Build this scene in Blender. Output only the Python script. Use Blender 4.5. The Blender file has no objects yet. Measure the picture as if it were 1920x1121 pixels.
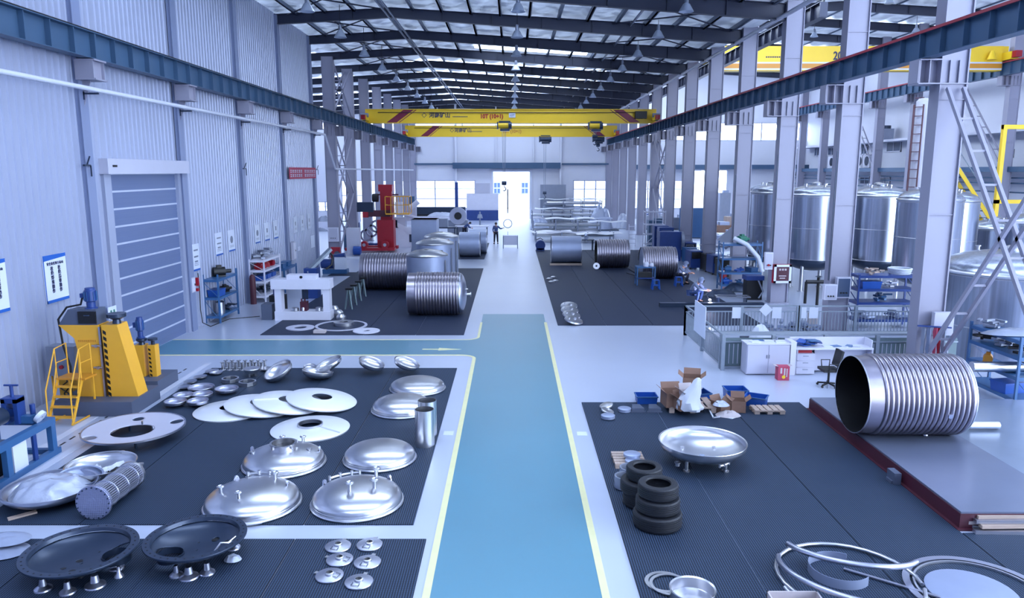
import bpy, bmesh, math, random
from mathutils import Vector, Matrix
C = bpy.context.scene.collection
PI = math.pi
sc = bpy.context.scene
# ------------------------------------------------------------------ camera, world, exposure
H, F = 5.8, 1400.0
P = math.atan(239.5/F); cP, sP = math.cos(P), math.sin(P)
cam = bpy.data.cameras.new('camera'); cam.sensor_width = 36; cam.lens = 36*F/1920; cam.clip_end = 500
co = bpy.data.objects.new('camera', cam); C.objects.link(co)
co.location = (0, 0, H); co.rotation_euler = (PI/2-P, 0, 0); sc.camera = co
sc.view_settings.view_transform = 'Standard'; sc.view_settings.look = 'None'
sc.view_settings.gamma = 1; sc.view_settings.use_curve_mapping = False
sc.view_settings.exposure = -0.62
sc.cycles.use_denoising = True
sc.cycles.max_bounces = 8; sc.cycles.diffuse_bounces = 4; sc.cycles.glossy_bounces = 4
sc.cycles.caustics_reflective = False; sc.cycles.caustics_refractive = False
sc.cycles.sample_clamp_indirect = 4
wd = bpy.data.worlds.new('sky'); sc.world = wd; wd.use_nodes = True
bg = wd.node_tree.nodes['Background']; bg.inputs[0].default_value = (0.66, 0.79, 1, 1); bg.inputs[1].default_value = 18.0
SKY_EMIT = 13.0     # daylight through the translucent roof panels, shared by the added fill strips
SKY_COL = (0.62, 0.76, 1.0)

def G(px, py, z=0.0):            # point of the horizontal plane z seen at a photo position
    zc = (H-z)*F/(cP*(py-321.0)); return Vector(((px-960)*zc/F, (zc-(H-z)*sP)/cP, z))
def W(px, py, X):                # point of the vertical plane x = X
    zc = F*X/(px-960); h = (321-py)*zc*cP/F; return Vector((X, (zc+h*sP)/cP, H+h))
def E(px, py, Y):                # point of the vertical plane y = Y
    zc = Y*cP/(1+(321-py)*cP*sP/F); return Vector(((px-960)*zc/F, Y, H+(321-py)*zc*cP/F))
def MPP(p):                      # metres per pixel at a point
    return (p.y*cP+(H-p.z)*sP)/F

# ------------------------------------------------------------------ materials
def lin(c): return tuple(((v/255)/12.92 if v/255 <= .04045 else ((v/255+.055)/1.055)**2.4) for v in c)
MATS = {}
def mat(name, rgb, rough=.5, metal=0.0, var=.10, scale=3.0, bump=0.0, bscale=40, coat=0.0, emit=0.0, ecol=None, stretch=None):
    m = bpy.data.materials.new(name); m.use_nodes = True; nt = m.node_tree; N = nt.nodes; L = nt.links
    b = N['Principled BSDF']; c = lin(rgb)
    tc = N.new('ShaderNodeTexCoord'); src = tc.outputs['Object']
    if stretch:
        mp = N.new('ShaderNodeMapping'); mp.inputs['Scale'].default_value = stretch; L.new(src, mp.inputs[0]); src = mp.outputs[0]
    n = N.new('ShaderNodeTexNoise'); n.inputs['Scale'].default_value = scale; n.inputs['Detail'].default_value = 4; L.new(src, n.inputs['Vector'])
    mx = N.new('ShaderNodeMix'); mx.data_type = 'RGBA'
    mx.inputs[6].default_value = (*[max(0, v*(1-var)) for v in c], 1); mx.inputs[7].default_value = (*[min(1, v*(1+var)) for v in c], 1)
    L.new(n.outputs[0], mx.inputs[0]); L.new(mx.outputs[2], b.inputs['Base Color'])
    b.inputs['Roughness'].default_value = rough; b.inputs['Metallic'].default_value = metal
    if coat: b.inputs['Coat Weight'].default_value = coat; b.inputs['Coat Roughness'].default_value = .285
    if bump:
        n2 = N.new('ShaderNodeTexNoise'); n2.inputs['Scale'].default_value = bscale; L.new(src, n2.inputs['Vector'])
        bp = N.new('ShaderNodeBump'); bp.inputs['Strength'].default_value = bump; bp.inputs['Distance'].default_value = .02
        L.new(n2.outputs[0], bp.inputs['Height']); L.new(bp.outputs[0], b.inputs['Normal'])
    if emit:
        b.inputs['Emission Color'].default_value = (*(ecol or c), 1); b.inputs['Emission Strength'].default_value = emit
    MATS[name] = m; return m
M = MATS
mat('floor_paint', (182, 190, 210), .35, 0, .06, .6, coat=1.0)
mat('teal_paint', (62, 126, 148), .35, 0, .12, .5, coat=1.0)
mat('yellow_paint', (222, 216, 166), .35, 0, .08, 4)
mat('white_paint', (205, 208, 222), .35, 0, .05, 2)
mat('wall_sheet', (160, 166, 188), .32, .15, .05, .5)
mat('wall_far', (212, 213, 224), .5, 0, .05, .5)
mat('pilaster', (128, 138, 168), .4, .1, .08, 1)
mat('column', (142, 141, 158), .5, 0, .08, .8)
mat('rafter', (34, 40, 62), .45, .1, .1, 1)
mat('purlin', (78, 92, 116), .4, .3, .1, 1)
mat('rail_blue', (60, 86, 114), .45, .1, .12, 1)
mat('rail_red', (150, 50, 62), .5, 0, .1, 2)
mat('foil', (214, 218, 228), .42, .4, .12, 2, bump=.9, bscale=5)
mat('skylight', (235, 240, 250), .5, emit=SKY_EMIT, ecol=SKY_COL)
mat('steel', (212, 212, 216), .285, 1, .06, 3)
mat('steel_tank', (170, 176, 190), .285, 1, .5, 2.6, stretch=(4, 4, .06))  # vertical streaks in the colour imitate reflections on the tanks
mat('steel_satin', (184, 186, 200), .34, 1, .10, 4)
mat('steel_dull', (156, 166, 192), .42, .45, .12, 2)
mat('coil_steel', (158, 152, 162), .285, .95, .12, 6)
mat('white_plate', (238, 240, 246), .3, .15, .03, 3)
mat('dark_steel', (44, 56, 76), .29, .35, .1, 3)
mat('black', (8, 9, 15), .5, 0, .2, 5)
mat('rubber', (16, 20, 30), .62, 0, .2, 6, bump=.3, bscale=60)
mat('grey_box', (76, 84, 104), .55, 0, .1, 2)
mat('grey_metal', (136, 142, 158), .42, .5, .1, 3)
mat('yellow_machine', (224, 164, 48), .38, 0, .07, 2)
mat('crane_yellow', (232, 192, 40), .4, 0, .07, 1)
mat('orange_line', (196, 132, 38), .4, 0, .06, 1)
mat('crane_stripe', (122, 34, 60), .4, 0, .1, 3)
mat('blue_paint', (50, 92, 138), .38, 0, .14, 3)
mat('blue_dark', (30, 58, 120), .42, 0, .2, 3)
mat('blue_bin', (28, 78, 160), .4, 0, .1, 5)
mat('sign_blue', (30, 88, 172), .5, 0, .1, 5)
mat('sign_white', (214, 220, 236), .5, 0, .03, 5)
mat('ink', (38, 44, 78), .6)
mat('red_machine', (158, 22, 40), .4, 0, .12, 3)
mat('red_cloth', (172, 64, 90), .7, 0, .1, 8)
mat('maroon', (70, 24, 40), .5, 0, .25, 3)
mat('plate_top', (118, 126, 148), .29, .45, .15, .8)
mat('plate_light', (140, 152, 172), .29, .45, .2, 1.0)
mat('machine_white', (212, 212, 226), .42, 0, .06, 3)
mat('cabinet_grey', (184, 184, 200), .45, 0, .04, 2)
mat('fence_grey', (136, 146, 158), .4, .2, .1, 4)
mat('panel_green', (98, 116, 122), .5, .1, .08, 3)
mat('cardboard', (138, 106, 90), .75, 0, .15, 5)
mat('cardboard_light', (188, 178, 180), .75, 0, .1, 5)
mat('wood', (178, 158, 146), .7, 0, .2, 4, stretch=(1, 8, 8))
mat('plastic_film', (176, 182, 200), .3, .1, .15, 6, bump=.4, bscale=14, coat=.6)
mat('paper', (210, 214, 226), .6, 0, .05, 5)
mat('film_grey', (160, 168, 190), .3, .2, .1, 5, bump=.4, bscale=8)
mat('green_plastic', (48, 112, 92), .5)
mat('skin', (196, 150, 128), .5)
mat('cloth_grey', (120, 130, 156), .85, 0, .12, 12)
mat('cloth_blue', (62, 82, 128), .85, 0, .12, 12)
mat('cloth_dark', (24, 28, 46), .85, 0, .12, 12)
mat('hose_white', (200, 206, 220), .5)
mat('lamp_shade', (176, 186, 204), .4, .5, .05, 3)
mat('lamp_glow', (240, 245, 255), .5, emit=1.5, ecol=(.85, .92, 1))
mat('arc_glow', (200, 210, 255), .5, emit=60, ecol=(.7, .75, 1))
mat('door_panel', (108, 122, 158), .42, .3, .06, 1, stretch=(1, .2, 14))
mat('door_strip', (196, 202, 220), .4, .2)
mat('outside_wall', (214, 216, 226), .8, 0, .02, 2)
mat('outside_ground', (206, 208, 214), .8, 0, .05, 2)
mat('glass_dark', (46, 66, 96), .3, 0)
def rubber_mat(name, base, line, sc_):
    m = mat(name, base, .6, 0, .12, .7); m.node_tree.nodes['Principled BSDF'].inputs['Specular IOR Level'].default_value = .25; nt = m.node_tree; N = nt.nodes; L = nt.links; b = N['Principled BSDF']
    tc = [n for n in N if n.type == 'TEX_COORD'][0]; old = b.inputs['Base Color'].links[0].from_socket
    wv = N.new('ShaderNodeTexWave'); wv.inputs['Scale'].default_value = sc_; wv.bands_direction = 'X'; L.new(tc.outputs['Object'], wv.inputs[0])
    wy = N.new('ShaderNodeTexWave'); wy.inputs['Scale'].default_value = sc_*.8; wy.bands_direction = 'Y'; L.new(tc.outputs['Object'], wy.inputs[0])
    mu = N.new('ShaderNodeMath'); mu.operation = 'MULTIPLY'; L.new(wv.outputs[1], mu.inputs[0])
    ma = N.new('ShaderNodeMath'); ma.operation = 'MULTIPLY_ADD'; ma.inputs[1].default_value = .45; ma.inputs[2].default_value = .55; L.new(wy.outputs[1], ma.inputs[0]); L.new(ma.outputs[0], mu.inputs[1])
    mx = N.new('ShaderNodeMix'); mx.data_type = 'RGBA'; L.new(mu.outputs[0], mx.inputs[0]); L.new(old, mx.inputs[6]); mx.inputs[7].default_value = (*lin(line), 1)
    L.new(mx.outputs[2], b.inputs['Base Color'])
    bp = N.new('ShaderNodeBump'); bp.inputs['Strength'].default_value = .4; bp.inputs['Distance'].default_value = .004; L.new(mu.outputs[0], bp.inputs['Height']); L.new(bp.outputs[0], b.inputs['Normal'])
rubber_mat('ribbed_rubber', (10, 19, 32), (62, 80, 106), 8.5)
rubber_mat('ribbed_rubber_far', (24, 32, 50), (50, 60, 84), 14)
def tube_sheet():
    m = mat('tube_sheet', (150, 154, 180), .35, .8, .05, 3); nt = m.node_tree; N = nt.nodes; L = nt.links; b = N['Principled BSDF']
    tc = [n for n in N if n.type == 'TEX_COORD'][0]
    v = N.new('ShaderNodeTexVoronoi'); v.inputs['Scale'].default_value = 32; v.inputs['Randomness'].default_value = 0; L.new(tc.outputs['Object'], v.inputs['Vector'])
    bp = N.new('ShaderNodeBump'); bp.inputs['Distance'].default_value = .01; L.new(v.outputs[0], bp.inputs['Height']); L.new(bp.outputs[0], b.inputs['Normal'])
tube_sheet()
def foil_glow():      # thin foil lets a little daylight through
    m = MATS['foil']; nt = m.node_tree; N = nt.nodes; L = nt.links; b = N['Principled BSDF']
    t = N.new('ShaderNodeBsdfTranslucent'); t.inputs[0].default_value = (.8, .88, 1, 1); x = N.new('ShaderNodeMixShader')
    tc = N.new('ShaderNodeTexCoord'); n = N.new('ShaderNodeTexNoise'); n.inputs['Scale'].default_value = 1.6; n.inputs['Detail'].default_value = 5; L.new(tc.outputs['Object'], n.inputs['Vector'])
    ra = N.new('ShaderNodeMapRange'); ra.inputs[1].default_value = .35; ra.inputs[2].default_value = .7; ra.inputs[3].default_value = .012; ra.inputs[4].default_value = .06; L.new(n.outputs[0], ra.inputs[0]); L.new(ra.outputs[0], x.inputs[0])
    L.new(b.outputs[0], x.inputs[1]); L.new(t.outputs[0], x.inputs[2]); L.new(x.outputs[0], N['Material Output'].inputs[0])
foil_glow()
def glass():
    m = bpy.data.materials.new('window_glass'); m.use_nodes = True; nt = m.node_tree; N = nt.nodes; L = nt.links
    N.remove(N['Principled BSDF']); t = N.new('ShaderNodeBsdfTransparent'); t.inputs[0].default_value = (.95, .97, 1, 1)
    g = N.new('ShaderNodeBsdfGlossy'); g.inputs[1].default_value = .05; x = N.new('ShaderNodeMixShader'); x.inputs[0].default_value = .07
    L.new(t.outputs[0], x.inputs[1]); L.new(g.outputs[0], x.inputs[2]); L.new(x.outputs[0], N['Material Output'].inputs[0]); MATS['glass'] = m
glass()

# ------------------------------------------------------------------ mesh builder
def frame(p0, p1):
    d = (Vector(p1)-Vector(p0)); z = d.normalized()
    x = Vector((0, 0, 1)).cross(z)
    if x.length < 1e-4: x = Vector((1, 0, 0))
    x.normalize(); y = z.cross(x); return x, y, z, d.length
class B:
    def __init__(s): s.b = bmesh.new()
    def box(s, c, d, rz=0, rot=None):
        m = Matrix.Translation(c) @ (rot if rot is not None else Matrix.Rotation(rz, 4, 'Z')) @ Matrix.Diagonal((d[0], d[1], d[2], 1))
        bmesh.ops.create_cube(s.b, size=1, matrix=m); return s
    def bx(s, x0, x1, y0, y1, z0, z1): return s.box(((x0+x1)/2, (y0+y1)/2, (z0+z1)/2), (abs(x1-x0), abs(y1-y0), abs(z1-z0)))
    def bar(s, p0, p1, w, h=None):          # rectangular bar between two points
        h = h or w; x, y, z, l = frame(p0, p1)
        m = Matrix((x, y, z)).transposed().to_4x4(); m.translation = (Vector(p0)+Vector(p1))/2
        bmesh.ops.create_cube(s.b, size=1, matrix=m @ Matrix.Diagonal((w, h, l, 1))); return s
    def loft(s, rings, closed=True, cap0=True, cap1=True):
        vs = [[s.b.verts.new(p) for p in r] for r in rings]
        for a, c in zip(vs, vs[1:]):
            n = len(a)
            for i in range(n if closed else n-1): s.b.faces.new((a[i], a[(i+1) % n], c[(i+1) % n], c[i]))
        if cap0 and len(vs[0]) > 2: s.b.faces.new(vs[0][::-1])
        if cap1 and len(vs[-1]) > 2: s.b.faces.new(vs[-1])
        return s
    def cyl(s, p0, p1, r, r2=None, seg=16, cap=True):
        r2 = r if r2 is None else r2; x, y, z, l = frame(p0, p1)
        R = [[Vector(p)+x*(q*math.cos(2*PI*i/seg))+y*(q*math.sin(2*PI*i/seg)) for i in range(seg)] for p, q in ((p0, r), (p1, r2))]
        return s.loft(R, True, cap, cap)
    def tube(s, pts, r, seg=8, closed=False):
        pts = [Vector(p) for p in pts]; n = len(pts); R = []; up = None
        for i, p in enumerate(pts):
            a = pts[(i-1) % n] if (closed or i > 0) else p; b = pts[(i+1) % n] if (closed or i < n-1) else p
            t = (b-a).normalized()
            if up is None: up = Vector((0, 0, 1)) if abs(t.z) < .9 else Vector((1, 0, 0))
            x = t.cross(up)
            if x.length < 1e-4: x = t.orthogonal()
            x.normalize(); up = x.cross(t).normalized()
            rr = r[i] if isinstance(r, (list, tuple)) else r
            R.append([p+x*(rr*math.cos(2*PI*k/seg))+up*(rr*math.sin(2*PI*k/seg)) for k in range(seg)])
        if closed: R.append(R[0])
        if closed:
            vs = [[s.b.verts.new(p) for p in q] for q in R[:-1]]
            for i in range(n):
                a, c = vs[i], vs[(i+1) % n]
                for k in range(seg): s.b.faces.new((a[k], a[(k+1) % seg], c[(k+1) % seg], c[k]))
            return s
        return s.loft(R)
    def lathe(s, prof, seg=48, mtx=None, c=(0, 0, 0)):  # profile of (radius, z); r = 0 closes
        m = Matrix.Translation(c) @ (mtx or Matrix.Identity(4)); prev = None
        for r, z in prof:
            if r < 1e-6: cur = [s.b.verts.new(m @ Vector((0, 0, z)))]
            else: cur = [s.b.verts.new(m @ Vector((r*math.cos(2*PI*i/seg), r*math.sin(2*PI*i/seg), z))) for i in range(seg)]
            if prev:
                for i in range(seg):
                    j = (i+1) % seg
                    if len(prev) == 1 and len(cur) == 1: continue
                    if len(prev) == 1: s.b.faces.new((prev[0], cur[j], cur[i]))
                    elif len(cur) == 1: s.b.faces.new((prev[i], prev[j], cur[0]))
                    else: s.b.faces.new((prev[i], prev[j], cur[j], cur[i]))
            prev = cur
        return s
    def prism(s, poly, z0, z1, mtx=None):
        m = mtx or Matrix.Identity(4)
        return s.loft([[m @ Vector((x, y, z0)) for x, y in poly], [m @ Vector((x, y, z1)) for x, y in poly]])
    def quad(s, pts): s.b.faces.new([s.b.verts.new(p) for p in pts]); return s
    def build(s, name, m, parent=None, sharp=38, loc=None, rz=None, rot=None, fix=True):
        if fix: bmesh.ops.recalc_face_normals(s.b, faces=s.b.faces)
        me = bpy.data.meshes.new(name); s.b.to_mesh(me); s.b.free()
        me.materials.append(MATS[m]); me.shade_smooth(); me.set_sharp_from_angle(angle=math.radians(sharp))
        o = bpy.data.objects.new(name, me); C.objects.link(o)
        if parent: o.parent = parent
        if loc is not None: o.location = loc
        if rz is not None: o.rotation_euler.z = rz
        if rot is not None: o.rotation_euler = rot
        return o
LABELS = {}
def tag(o, label, cat, group=None, kind=None, same=False):
    assert same or label not in LABELS, label
    assert 4 <= len(label.split()) <= 16, label
    LABELS[label] = 1
    o['label'] = label; o['category'] = cat
    if group: o['group'] = group
    if kind: o['kind'] = kind
    return o
def thing(name, label, cat, loc=(0, 0, 0), rz=0, group=None, kind=None, rot=None):
    o = bpy.data.objects.new(name, None); C.objects.link(o); o.location = loc; o.rotation_euler = rot or (0, 0, rz)
    o.empty_display_size = .2
    return tag(o, label, cat, group, kind)
def kids(o): return [c for c in bpy.data.objects if c.parent is o]
CH = {}
def dup(o, label=None, loc=None, rz=None, group=None, rot=None, scale=None, parent=None, same=False):
    if o.name not in CH: CH[o.name] = kids(o)
    c = o.copy(); C.objects.link(c); c.parent = parent
    if parent is None:
        if label: tag(c, label, o['category'], group or o.get('group'), same=same)
        if loc is not None: c.location = loc
        if rz is not None: c.rotation_euler = (0, 0, rz)
        if rot is not None: c.rotation_euler = rot
        if scale is not None: c.scale = (scale,)*3 if isinstance(scale, (int, float)) else scale
    for ch in CH[o.name]: dup(ch, parent=c)
    return c
ORD = ['first', 'second', 'third', 'fourth', 'fifth', 'sixth', 'seventh', 'eighth', 'ninth', 'tenth', 'eleventh', 'twelfth', 'thirteenth', 'fourteenth', 'fifteenth', 'sixteenth', 'seventeenth', 'eighteenth', 'nineteenth', 'twentieth']
def text(s, size, name, m, parent, loc, rot, sx=1.0, depth=.006, align='LEFT', bold=0.0):
    cu = bpy.data.curves.new(name, 'FONT'); cu.body = s; cu.size = size; cu.extrude = depth; cu.align_x = align; cu.offset = bold; cu.resolution_u = 3
    t = bpy.data.objects.new(name, cu); C.objects.link(t)
    dg = bpy.context.evaluated_depsgraph_get(); me = bpy.data.meshes.new_from_object(t.evaluated_get(dg))
    bpy.data.objects.remove(t); me.name = name; me.materials.clear(); me.materials.append(MATS[m])
    o = bpy.data.objects.new(name, me); C.objects.link(o); o.parent = parent; o.location = loc; o.rotation_euler = rot; o.scale = (sx, 1, 1); return o
RX90 = (PI/2, 0, 0)
AX = Matrix.Rotation(PI/2, 4, 'Y')     # lathe axis z -> x
rnd = random.Random(7)
# ================================================================== SETTING
XL, XR = -11.86, 11.5
def S(b, name, m, label, cat, sharp=38, group=None):
    o = b.build(name, m, sharp=sharp); return tag(o, label, cat, group, 'structure')
S(B().bx(-28, 40, -16, 93, -.3, 0), 'floor', 'floor_paint', 'glossy pale blue grey painted workshop floor', 'floor')
S(B().bx(-90, 110, 93.3, 220, -.35, -.05), 'ground_outside', 'outside_ground', 'bright concrete yard outside the far open door', 'ground')
# teal aisle with rounded junction, yellow borders; cut short, bare floor imitates window glare
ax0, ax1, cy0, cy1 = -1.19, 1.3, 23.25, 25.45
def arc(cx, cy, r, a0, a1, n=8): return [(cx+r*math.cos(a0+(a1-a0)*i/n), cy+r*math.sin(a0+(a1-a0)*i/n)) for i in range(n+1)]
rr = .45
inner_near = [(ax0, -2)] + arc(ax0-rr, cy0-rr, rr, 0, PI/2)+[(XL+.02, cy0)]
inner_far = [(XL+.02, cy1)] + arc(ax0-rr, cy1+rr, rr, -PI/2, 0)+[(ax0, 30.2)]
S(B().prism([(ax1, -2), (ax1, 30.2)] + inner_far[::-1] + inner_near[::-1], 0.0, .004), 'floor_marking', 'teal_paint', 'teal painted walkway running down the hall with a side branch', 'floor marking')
def ribbon(pts, w, label):
    b = B(); L = []; R = []
    pts = [Vector((x, y, 0)) for x, y in pts]
    for i, p in enumerate(pts):
        t = (pts[min(i+1, len(pts)-1)]-pts[max(i-1, 0)]).normalized(); n = Vector((-t.y, t.x, 0))
        L.append(p+n*w/2); R.append(p-n*w/2)
    b.loft([[l, r, r+Vector((0, 0, .006)), l+Vector((0, 0, .006))] for l, r in zip(L, R)])
    return S(b, 'floor_marking', 'yellow_paint', label, 'floor marking')
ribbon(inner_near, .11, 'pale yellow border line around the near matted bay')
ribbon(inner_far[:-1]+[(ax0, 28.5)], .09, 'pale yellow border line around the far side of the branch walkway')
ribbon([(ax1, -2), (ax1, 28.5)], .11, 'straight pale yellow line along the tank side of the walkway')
a0 = G(792, 655); a1 = G(865, 655)
S(B().prism([(a0.x, a0.y-.05), (a1.x-.75, a0.y-.05), (a1.x-.75, a0.y-.17), (a1.x, a0.y), (a1.x-.75, a0.y+.17), (a1.x-.75, a0.y+.05), (a0.x, a0.y+.05)], .003, .01), 'floor_marking', 'yellow_paint', 'pale yellow arrow painted on the branch walkway', 'floor marking')
for px, py, l in ((841, 812, 'small white label stuck beside the walkway near the steel cylinders'), (1091, 813, 'small white label stuck beside the walkway near the ribbed mat')):
    p = G(px, py); S(B().bx(p.x-.11, p.x+.11, p.y-.12, p.y+.12, 0, .005), 'floor_marking', 'sign_white', l, 'floor marking')
for k, (x0, y0, x1, y1) in enumerate(((-10.0, 9.5, -10.0, 21.2), (-9.3, 9.5, -9.3, 22.2))):
    S(B().bx(x0-.09, x0+.09, y0, y1, 0, .004), 'floor_marking', 'white_paint', ['white strip with joint beside the blue machine', 'white strip along the near matted bay by the plinths'][k], 'floor marking')
b = B()
for i in range(34): b.bx(-9.72, -9.68, 9.5+i*.36, 9.5+i*.36+.2, 0, .006)
S(b, 'floor_marking', 'black', 'dashed dark line painted between two white strips', 'floor marking')

# rubber mats: rolls laid side by side
def mats(xs, y0, y1, m, names):
    for i, (x0, x1) in enumerate(zip(xs, xs[1:])):
        o = B().bx(x0+.008, x1-.008, y0, y1, 0, .02).build('rubber_mat', m)
        tag(o, names % (['leftmost', 'second from the wall', 'third from the wall', 'fourth from the wall', 'fifth from the wall'][i] if xs[0] < 0 else ['nearest the walkway', 'second from the walkway', 'third from the walkway', 'fourth from the walkway', 'fifth from the walkway'][i]), 'rubber mat', 'rubber mats on the floor')
mats([-8.95, -7.2, -5.33, -3.46, -1.63], 11.6, 21.6, 'ribbed_rubber', 'ribbed dark mat strip under the domes, %s')
mats([-9.0, -7.2, -5.33, -3.46, -1.36], 7.0, 11.1, 'ribbed_rubber', 'ribbed dark mat strip under the small hubs, %s')
mats([1.76, 3.55, 5.45, 7.3], 7.0, 18.25, 'ribbed_rubber', 'ribbed dark mat strip under the polished bowl, %s')
mats([7.3, 10.4], 7.0, 11.3, 'ribbed_rubber', 'ribbed dark mat strip in front of the steel platform, %s')
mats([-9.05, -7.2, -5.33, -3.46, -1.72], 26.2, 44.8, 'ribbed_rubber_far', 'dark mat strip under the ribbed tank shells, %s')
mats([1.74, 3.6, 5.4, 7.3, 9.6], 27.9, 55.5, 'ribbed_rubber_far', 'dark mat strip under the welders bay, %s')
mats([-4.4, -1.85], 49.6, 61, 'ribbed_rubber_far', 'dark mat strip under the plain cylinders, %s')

# left corrugated wall
def corrug(b, X, ya, yb, z0, z1, sgn=1, pitch=.27, d=.035):
    y = ya; pts = []
    while y < yb-1e-6:
        for f, q in ((0, 0), (.55, 0), (.62, d), (.93, d)): 
            if y+f*pitch <= yb: pts.append((X+sgn*q, y+f*pitch))
        y += pitch
    pts.append((X, yb))
    for (xa, a), (xb, c) in zip(pts, pts[1:]): b.quad([(xa, a, z0), (xb, c, z0), (xb, c, z1), (xa, a, z1)])
    # back sheet closes the wall
    b.quad([(X-sgn*.1, ya, z0), (X-sgn*.1, yb, z0), (X-sgn*.1, yb, z1), (X-sgn*.1, ya, z1)])
b = B(); corrug(b, XL, -15, 22.1, 0, 13.6); corrug(b, XL, 22.1, 26.75, 5.85, 13.6); corrug(b, XL, 26.75, 45.2, 0, 13.6)
b.bx(XL-.1, XL+.04, 45.15, 45.25, 0, 13.6)
S(b, 'wall_left', 'wall_sheet', 'pale ribbed metal wall with the roller door', 'wall', sharp=20)
S(B().bx(XL, XR+12, -15.3, -15, 0, 20), 'wall_back', 'wall_far', 'plain wall behind the viewpoint', 'wall')
for i, y in enumerate((15, 21, 27, 33, 39, 45)):
    b = B().bx(XL+.03, XL+.16, y-.17, y+.17, 0, 13.45).bx(XL+.16, XL+.18, y-.2, y+.2, 0, 13.45)
    S(b, 'trim_%d' % (i+1), 'pilaster', 'steel wall post on the ribbed wall, %s from the viewpoint' % ORD[i], 'wall post', group='wall posts')
# roller door
t = thing('door_1', 'large closed roller door of grey blue panels with pale strips', 'door', (XL, 24.4, 0), kind='structure')
b = B(); s2 = B(); n = 11; hh = 5.75/n
for i in range(n):
    b.bx(-.1, -.02, -2.25, 2.25, i*hh, (i+1)*hh-.035)
    s2.bx(-.1, .0, -2.25, 2.25, (i+1)*hh-.035-.02, (i+1)*hh)
    for q in (.3, .6): b.bx(-.02, -.012, -2.25, 2.25, i*hh+q*hh-.02, i*hh+q*hh+.02)
b.build('panel', 'door_panel', t); s2.build('strip', 'door_strip', t)
B().bx(-.1, .1, -2.6, -2.22, 0, 5.8).build('jamb', 'wall_sheet', t); B().bx(-.1, .1, 2.22, 2.6, 0, 5.8).build('jamb', 'wall_sheet', t)
h_ = B().bx(-.05, .3, -2.7, 2.75, 5.72, 6.16).build('housing', 'cabinet_grey', t)
B().bx(.3, .31, -2.45, -2.2, 5.92, 5.98).build('slot', 'black', h_)

# left corbels + crane rails
def rail_beam(X, y0, y1, ztop, name_l, m='rail_blue', red=True, h=.76, stiff=1.0, dbl0=21):
    t = thing('crane_rail', name_l, 'crane rail', (X, 0, ztop))
    b = B().bx(-.02, .02, y0, y1, -h, -.09).bx(-.19, .19, y0, y1, -.11, -.085).bx(-.17, .17, y0, y1, -h-.02, -h)
    y = math.ceil(y0/stiff)*stiff
    while y < y1:
        w = .05 if abs((y-dbl0) % 6) > .01 else .14
        b.bx(-.16, .16, y-w/2*.5, y+w/2*.5, -h, -.11); y += stiff
    b.build('girder', m, t)
    B().bx(-.035, .035, y0, y1, -.085, 0).build('rail_head', 'rail_red' if red else 'black', t)
    if red: B().bx(-.2, -.17, y0, y1, -.13, -.07).build('edge_strip', 'rail_red', t)
    return t
rail_beam(-11.38, -6, 89, 9.56, 'long blue grey crane rail girder along the ribbed wall', red=False)
rail_beam(11.14, 5, 89, 9.56, 'long blue crane rail girder with red edge on tank side columns')
rail_beam(32.3, 44, 90, 12.9, 'distant blue crane rail girder with red edge behind the tanks', h=.9)
rail_beam(13.1, 33, 90, 12.9, 'high dark crane rail girder on the outer face of the column row', m='rafter', h=.7, red=False)
for i in range(5):
    y = 21+6*i
    b = B().bx(XL+.16, -11.2, y-.28, y-.25, 8.25, 8.74).bx(XL+.16, -11.2, y+.25, y+.28, 8.25, 8.74).bx(XL+.16, -11.14, y-.3, y+.3, 8.72, 8.76).bx(XL+.16, -11.14, y-.3, y+.3, 8.22, 8.26).bx(XL+.16, XL+.3, y-.25, y+.25, 8.26, 8.72).bx(-11.3, -11.27, y-.25, y+.25, 8.26, 8.72)
    b.prism([(XL+.16, 8.22), (XL+.16, 7.5), (-11.45, 8.22)], -.015, .015, Matrix(((1, 0, 0, 0), (0, 0, 1, y), (0, 1, 0, 0), (0, 0, 0, 1))))
    S(b, 'wall_bracket', 'column', 'steel bracket box under the crane rail at the %s wall post' % ORD[i+1], 'bracket', group='rail brackets')

# free standing columns
def column_mesh(zt, corb=-1, d=.75, w=.5, lowflange=True, zc=8.76):
    b = B()
    b.bx(0, .035, -w/2, w/2, 0, zt).bx(d-.035, d, -w/2, w/2, 0, zt).bx(.03, d-.03, -.04, .04, 0, zt)
    b.bx(.03, d-.03, -w/2+.06, -w/2+.08, 0, zt)
    for z in (1.5, 4.6, 7.7, 10.5): 
        if z < zt: b.bx(.03, d-.03, -w/2+.02, w/2-.02, z, z+.02)
    b.bx(-.06, d+.06, -w/2-.06, w/2+.06, 0, .04)
    x0, x1 = (-.6, 0) if corb < 0 else (d, d+.6)
    b.bx(x0, x1, -.02, .02, zc-.62, zc-.03)
    for xx in (x0, (x0+x1)/2, d*.33, d*.66): b.bx(xx-.012, xx+.012, -w/2, w/2, zc-.62, zc-.03)
    b.bx(x0, x1, -w/2-.03, w/2+.03, zc-.03, zc).bx(x0, d+.02 if corb < 0 else x1, -w/2-.03, w/2+.03, zc-.65, zc-.62)
    b.bx(x0+.02 if corb < 0 else x1-.05, x0+.05 if corb < 0 else x1-.02, -w/2, w/2, zc-.62, zc-.03)
    return b
col = None
for i in range(13):
    y = 21+6*i; l = 'pale steel column between hall and tank bay, %s from the viewpoint' % ORD[i]
    if col is None: col = column_mesh(17.2).build('steel_column', 'column', loc=(XR, y, 0)); tag(col, l, 'column', 'steel columns beside the tank bay', 'structure')
    else: dup(col, l, (XR, y, 0))
cl = None
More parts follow.
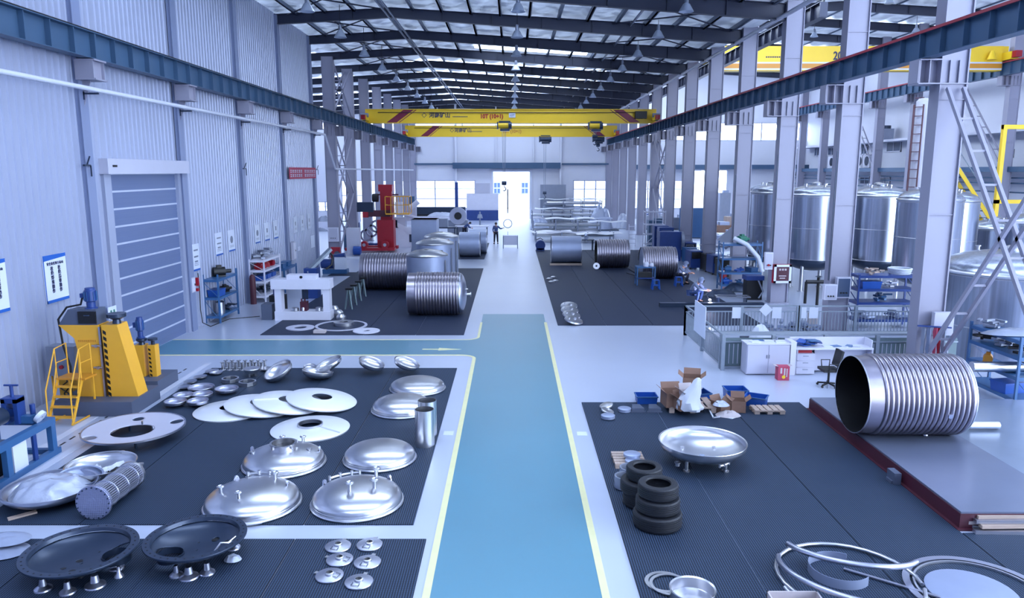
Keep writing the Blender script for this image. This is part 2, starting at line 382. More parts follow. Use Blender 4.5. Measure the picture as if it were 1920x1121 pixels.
for i in range(8):
    y = 51+6*i; l = 'free standing pale steel column beyond the ribbed wall, %s from the wall end' % ORD[i]
    if cl is None: cl = column_mesh(13.2, 1).build('steel_column', 'column', loc=(-12.5, y, 0)); tag(cl, l, 'column', 'steel columns beyond the ribbed wall', 'structure')
    else: dup(cl, l, (-12.5, y, 0))
cq = None
for i in range(8):
    y = 51+6*i; l = 'slim steel column carrying the distant rail behind the tanks, %s from the viewpoint' % ORD[i]
    if cq is None: cq = column_mesh(17.5, -1, .7, .5, zc=12.0).build('steel_column', 'column', loc=(32.78, y, 0)); tag(cq, l, 'column', 'steel columns behind the tanks', 'structure')
    else: dup(cq, l, (32.78, y, 0))

# lattice braces between columns
def lattice(p0, p1, label, w=.42, step=1.0, r=.055):
    p0, p1 = Vector(p0), Vector(p1); b = B(); d = (p1-p0); L = d.length; n = max(2, int(L/step)); t = d.normalized()
    o = Vector((1, 0, 0))*w/2
    b.bar(p0-o, p1-o, r*1.5, r*1.9).bar(p0+o, p1+o, r*1.5, r*1.9)
    for i in range(1, n): q = p0+d*i/n; b.bar(q-o, q+o, r, r)
    ob = b.build('lattice_brace', 'column'); return tag(ob, label, 'brace', 'lattice braces', 'structure')
lattice((11.9, 20.7, 8.0), (11.9, 15.0, .4), 'nearest ladder like steel brace falling away from the first tank side column')
lattice((11.9, 20.7, .4), (11.9, 15.0, 8.0), 'nearest ladder like steel brace rising from the first column foot')
lattice((11.9, 57.3, 8.2), (11.9, 62.7, 4.4), 'upper ladder like brace between seventh and eighth tank side columns')
lattice((11.9, 57.3, .3), (11.9, 62.7, 4.4), 'lower ladder like brace between seventh and eighth tank side columns')
lattice((11.9, 62.7, 8.2), (11.9, 57.3, 4.4), 'crossing upper ladder like brace beside the seventh tank side column')
lattice((-12.1, 51.4, 8.2), (-12.1, 56.7, 4.2), 'upper ladder like brace near the end of the ribbed wall')
lattice((-12.1, 51.4, .3), (-12.1, 56.7, 4.2), 'lower ladder like brace near the end of the ribbed wall')
lattice((-12.1, 56.7, 8.2), (-12.1, 51.4, 4.2), 'crossing upper ladder like brace by the ribbed wall end')
lattice((-12.1, 56.7, .3), (-12.1, 51.4, 4.2), 'crossing lower ladder like brace by the ribbed wall end')
lattice((-12.1, 51.4, 13.0), (-12.1, 56.7, 9.8), 'high steel brace above the crane rail by the wall end')
lattice((-12.1, 56.7, 13.0), (-12.1, 51.4, 9.8), 'crossing high steel brace above the crane rail by the wall end')
lattice((33.1, 51.4, 6.5), (33.1, 56.7, 12.0), 'distant steel brace under the far rail behind the tanks')
lattice((33.1, 69.4, 6.5), (33.1, 74.7, 12.0), 'thin distant steel brace seen beside the far end windows')

# roof: z of underside of sheeting
def rz(x):
    if x < -6: return 13.98+(x+6)*.055
    return 13.98-(x+6)*.061
def rz2(x): return 17.4+min(x-12, 36-x)*.06
def roof(x0, x1, y0, y1, f, name, label, holes):
    b = B(); nx = int((x1-x0)/1.45+.5); step = (x1-x0)/nx; ys = [y0]
    y = y0
    while y < y1-.01: y = min(y1, y+1.0); ys.append(y)
    for i in range(nx):
        xa, xb = x0+i*step, x0+(i+1)*step; sub = 5
        for j in range(sub):
            u0, u1 = j/sub, (j+1)/sub; a, c = xa+(xb-xa)*u0, xa+(xb-xa)*u1
            for ya, yb in zip(ys, ys[1:]):
                if any(hx0 <= (a+c)/2 <= hx1 and hy0-.01 <= ya and yb <= hy1+.01 for hx0, hx1, hy0, hy1 in holes): continue
                sag = lambda u: -.10*4*u*(1-u)
                b.quad([(a, ya, f(a)+sag(u0)), (a, yb, f(a)+sag(u0)), (c, yb, f(c)+sag(u1)), (c, ya, f(c)+sag(u1))])
    bmesh.ops.remove_doubles(b.b, verts=b.b.verts, dist=.001)
    o = b.build(name, 'foil', sharp=60); return tag(o, label, 'ceiling', None, 'structure')
main_sky = [(-10, 10, y+.3, y+1.4) for y in range(-9, 93, 6)]
roof(-27, 12.2, -15, 93, rz, 'ceiling', 'crinkled silver foil insulation under the main hall roof', [])
roof(12.2, 36, -15, 93, rz2, 'ceiling_side', 'crinkled silver insulation under the higher roof over the tank bay', [])
def skyl(x0, x1, y0, y1, f, label):
    b = B(); n = 6
    for i in range(n):
        a, c = x0+(x1-x0)*i/n, x0+(x1-x0)*(i+1)/n
        b.quad([(a, y0, f(a)-.14), (a, y1, f(a)-.14), (c, y1, f(c)-.14), (c, y0, f(c)-.14)])
    o = b.build('window_%d' % skyl.n, 'skylight', fix=False); skyl.n += 1
    return tag(o, label, 'skylight', 'roof skylights', 'structure')
skyl.n = 10
k = 0
for y in (-3, 9, 21, 33, 57, 63, 69, 75, 81, 87):  # far strips are added fill for the dim end of the hall
    skyl(-8, 7, y+.3, y+(3.6 if y < 30 else 2.0 if y < 50 else 2.3), rz, 'long skylight and added fill strip across the main roof, %s from behind the viewpoint' % ORD[k]); k += 1
k = 0
for y in range(3, 93, 12):
    skyl(13, 35, y+.4, y+1.9, rz2, 'translucent skylight strip over the tank bay, %s in its row' % ORD[k]); k += 1
for y in (51, 63, 75, 87):  # glowing strips added to brighten this side bay
    skyl(-26, -13, y+.3, y+2.6, rz, 'added fill light strip over the bay beyond the ribbed wall, %s in its row' % ORD[(y-51)//12])
skyl(-2.4, 4.8, 49.2, 50.2, rz, 'short glaring skylight strip visible between two rafters')
def rafter(y, x0, x1, f, kx, label, d0=.45, d1=.66, m='rafter'):
    xs = [x0, kx, x1] if x0 < kx < x1 else [x0, x1]; b = B()
    dep = {x0: d0, kx: d0, x1: d1}
    top = [(x, f(x)-.2) for x in xs]; bot = [(x, f(x)-.2-dep.get(x, d0)) for x in xs]
    for (a, za), (c, zc_), (a2, zb), (c2, zd) in zip(top, top[1:], bot, bot[1:]):
        for hw, o0, o1 in ((.012, 0, None), ):
            b.loft([[(a, y-hw, zb), (a, y+hw, zb), (a, y+hw, za), (a, y-hw, za)], [(c, y-hw, zd), (c, y+hw, zd), (c, y+hw, zc_), (c, y-hw, zc_)]])
        for z0, z1 in ((za, zc_), (zb, zd)):
            b.loft([[(a, y-.12, z0), (a, y+.12, z0), (a, y+.12, z0+.025), (a, y-.12, z0+.025)], [(c, y-.12, z1), (c, y+.12, z1), (c, y+.12, z1+.025), (c, y-.12, z1+.025)]])
        n = int((c-a)/2.9)
        for i in range(1, n+1): x = a+(c-a)*i/(n+1); u = (x-a)/(c-a); b.bx(x-.01, x+.01, y-.1, y+.1, zb+(zd-zb)*u, za+(zc_-za)*u)
    return S(b, 'roof_beam', m, label, 'rafter', group='roof rafters')
for i, y in enumerate(range(27, 94, 6)):
    rafter(y, XL if y <= 45 else -27, XR, rz, -6, 'dark steel rafter across the main roof, %s from the viewpoint' % ORD[i])
for i, y in enumerate(range(33, 94, 6)):
    rafter(y, 12.3, 36, rz2, 24, 'dark steel rafter over the tank bay, %s from the viewpoint' % ORD[i], .6, .6)
i = 0
x = 11.0
while x > XL:
    b = B().bx(x-.045, x+.045, 24, 92.8, rz(x)-.26, rz(x)-.02).bx(x-.045, x+.09, 24, 92.8, rz(x)-.26, rz(x)-.24)
    S(b, 'roof_purlin_beam', 'purlin', 'thin steel purlin under the main roof, %s from the tank side' % ORD[i], 'purlin', group='roof purlins'); i += 1; x -= 1.45
for i in range(8):
    x = 13.5+i*2.9
    S(B().bx(x-.035, x+.035, 30, 92.8, rz2(x)-.2, rz2(x)-.02), 'roof_purlin_beam', 'purlin', 'thin purlin over the tank bay, %s from the column row' % ORD[i], 'purlin', group='roof purlins')
b = B()
for dx in (-.12, .12): b.cyl((-6+dx, 24, 13.35), (-6+dx, 92.8, 13.35), .05, seg=8)
S(b, 'ridge_pipe_beam', 'purlin', 'paired ridge pipes running the length of the roof', 'pipe')
S(B().cyl((5.9, 24, rz(5.9)-.3), (5.9, 92.8, rz(5.9)-.3), .06, seg=8), 'roof_pipe', 'grey_metal', 'bright pipe slung under the rafters beyond the middle lamps', 'pipe')
S(B().cyl((11.2, 24, 12.1), (11.2, 88, 12.1), .09, seg=8).cyl((11.45, 24, 12.3), (11.45, 88, 12.3), .05, seg=8), 'roof_pipe', 'white_paint', 'white pipe pair running under the eaves beside the columns', 'pipe')
k = 0
for y in (33, 39, 45, 51, 57, 63):
    for x0, x1 in ((-11.2, -6.2), (5.0, 10.9)):
        if k >= 9 and x0 < 0: pass
        z0, z1 = rz(x0)-.28, rz(x1)-.28
        b = B().cyl((x0, y+.1, z0), (x1, y+5.9, z1), .035, seg=6).cyl((x1, y+.1, z1), (x0, y+5.9, z0), .035, seg=6)
        S(b, 'roof_brace_beam', 'rafter', 'crossed roof bracing rods in the %s bay, %s side' % (ORD[k//2], 'ribbed wall' if x0 < 0 else 'tank'), 'brace', group='roof bracing'); k += 1

# end wall Y = 93
def wall_holes(b, axis_y, x0, x1, z0, z1, holes, th=.25):
    xs = sorted({x0, x1, *[h[0] for h in holes], *[h[1] for h in holes]}); zs = sorted({z0, z1, *[h[2] for h in holes], *[h[3] for h in holes]})
    for a, c in zip(xs, xs[1:]):
        for d, e in zip(zs, zs[1:]):
            if any(h[0] <= (a+c)/2 <= h[1] and h[2] <= (d+e)/2 <= h[3] for h in holes): continue
            b.bx(a, c, axis_y, axis_y+th, d, e)
def EX(px): return E(px, 350, 93).x
def EZ(py): return E(960, py, 93).z
zband = (EZ(243), EZ(231))
holes = [(EX(777), EX(1141), *zband), (EX(925), EX(993), 0, EZ(322)), (EX(778), EX(891), EZ(391), EZ(338)), (EX(1075), EX(1138), EZ(392), EZ(338)),
         (EX(1300), EX(1362), 0, EZ(320)), (13.5, 36, EZ(264), EZ(230)), (EX(1440), EX(1500), EZ(372), EZ(358)),
         (EX(595), EX(622), 0.9, EZ(378)), (EX(640), EX(760), EZ(432), EZ(338)), (-26.5, -13.5, *zband), (EX(1190), EX(1290), EZ(392), EZ(338))]
b = B(); wall_holes(b, 93, -27, 36, 0, 18.5, holes)
S(b, 'wall_far', 'wall_far', 'far end wall with windows and the bright open door', 'wall')
def win(n, h, nx, nz, label):
    t = thing('window_%d' % n, label, 'window', ((h[0]+h[1])/2, 93.05, h[2]), kind='structure'); w = (h[1]-h[0])/2; hh = h[3]-h[2]
    b = B().bx(-w, w, -.04, .04, 0, .08).bx(-w, w, -.04, .04, hh-.08, hh).bx(-w, -w+.08, -.04, .04, 0, hh).bx(w-.08, w, -.04, .04, 0, hh)
    for i in range(1, nx): x = -w+2*w*i/nx; b.bx(x-.06, x+.06, -.05, .05, 0, hh)
    for f in nz: b.bx(-w, w, -.04, .04, hh*f-.04, hh*f+.04)
    b.build('window_frame', 'pilaster', t); B().bx(-w, w, .0, .01, 0, hh).build('window_pane', 'glass', t)
win(1, holes[2], 3, (.35, .7), 'wide glazed window in the end wall beside the open door')
win(2, holes[3], 3, (.35, .7), 'smaller glazed window in the end wall behind the stock racks')
win(3, holes[0], 4, (), 'long narrow ribbon window high in the end wall behind the cranes')
win(4, holes[5], 8, (), 'long bright ribbon window over the tank bay end')
win(5, holes[7], 2, (.5,), 'bright window beyond the end of the ribbed wall')
win(6, holes[8], 5, (.35, .7), 'glazed window glimpsed between the far wall side columns')
win(7, holes[6], 1, (), 'tiny bright window low behind the first tanks')
win(8, holes[10], 4, (.35, .7), 'glazed window glimpsed between the far tank side columns')
t = thing('door_2', 'wide bright open doorway in the end wall with pale frame', 'door', ((holes[1][0]+holes[1][1])/2, 92.95, 0), kind='structure')
w = (holes[1][1]-holes[1][0])/2
B().bx(-w-.3, -w, -.1, .1, 0, holes[1][3]+.2).bx(w, w+.3, -.1, .1, 0, holes[1][3]+.2).bx(-w, w, -.1, .1, holes[1][3], holes[1][3]+.25).build('door_frame', 'white_paint', t)
for i, px in enumerate((855, 930, 1000, 1051)):
    x = E(px, 300, 92.8).x
    S(B().bx(x-.12, x+.12, 92.55, 92.95, 0, 16), 'trim_%d' % (11+i), 'wall_far', 'pale post on the end wall, %s from the ribbed wall side' % ORD[i], 'wall post', group='end wall posts') if px in (855, 1051) else S(B().bx(x-.07, x+.07, 92.7, 92.95, EZ(304), 16), 'trim_%d' % (11+i), 'wall_far', 'pale post on the end wall, %s from the ribbed wall side' % ORD[i], 'wall post', group='end wall posts')
S(B().bx(EX(850), EX(1050), 92.3, 92.9, EZ(316), EZ(305)), 'door_lintel', 'rail_blue', 'deep dark beam over the open doorway in the end wall', 'beam')
S(B().bx(EX(778), EX(850), 92.7, 92.9, EZ(309), EZ(306)).bx(EX(1050), EX(1140), 92.7, 92.9, EZ(309), EZ(306)), 'wall_beam', 'rail_blue', 'thin dark beam along the end wall either side of the door', 'beam')
S(B().bx(EX(1190), 36, 91.9, 92.9, EZ(317), EZ(309)), 'wall_beam', 'rail_blue', 'dark beam along the end wall of the tank bay', 'beam')
# side walls of the neighbour bays
b = B(); b.bx(36, 36.2, 18, 93, 0, 19)
S(b, 'wall_right', 'wall_far', 'pale side wall behind the tank bay', 'wall')
S(B().bx(-27.2, -27, 45, 93, 0, 14), 'wall_outer', 'wall_far', 'pale outer wall of the bay beyond the ribbed wall', 'wall')
S(B().bx(-27, XL-.1, 45.1, 45.3, 0, 13.5), 'wall_return', 'wall_far', 'return wall closing the area behind the ribbed wall', 'wall')
# outside facade
t = thing('building', 'white building with paired windows across the yard', 'building', (0, 120, 0))
B().bx(-30, 30, 0, 10, 0, 16).build('facade', 'outside_wall', t)
for px in (932, 984):
    p = E(px, 352, 119.9); f = B().bx(p.x-.55, p.x+.55, -.12, .02, p.z-1.0, p.z+.9).build('window', 'grey_metal', t)
    for dx in (-.26, .26):
        for dz in (-.5, .4): B().bx(p.x+dx-.2, p.x+dx+.2, -.14, -.1, p.z+dz-.35, p.z+dz+.35).build('pane', 'glass_dark', f)
# ================================================================== CRANES, LAMPS, PIPES
def crane(Y, zb, zt, lab, main=True):
    t = thing('bridge_crane', lab, 'crane', (0, Y, 0)); x0, x1 = -11.5, 11.3; h = zt-zb
    g = B().bx(x0, x1, -.3, .3, zb, zt).bx(x0, x1, -.36, .36, zt, zt+.04).bx(x0, x1, -.36, .36, zb-.04, zb).build('girder', 'crane_yellow', t)
    MX = Matrix(((1, 0, 0, 0), (0, 0, 1, 0), (0, 1, 0, 0), (0, 0, 0, 1)))
    for xs, sg in ((-8.7, 1), (8.9, -1)):
        B().prism([(xs-1.15*sg, zb+.01), (xs-.35*sg, zb+.01), (xs+1.0*sg, zt-.01), (xs+.2*sg, zt-.01)], -.306, -.301, MX).build('stripe', 'crane_stripe', t)
        B().prism([(xs-.2*sg, zb+.01), (xs-.1*sg, zb+.01), (xs+1.25*sg, zt-.01), (xs+1.15*sg, zt-.01)], -.306, -.301, MX).build('stripe', 'crane_stripe', t)
    B().cyl((x0+1, -.34, zt-.22), (x1-1.5, -.34, zt-.22), .03, seg=6).build('cable', 'black', t)
    for x in (-11.38, 11.14):
        e = B().bx(x-.18, x+.18, -1.6, 1.6, zb+.12, zb+.5).build('end_truck', 'crane_yellow', t)
        for y in (-1.3, 1.3): B().cyl((x-.1, y, zb+.22), (x+.1, y, zb+.22), .16).build('wheel', 'dark_steel', e)
        B().bx(x-.15, x+.15, -1.95, -1.6, zb+.15, zb+.48).build('buffer', 'red_machine', e)
        B().cyl((x-.3, -1.2, zb+.5), (x+.3, -1.2, zb+.5), .16).build('motor', 'grey_metal', e)
    s = h*.42; dx = -6.3*(1 if main else .95)+ .2
    text('◇', s, 'lettering', 'ink', t, (-7.1 if main else -6.7, -.307, zb+h*.42), RX90)
    text('河南矿山', s, 'lettering', 'ink', t, (-6.5 if main else -6.2, -.307, zb+h*.42), RX90, 1.0, bold=.012)
    b = B()
    x_ = -4.65 if main else -4.4
    for i in range(14): b.bx(x_+i*.085, x_+i*.085+.06, -.307, -.302, zb+h*.42, zb+h*.50)
    b.build('small_lettering', 'ink', t)
    text('10T (10+1)', s*1.05, 'lettering', 'red_machine' if main else 'orange_line', t, (-2.5 if main else -1.0, -.307, zb+h*.34), RX90, .9, bold=.022)
    return t
c1 = crane(60.4, 9.56, 10.55, 'nearer yellow bridge crane spanning the hall with a capacity number')
c2 = crane(82.5, 9.5, 10.6, 'farther yellow bridge crane spanning the hall behind the first', False)
sg = B().bx(-.24, -.23+.5, -.33, -.31, 9.95, 10.3).build('number_plate', 'sign_white', c1)
text('10T', .26, 'lettering', 'ink', sg, (-.2, -.335, 10.03), RX90)
B().bx(9.6, 10.5, -.75, -.36, 9.85, 10.4).build('control_box', 'black', c1)
def hoist(p, label, body, hook_z, w=1.0, flat=False):
    t = thing('crane_hoist', label, 'hoist', p)
    B().cyl((-.45*w, 0, 0), (.35*w, 0, 0), .22*w, seg=20).build('drum', body, t)
    B().cyl((.35*w, 0, 0), (.6*w, 0, 0), .28*w, seg=20).build('motor', 'dark_steel', t)
    B().bx(-.55*w, -.45*w, -.2*w, .2*w, -.28*w, .28*w).bx(-.4*w, .5*w, -.12, .12, .2*w, .36*w).bx(-.3*w, .45*w, -.2*w, .2*w, -.42*w, -.24*w).build('frame', 'dark_steel', t)
    b = B()
    for dx in (-.14, .0, .14): b.cyl((dx, 0, -.2), (dx*.5, 0, hook_z-p[2]+.5), .018, seg=5)
    b.build('rope', 'grey_metal', t)
    z = hook_z-p[2]
    k = B().bx(-.16, .16, -.08, .08, z+.2, z+.5).cyl((-.2, 0, z+.38), (.2, 0, z+.38), .15, seg=14).build('hook_block', 'dark_steel', t)
    B().tube([(0, 0, z+.2), (0, 0, z+.08), (.12, 0, z-.02), (.14, 0, z-.16), (0, 0, z-.26), (-.13, 0, z-.18)], [.035, .035, .04, .05, .045, .02]).build('hook', 'dark_steel', k)
    return t
p = E(945, 228, 60.1); hoist((p.x, 60.0, 9.32), 'yellow drummed hoist with ropes under the nearer crane at mid span', 'crane_yellow', E(951, 352, 60).z)
p = E(1022, 260, 82); hoist((p.x, 82.3, 9.2), 'dark hoist with long ropes under the farther crane girder', 'dark_steel', E(1021, 368, 82).z, 1.15)
p = E(1115, 232, 60.4); hoist((p.x, 60.1, 9.3), 'pale yellow hoist parked near the tank side end of the crane', 'crane_yellow', 8.1)
p = E(1122, 262, 82); hoist((p.x, 82.3, 9.2), 'dark hoist parked near the tank side end of the farther crane', 'dark_steel', 8.2, 1.1)
p = E(952, 375, 60)
tag(B().cyl((p.x, 60, E(951, 352, 60).z-.1), (p.x, 60, E(952, 400, 60).z), .045, seg=8).build('lifting_sling', 'black'), 'thin dark sling hanging from the nearer crane hook in the doorway', 'sling')
# tank bay crane
t = thing('bridge_crane', 'big yellow crane with white and orange bands over the tank bay', 'crane', (0, 51.2, 0))
B().bx(13.45, 32.1, -.4, .4, 12.3, 13.85).bx(12.9, 13.45, -.3, .3, 13.1, 13.85).bx(32.1, 32.5, -.3, .3, 13.1, 13.85).build('girder', 'crane_yellow', t)
B().bx(13.45, 32.1, -.41, -.405, 12.35, 12.45).bx(13.45, 32.1, -.41, -.405, 12.75, 12.85).build('white_band', 'white_paint', t)
B().bx(13.45, 32.1, -.41, -.405, 12.45, 12.75).build('orange_band', 'orange_line', t)
text('山', .75, 'lettering', 'ink', t, (14.25, -.42, 13.05), RX90, .9, bold=.02)
text('20(2', .72, 'lettering', 'ink', t, (21.0, -.42, 13.0), RX90, .8, bold=.02)
b = B()
for i in range(7): b.bx(16.6+i*.14, 16.6+i*.14+.1, -.415, -.405, 13.12, 13.2)
b.build('small_lettering', 'ink', t)
for x in (13.1, 32.3):
    e = B().bx(x-.25, x+.25, -1.3, 1.3, 12.92, 13.4).build('end_truck', 'crane_yellow', t)
    B().bx(x-.2, x+.2, -1.7, -1.3, 13.0, 13.4).build('buffer', 'red_machine', e)
B().cyl((31.2, -.7, 12.95), (31.2, -.7, 13.5), .3, .1).build('warning_horn', 'crane_yellow', t)

# high bay lamps
def lamp_proto(label, loc, L, group):
    t = thing('high_bay_lamp', label, 'lamp', loc, group=group)
    B().cyl((0, 0, .55), (0, 0, L), .014, seg=5).build('cord', 'black', t)
    B().lathe([(0, .62), (.07, .6), (.09, .5), (.09, .36), (.07, .34)], 16).build('housing', 'grey_metal', t)
    B().lathe([(.07, .36), (.14, .3), (.22, .16), (.3, .02), (.31, 0), (.29, .01), (.2, .16), (.07, .33)], 20).build('shade', 'lamp_shade', t)
    B().lathe([(0, .1), (.15, .12), (.17, .2), (0, .3)], 12).build('bulb', 'lamp_glow', t)
    return t
for row, (X, rn) in enumerate(((-8.4, 'ribbed wall'), (.25, 'middle'), (7.15, 'tank side'))):
    lamp = None
    for i in range(10):
        Y = 32.2+6*i; l = 'bell shaped high bay lamp in the %s row, %s from the viewpoint' % (rn, ORD[i])
        if lamp is None: lamp = lamp_proto(l, (X, Y, 12.25), rz(X)-12.25, 'high bay lamps')
        else: dup(lamp, l, (X, Y, 12.25))
lamp = None
for k, (X, Y) in enumerate(((17, 44), (24, 50), (17, 56), (24, 62), (17, 68), (24, 74), (30, 58), (30, 70))):
    l = 'bell shaped lamp over the tank bay, %s away from the viewpoint' % ORD[k]; z = rz2(X)-1.8
    if lamp is None: lamp = lamp_proto(l, (X, Y, z), 1.8, 'tank bay lamps')
    else: dup(lamp, l, (X, Y, z))

# pipes and brackets on the ribbed wall
tag(B().cyl((-11.32, 2, 7.98), (-11.32, 46.2, 7.98), .065, seg=10).cyl((-11.32, 46.2, 7.98), (-11.6, 49.8, 5.95), .06, seg=8).cyl((-11.6, 49.8, 5.95), (-11.6, 89, 5.95), .06, seg=8).build('conduit_pipe', 'white_paint'), 'long white pipe running along the ribbed wall below the crane rail', 'pipe')
for i in range(5):
    y = 21+6*i
    tag(B().bx(-11.7, -11.27, y-.03, y+.03, 7.86, 7.91).bx(-11.7, -11.64, y-.03, y+.03, 7.72, 7.94).build('pipe_bracket', 'dark_steel'), 'small dark pipe bracket on the %s ribbed wall post' % ORD[i+1], 'bracket', 'pipe brackets')
for i, (px, py) in enumerate(((163, 310), (458, 316), (594, 318))):
    p = W(px, py, -11.66)
    tag(B().box(p, (.06, .3, .05)).bar(p, p+Vector((.1, 0, .25)), .03).bar(p+Vector((.05, .1, 0)), p+Vector((.05, .1, -.3)), .03).build('wall_hook', 'dark_steel'), 'small dark hook bracket at mid height on the %s' % ['post left of the roller door', 'third post beyond the roller door', 'last post by the wall end'][i], 'bracket')

# signs on the ribbed wall
def sign(px0, py0, px1, py1, label, kind, name='wall_sign'):
    a = W(px0, (py0+py1)/2, XL+.06); c = W(px1, (py0+py1)/2, XL+.06); ztop = W((px0+px1)/2, py0, XL+.06).z; zb = W((px0+px1)/2, py1, XL+.06).z
    ym = (a.y+c.y)/2; w = abs(c.y-a.y); h = ztop-zb
    t = thing(name, label, 'sign', (XL+.045, ym, zb), rz=PI/2, group='signs on the ribbed wall')   # local x runs along +Y, local -y faces the hall
    B().bx(-w/2, w/2, -.02, 0, 0, h).build('board', 'sign_white', t)
    return t, w, h
def big(px0, py0, px1, py1, label):
    t, w, h = sign(px0, py0, px1, py1, label, 0)
    MX = Matrix(((1, 0, 0, 0), (0, 0, 1, 0), (0, 1, 0, 0), (0, 0, 0, 1)))
    B().prism([(-w/2, h), (w/2, h), (w/2, h*.93), (-w/2, h*.88)], -.026, -.02, MX).build('header_band', 'sign_blue', t)
    B().bx(-w/2, w/2, -.026, -.02, .0, .06*h).build('footer_band', 'sign_blue', t)
    B().bx(-w/2, -w/2+.03*w, -.026, -.02, 0, h*.9).build('side_band', 'sign_blue', t)
    text('安全责任重于泰山', w*.092, 'lettering', 'ink', t, (0, -.028, h*.79), RX90, 1, align='CENTER')
    for x, s in ((-.16, '杜绝野蛮操作'), (.16, '杜绝违章操作')):
        text('\n'.join(s), w*.12, 'lettering', 'ink', t, (x*w, -.028, h*.68), RX90, 1, align='CENTER', bold=.002)
    return t
big(83, 476, 126, 566, 'tall white wall sign with blue header and two columns of characters')
big(-34, 487, 14, 590, 'tall white wall sign partly cut off by the picture edge')
def small(px0, py0, px1, py1, label, motif, foot=True):
    t, w, h = sign(px0, py0, px1, py1, label, 0)
    if foot: B().bx(-w/2, w/2, -.026, -.02, 0, h*.07).build('footer_band', 'sign_blue', t)
    b = B()
    if motif == 'bars':
        for q, ww in ((.74, .6), (.5, .6), (.32, .45)): b.bx(-w*ww/2, w*ww/2, -.026, -.02, h*q, h*(q+.06))
    elif motif == 'dot': b.cyl((0, -.02, h*.55), (0, -.026, h*.55), w*.22, seg=12)
    else: b.bx(-w*.12, w*.12, -.026, -.02, h*.45, h*.68)
    for q in (.2, .26): b.bx(-w*.3, w*.3, -.024, -.02, h*q, h*(q+.02))
    b.build('printed_marks', 'grey_metal', t)
    return t
small(361, 457, 374, 508, 'white notice with a blue foot beside the roller door', 'bars')
small(404, 436, 417, 479, 'white wall poster with dark printing above the blue rack', 'bars')
small(428, 431, 440, 471, 'white wall poster with small round motif above the blue rack', 'dot')
for i, (a, b0, c, d) in enumerate(((478, 421, 487, 456), (496, 417, 505, 451), (513, 413, 521, 447))):
    small(a, b0, c, d, 'narrow white poster above the white rack, %s of three from the roller door' % ORD[i], ['dot', 'mark', 'plain'][i])
for i, (a, b0, c, d) in enumerate(((551, 406, 557, 436), (564, 403, 570, 432), (577, 400, 582, 429))):
    small(a, b0, c, d, 'narrow white poster below the red banner, %s of three' % ORD[i], 'mark', False)
t, w, h = sign(559, 462, 563, 470, 'small pale notice under the posters near the wall end', 0)
t, w, h = sign(583, 441, 590, 464, 'pale sheet notice beside the last wall post', 0)
# red banner
a = W(537, 325, XL+.06); c = W(587, 325, XL+.06); zt = W(562, 314, XL+.06).z; zb = W(562, 335, XL+.06).z
t = thing('banner', 'red cloth banner with two lines of white characters near the wall end', 'banner', (XL+.2, (a.y+c.y)/2, zb), rz=PI/2)
w = c.y-a.y; h = zt-zb
B().bx(-w/2, w/2, -.02, 0, 0, h).build('cloth', 'red_cloth', t)
b = B()
for r0 in (.17, .54):
    for i in range(13):
        if i == 6: continue
        x = -w/2+.3+i*(w-.6)/12; q = h*.26; z0 = h*r0
        b.bx(x-.12, x+.12, -.026, -.02, z0, z0+.04).bx(x-.12, x+.12, -.026, -.02, z0+q-.05, z0+q-.01).bx(x-.02, x+.02, -.026, -.02, z0, z0+q)
        if i % 2: b.bx(x-.12, x-.08, -.026, -.02, z0, z0+q)
        if i % 3: b.bx(x-.1, x+.1, -.026, -.02, z0+q*.45, z0+q*.6)
b.build('lettering', 'sign_white', t)

# electrical bits by the roller door
p = W(352, 560, XL+.1)
def wallbox(px, py, w, h, label, name='switch_box', m='cabinet_grey', d=.14, X=XL+.06):
    p = W(px, py, X); t = thing(name, label, 'electrical box', (X, p.y, p.z))
    B().bx(0, d, -w/2, w/2, -h/2, h/2).build('box', m, t); B().bx(d, d+.01, -w*.42, w*.42, -h*.44, h*.44).build('box_door', 'machine_white', t)
    B().bx(d+.01, d+.03, w*.2, w*.3, -.04, .04).build('handle', 'black', t)
    return t
wallbox(356, 534, .3, .55, 'grey switch box beside the roller door jamb')
wallbox(548, 470, .45, .95, 'grey electrical cabinet on the wall post behind the portal machine')
tag(B().tube([W(371, 512, -11.7), W(374, 540, -11.72), W(376, 580, -11.7), W(380, 605, -11.6), G(395, 612, .01), G(430, 598, .01), G(487, 593, .01)], .018, 6).build('power_cable', 'black'), 'thin black cable running from wall socket to the portal machine', 'cable')
tag(B().box(W(370, 528, -11.72), (.08, .12, .3)).box(W(370, 543, -11.68), (.1, .14, .1)).build('wall_socket', 'red_machine'), 'small red and dark plug socket by the roller door', 'socket')
p = W(206, 577, -11.6)
t = thing('wall_sign', 'small green and white caution plate behind the yellow press', 'sign', (-11.55, p.y, p.z-.3), rz=PI/2)
B().bx(-.22, .22, -.02, 0, 0, .34).build('board', 'sign_white', t); B().bx(-.12, -.04, -.026, -.02, .1, .24).bx(.04, .12, -.026, -.02, .1, .24).build('symbol', 'green_plastic', t)
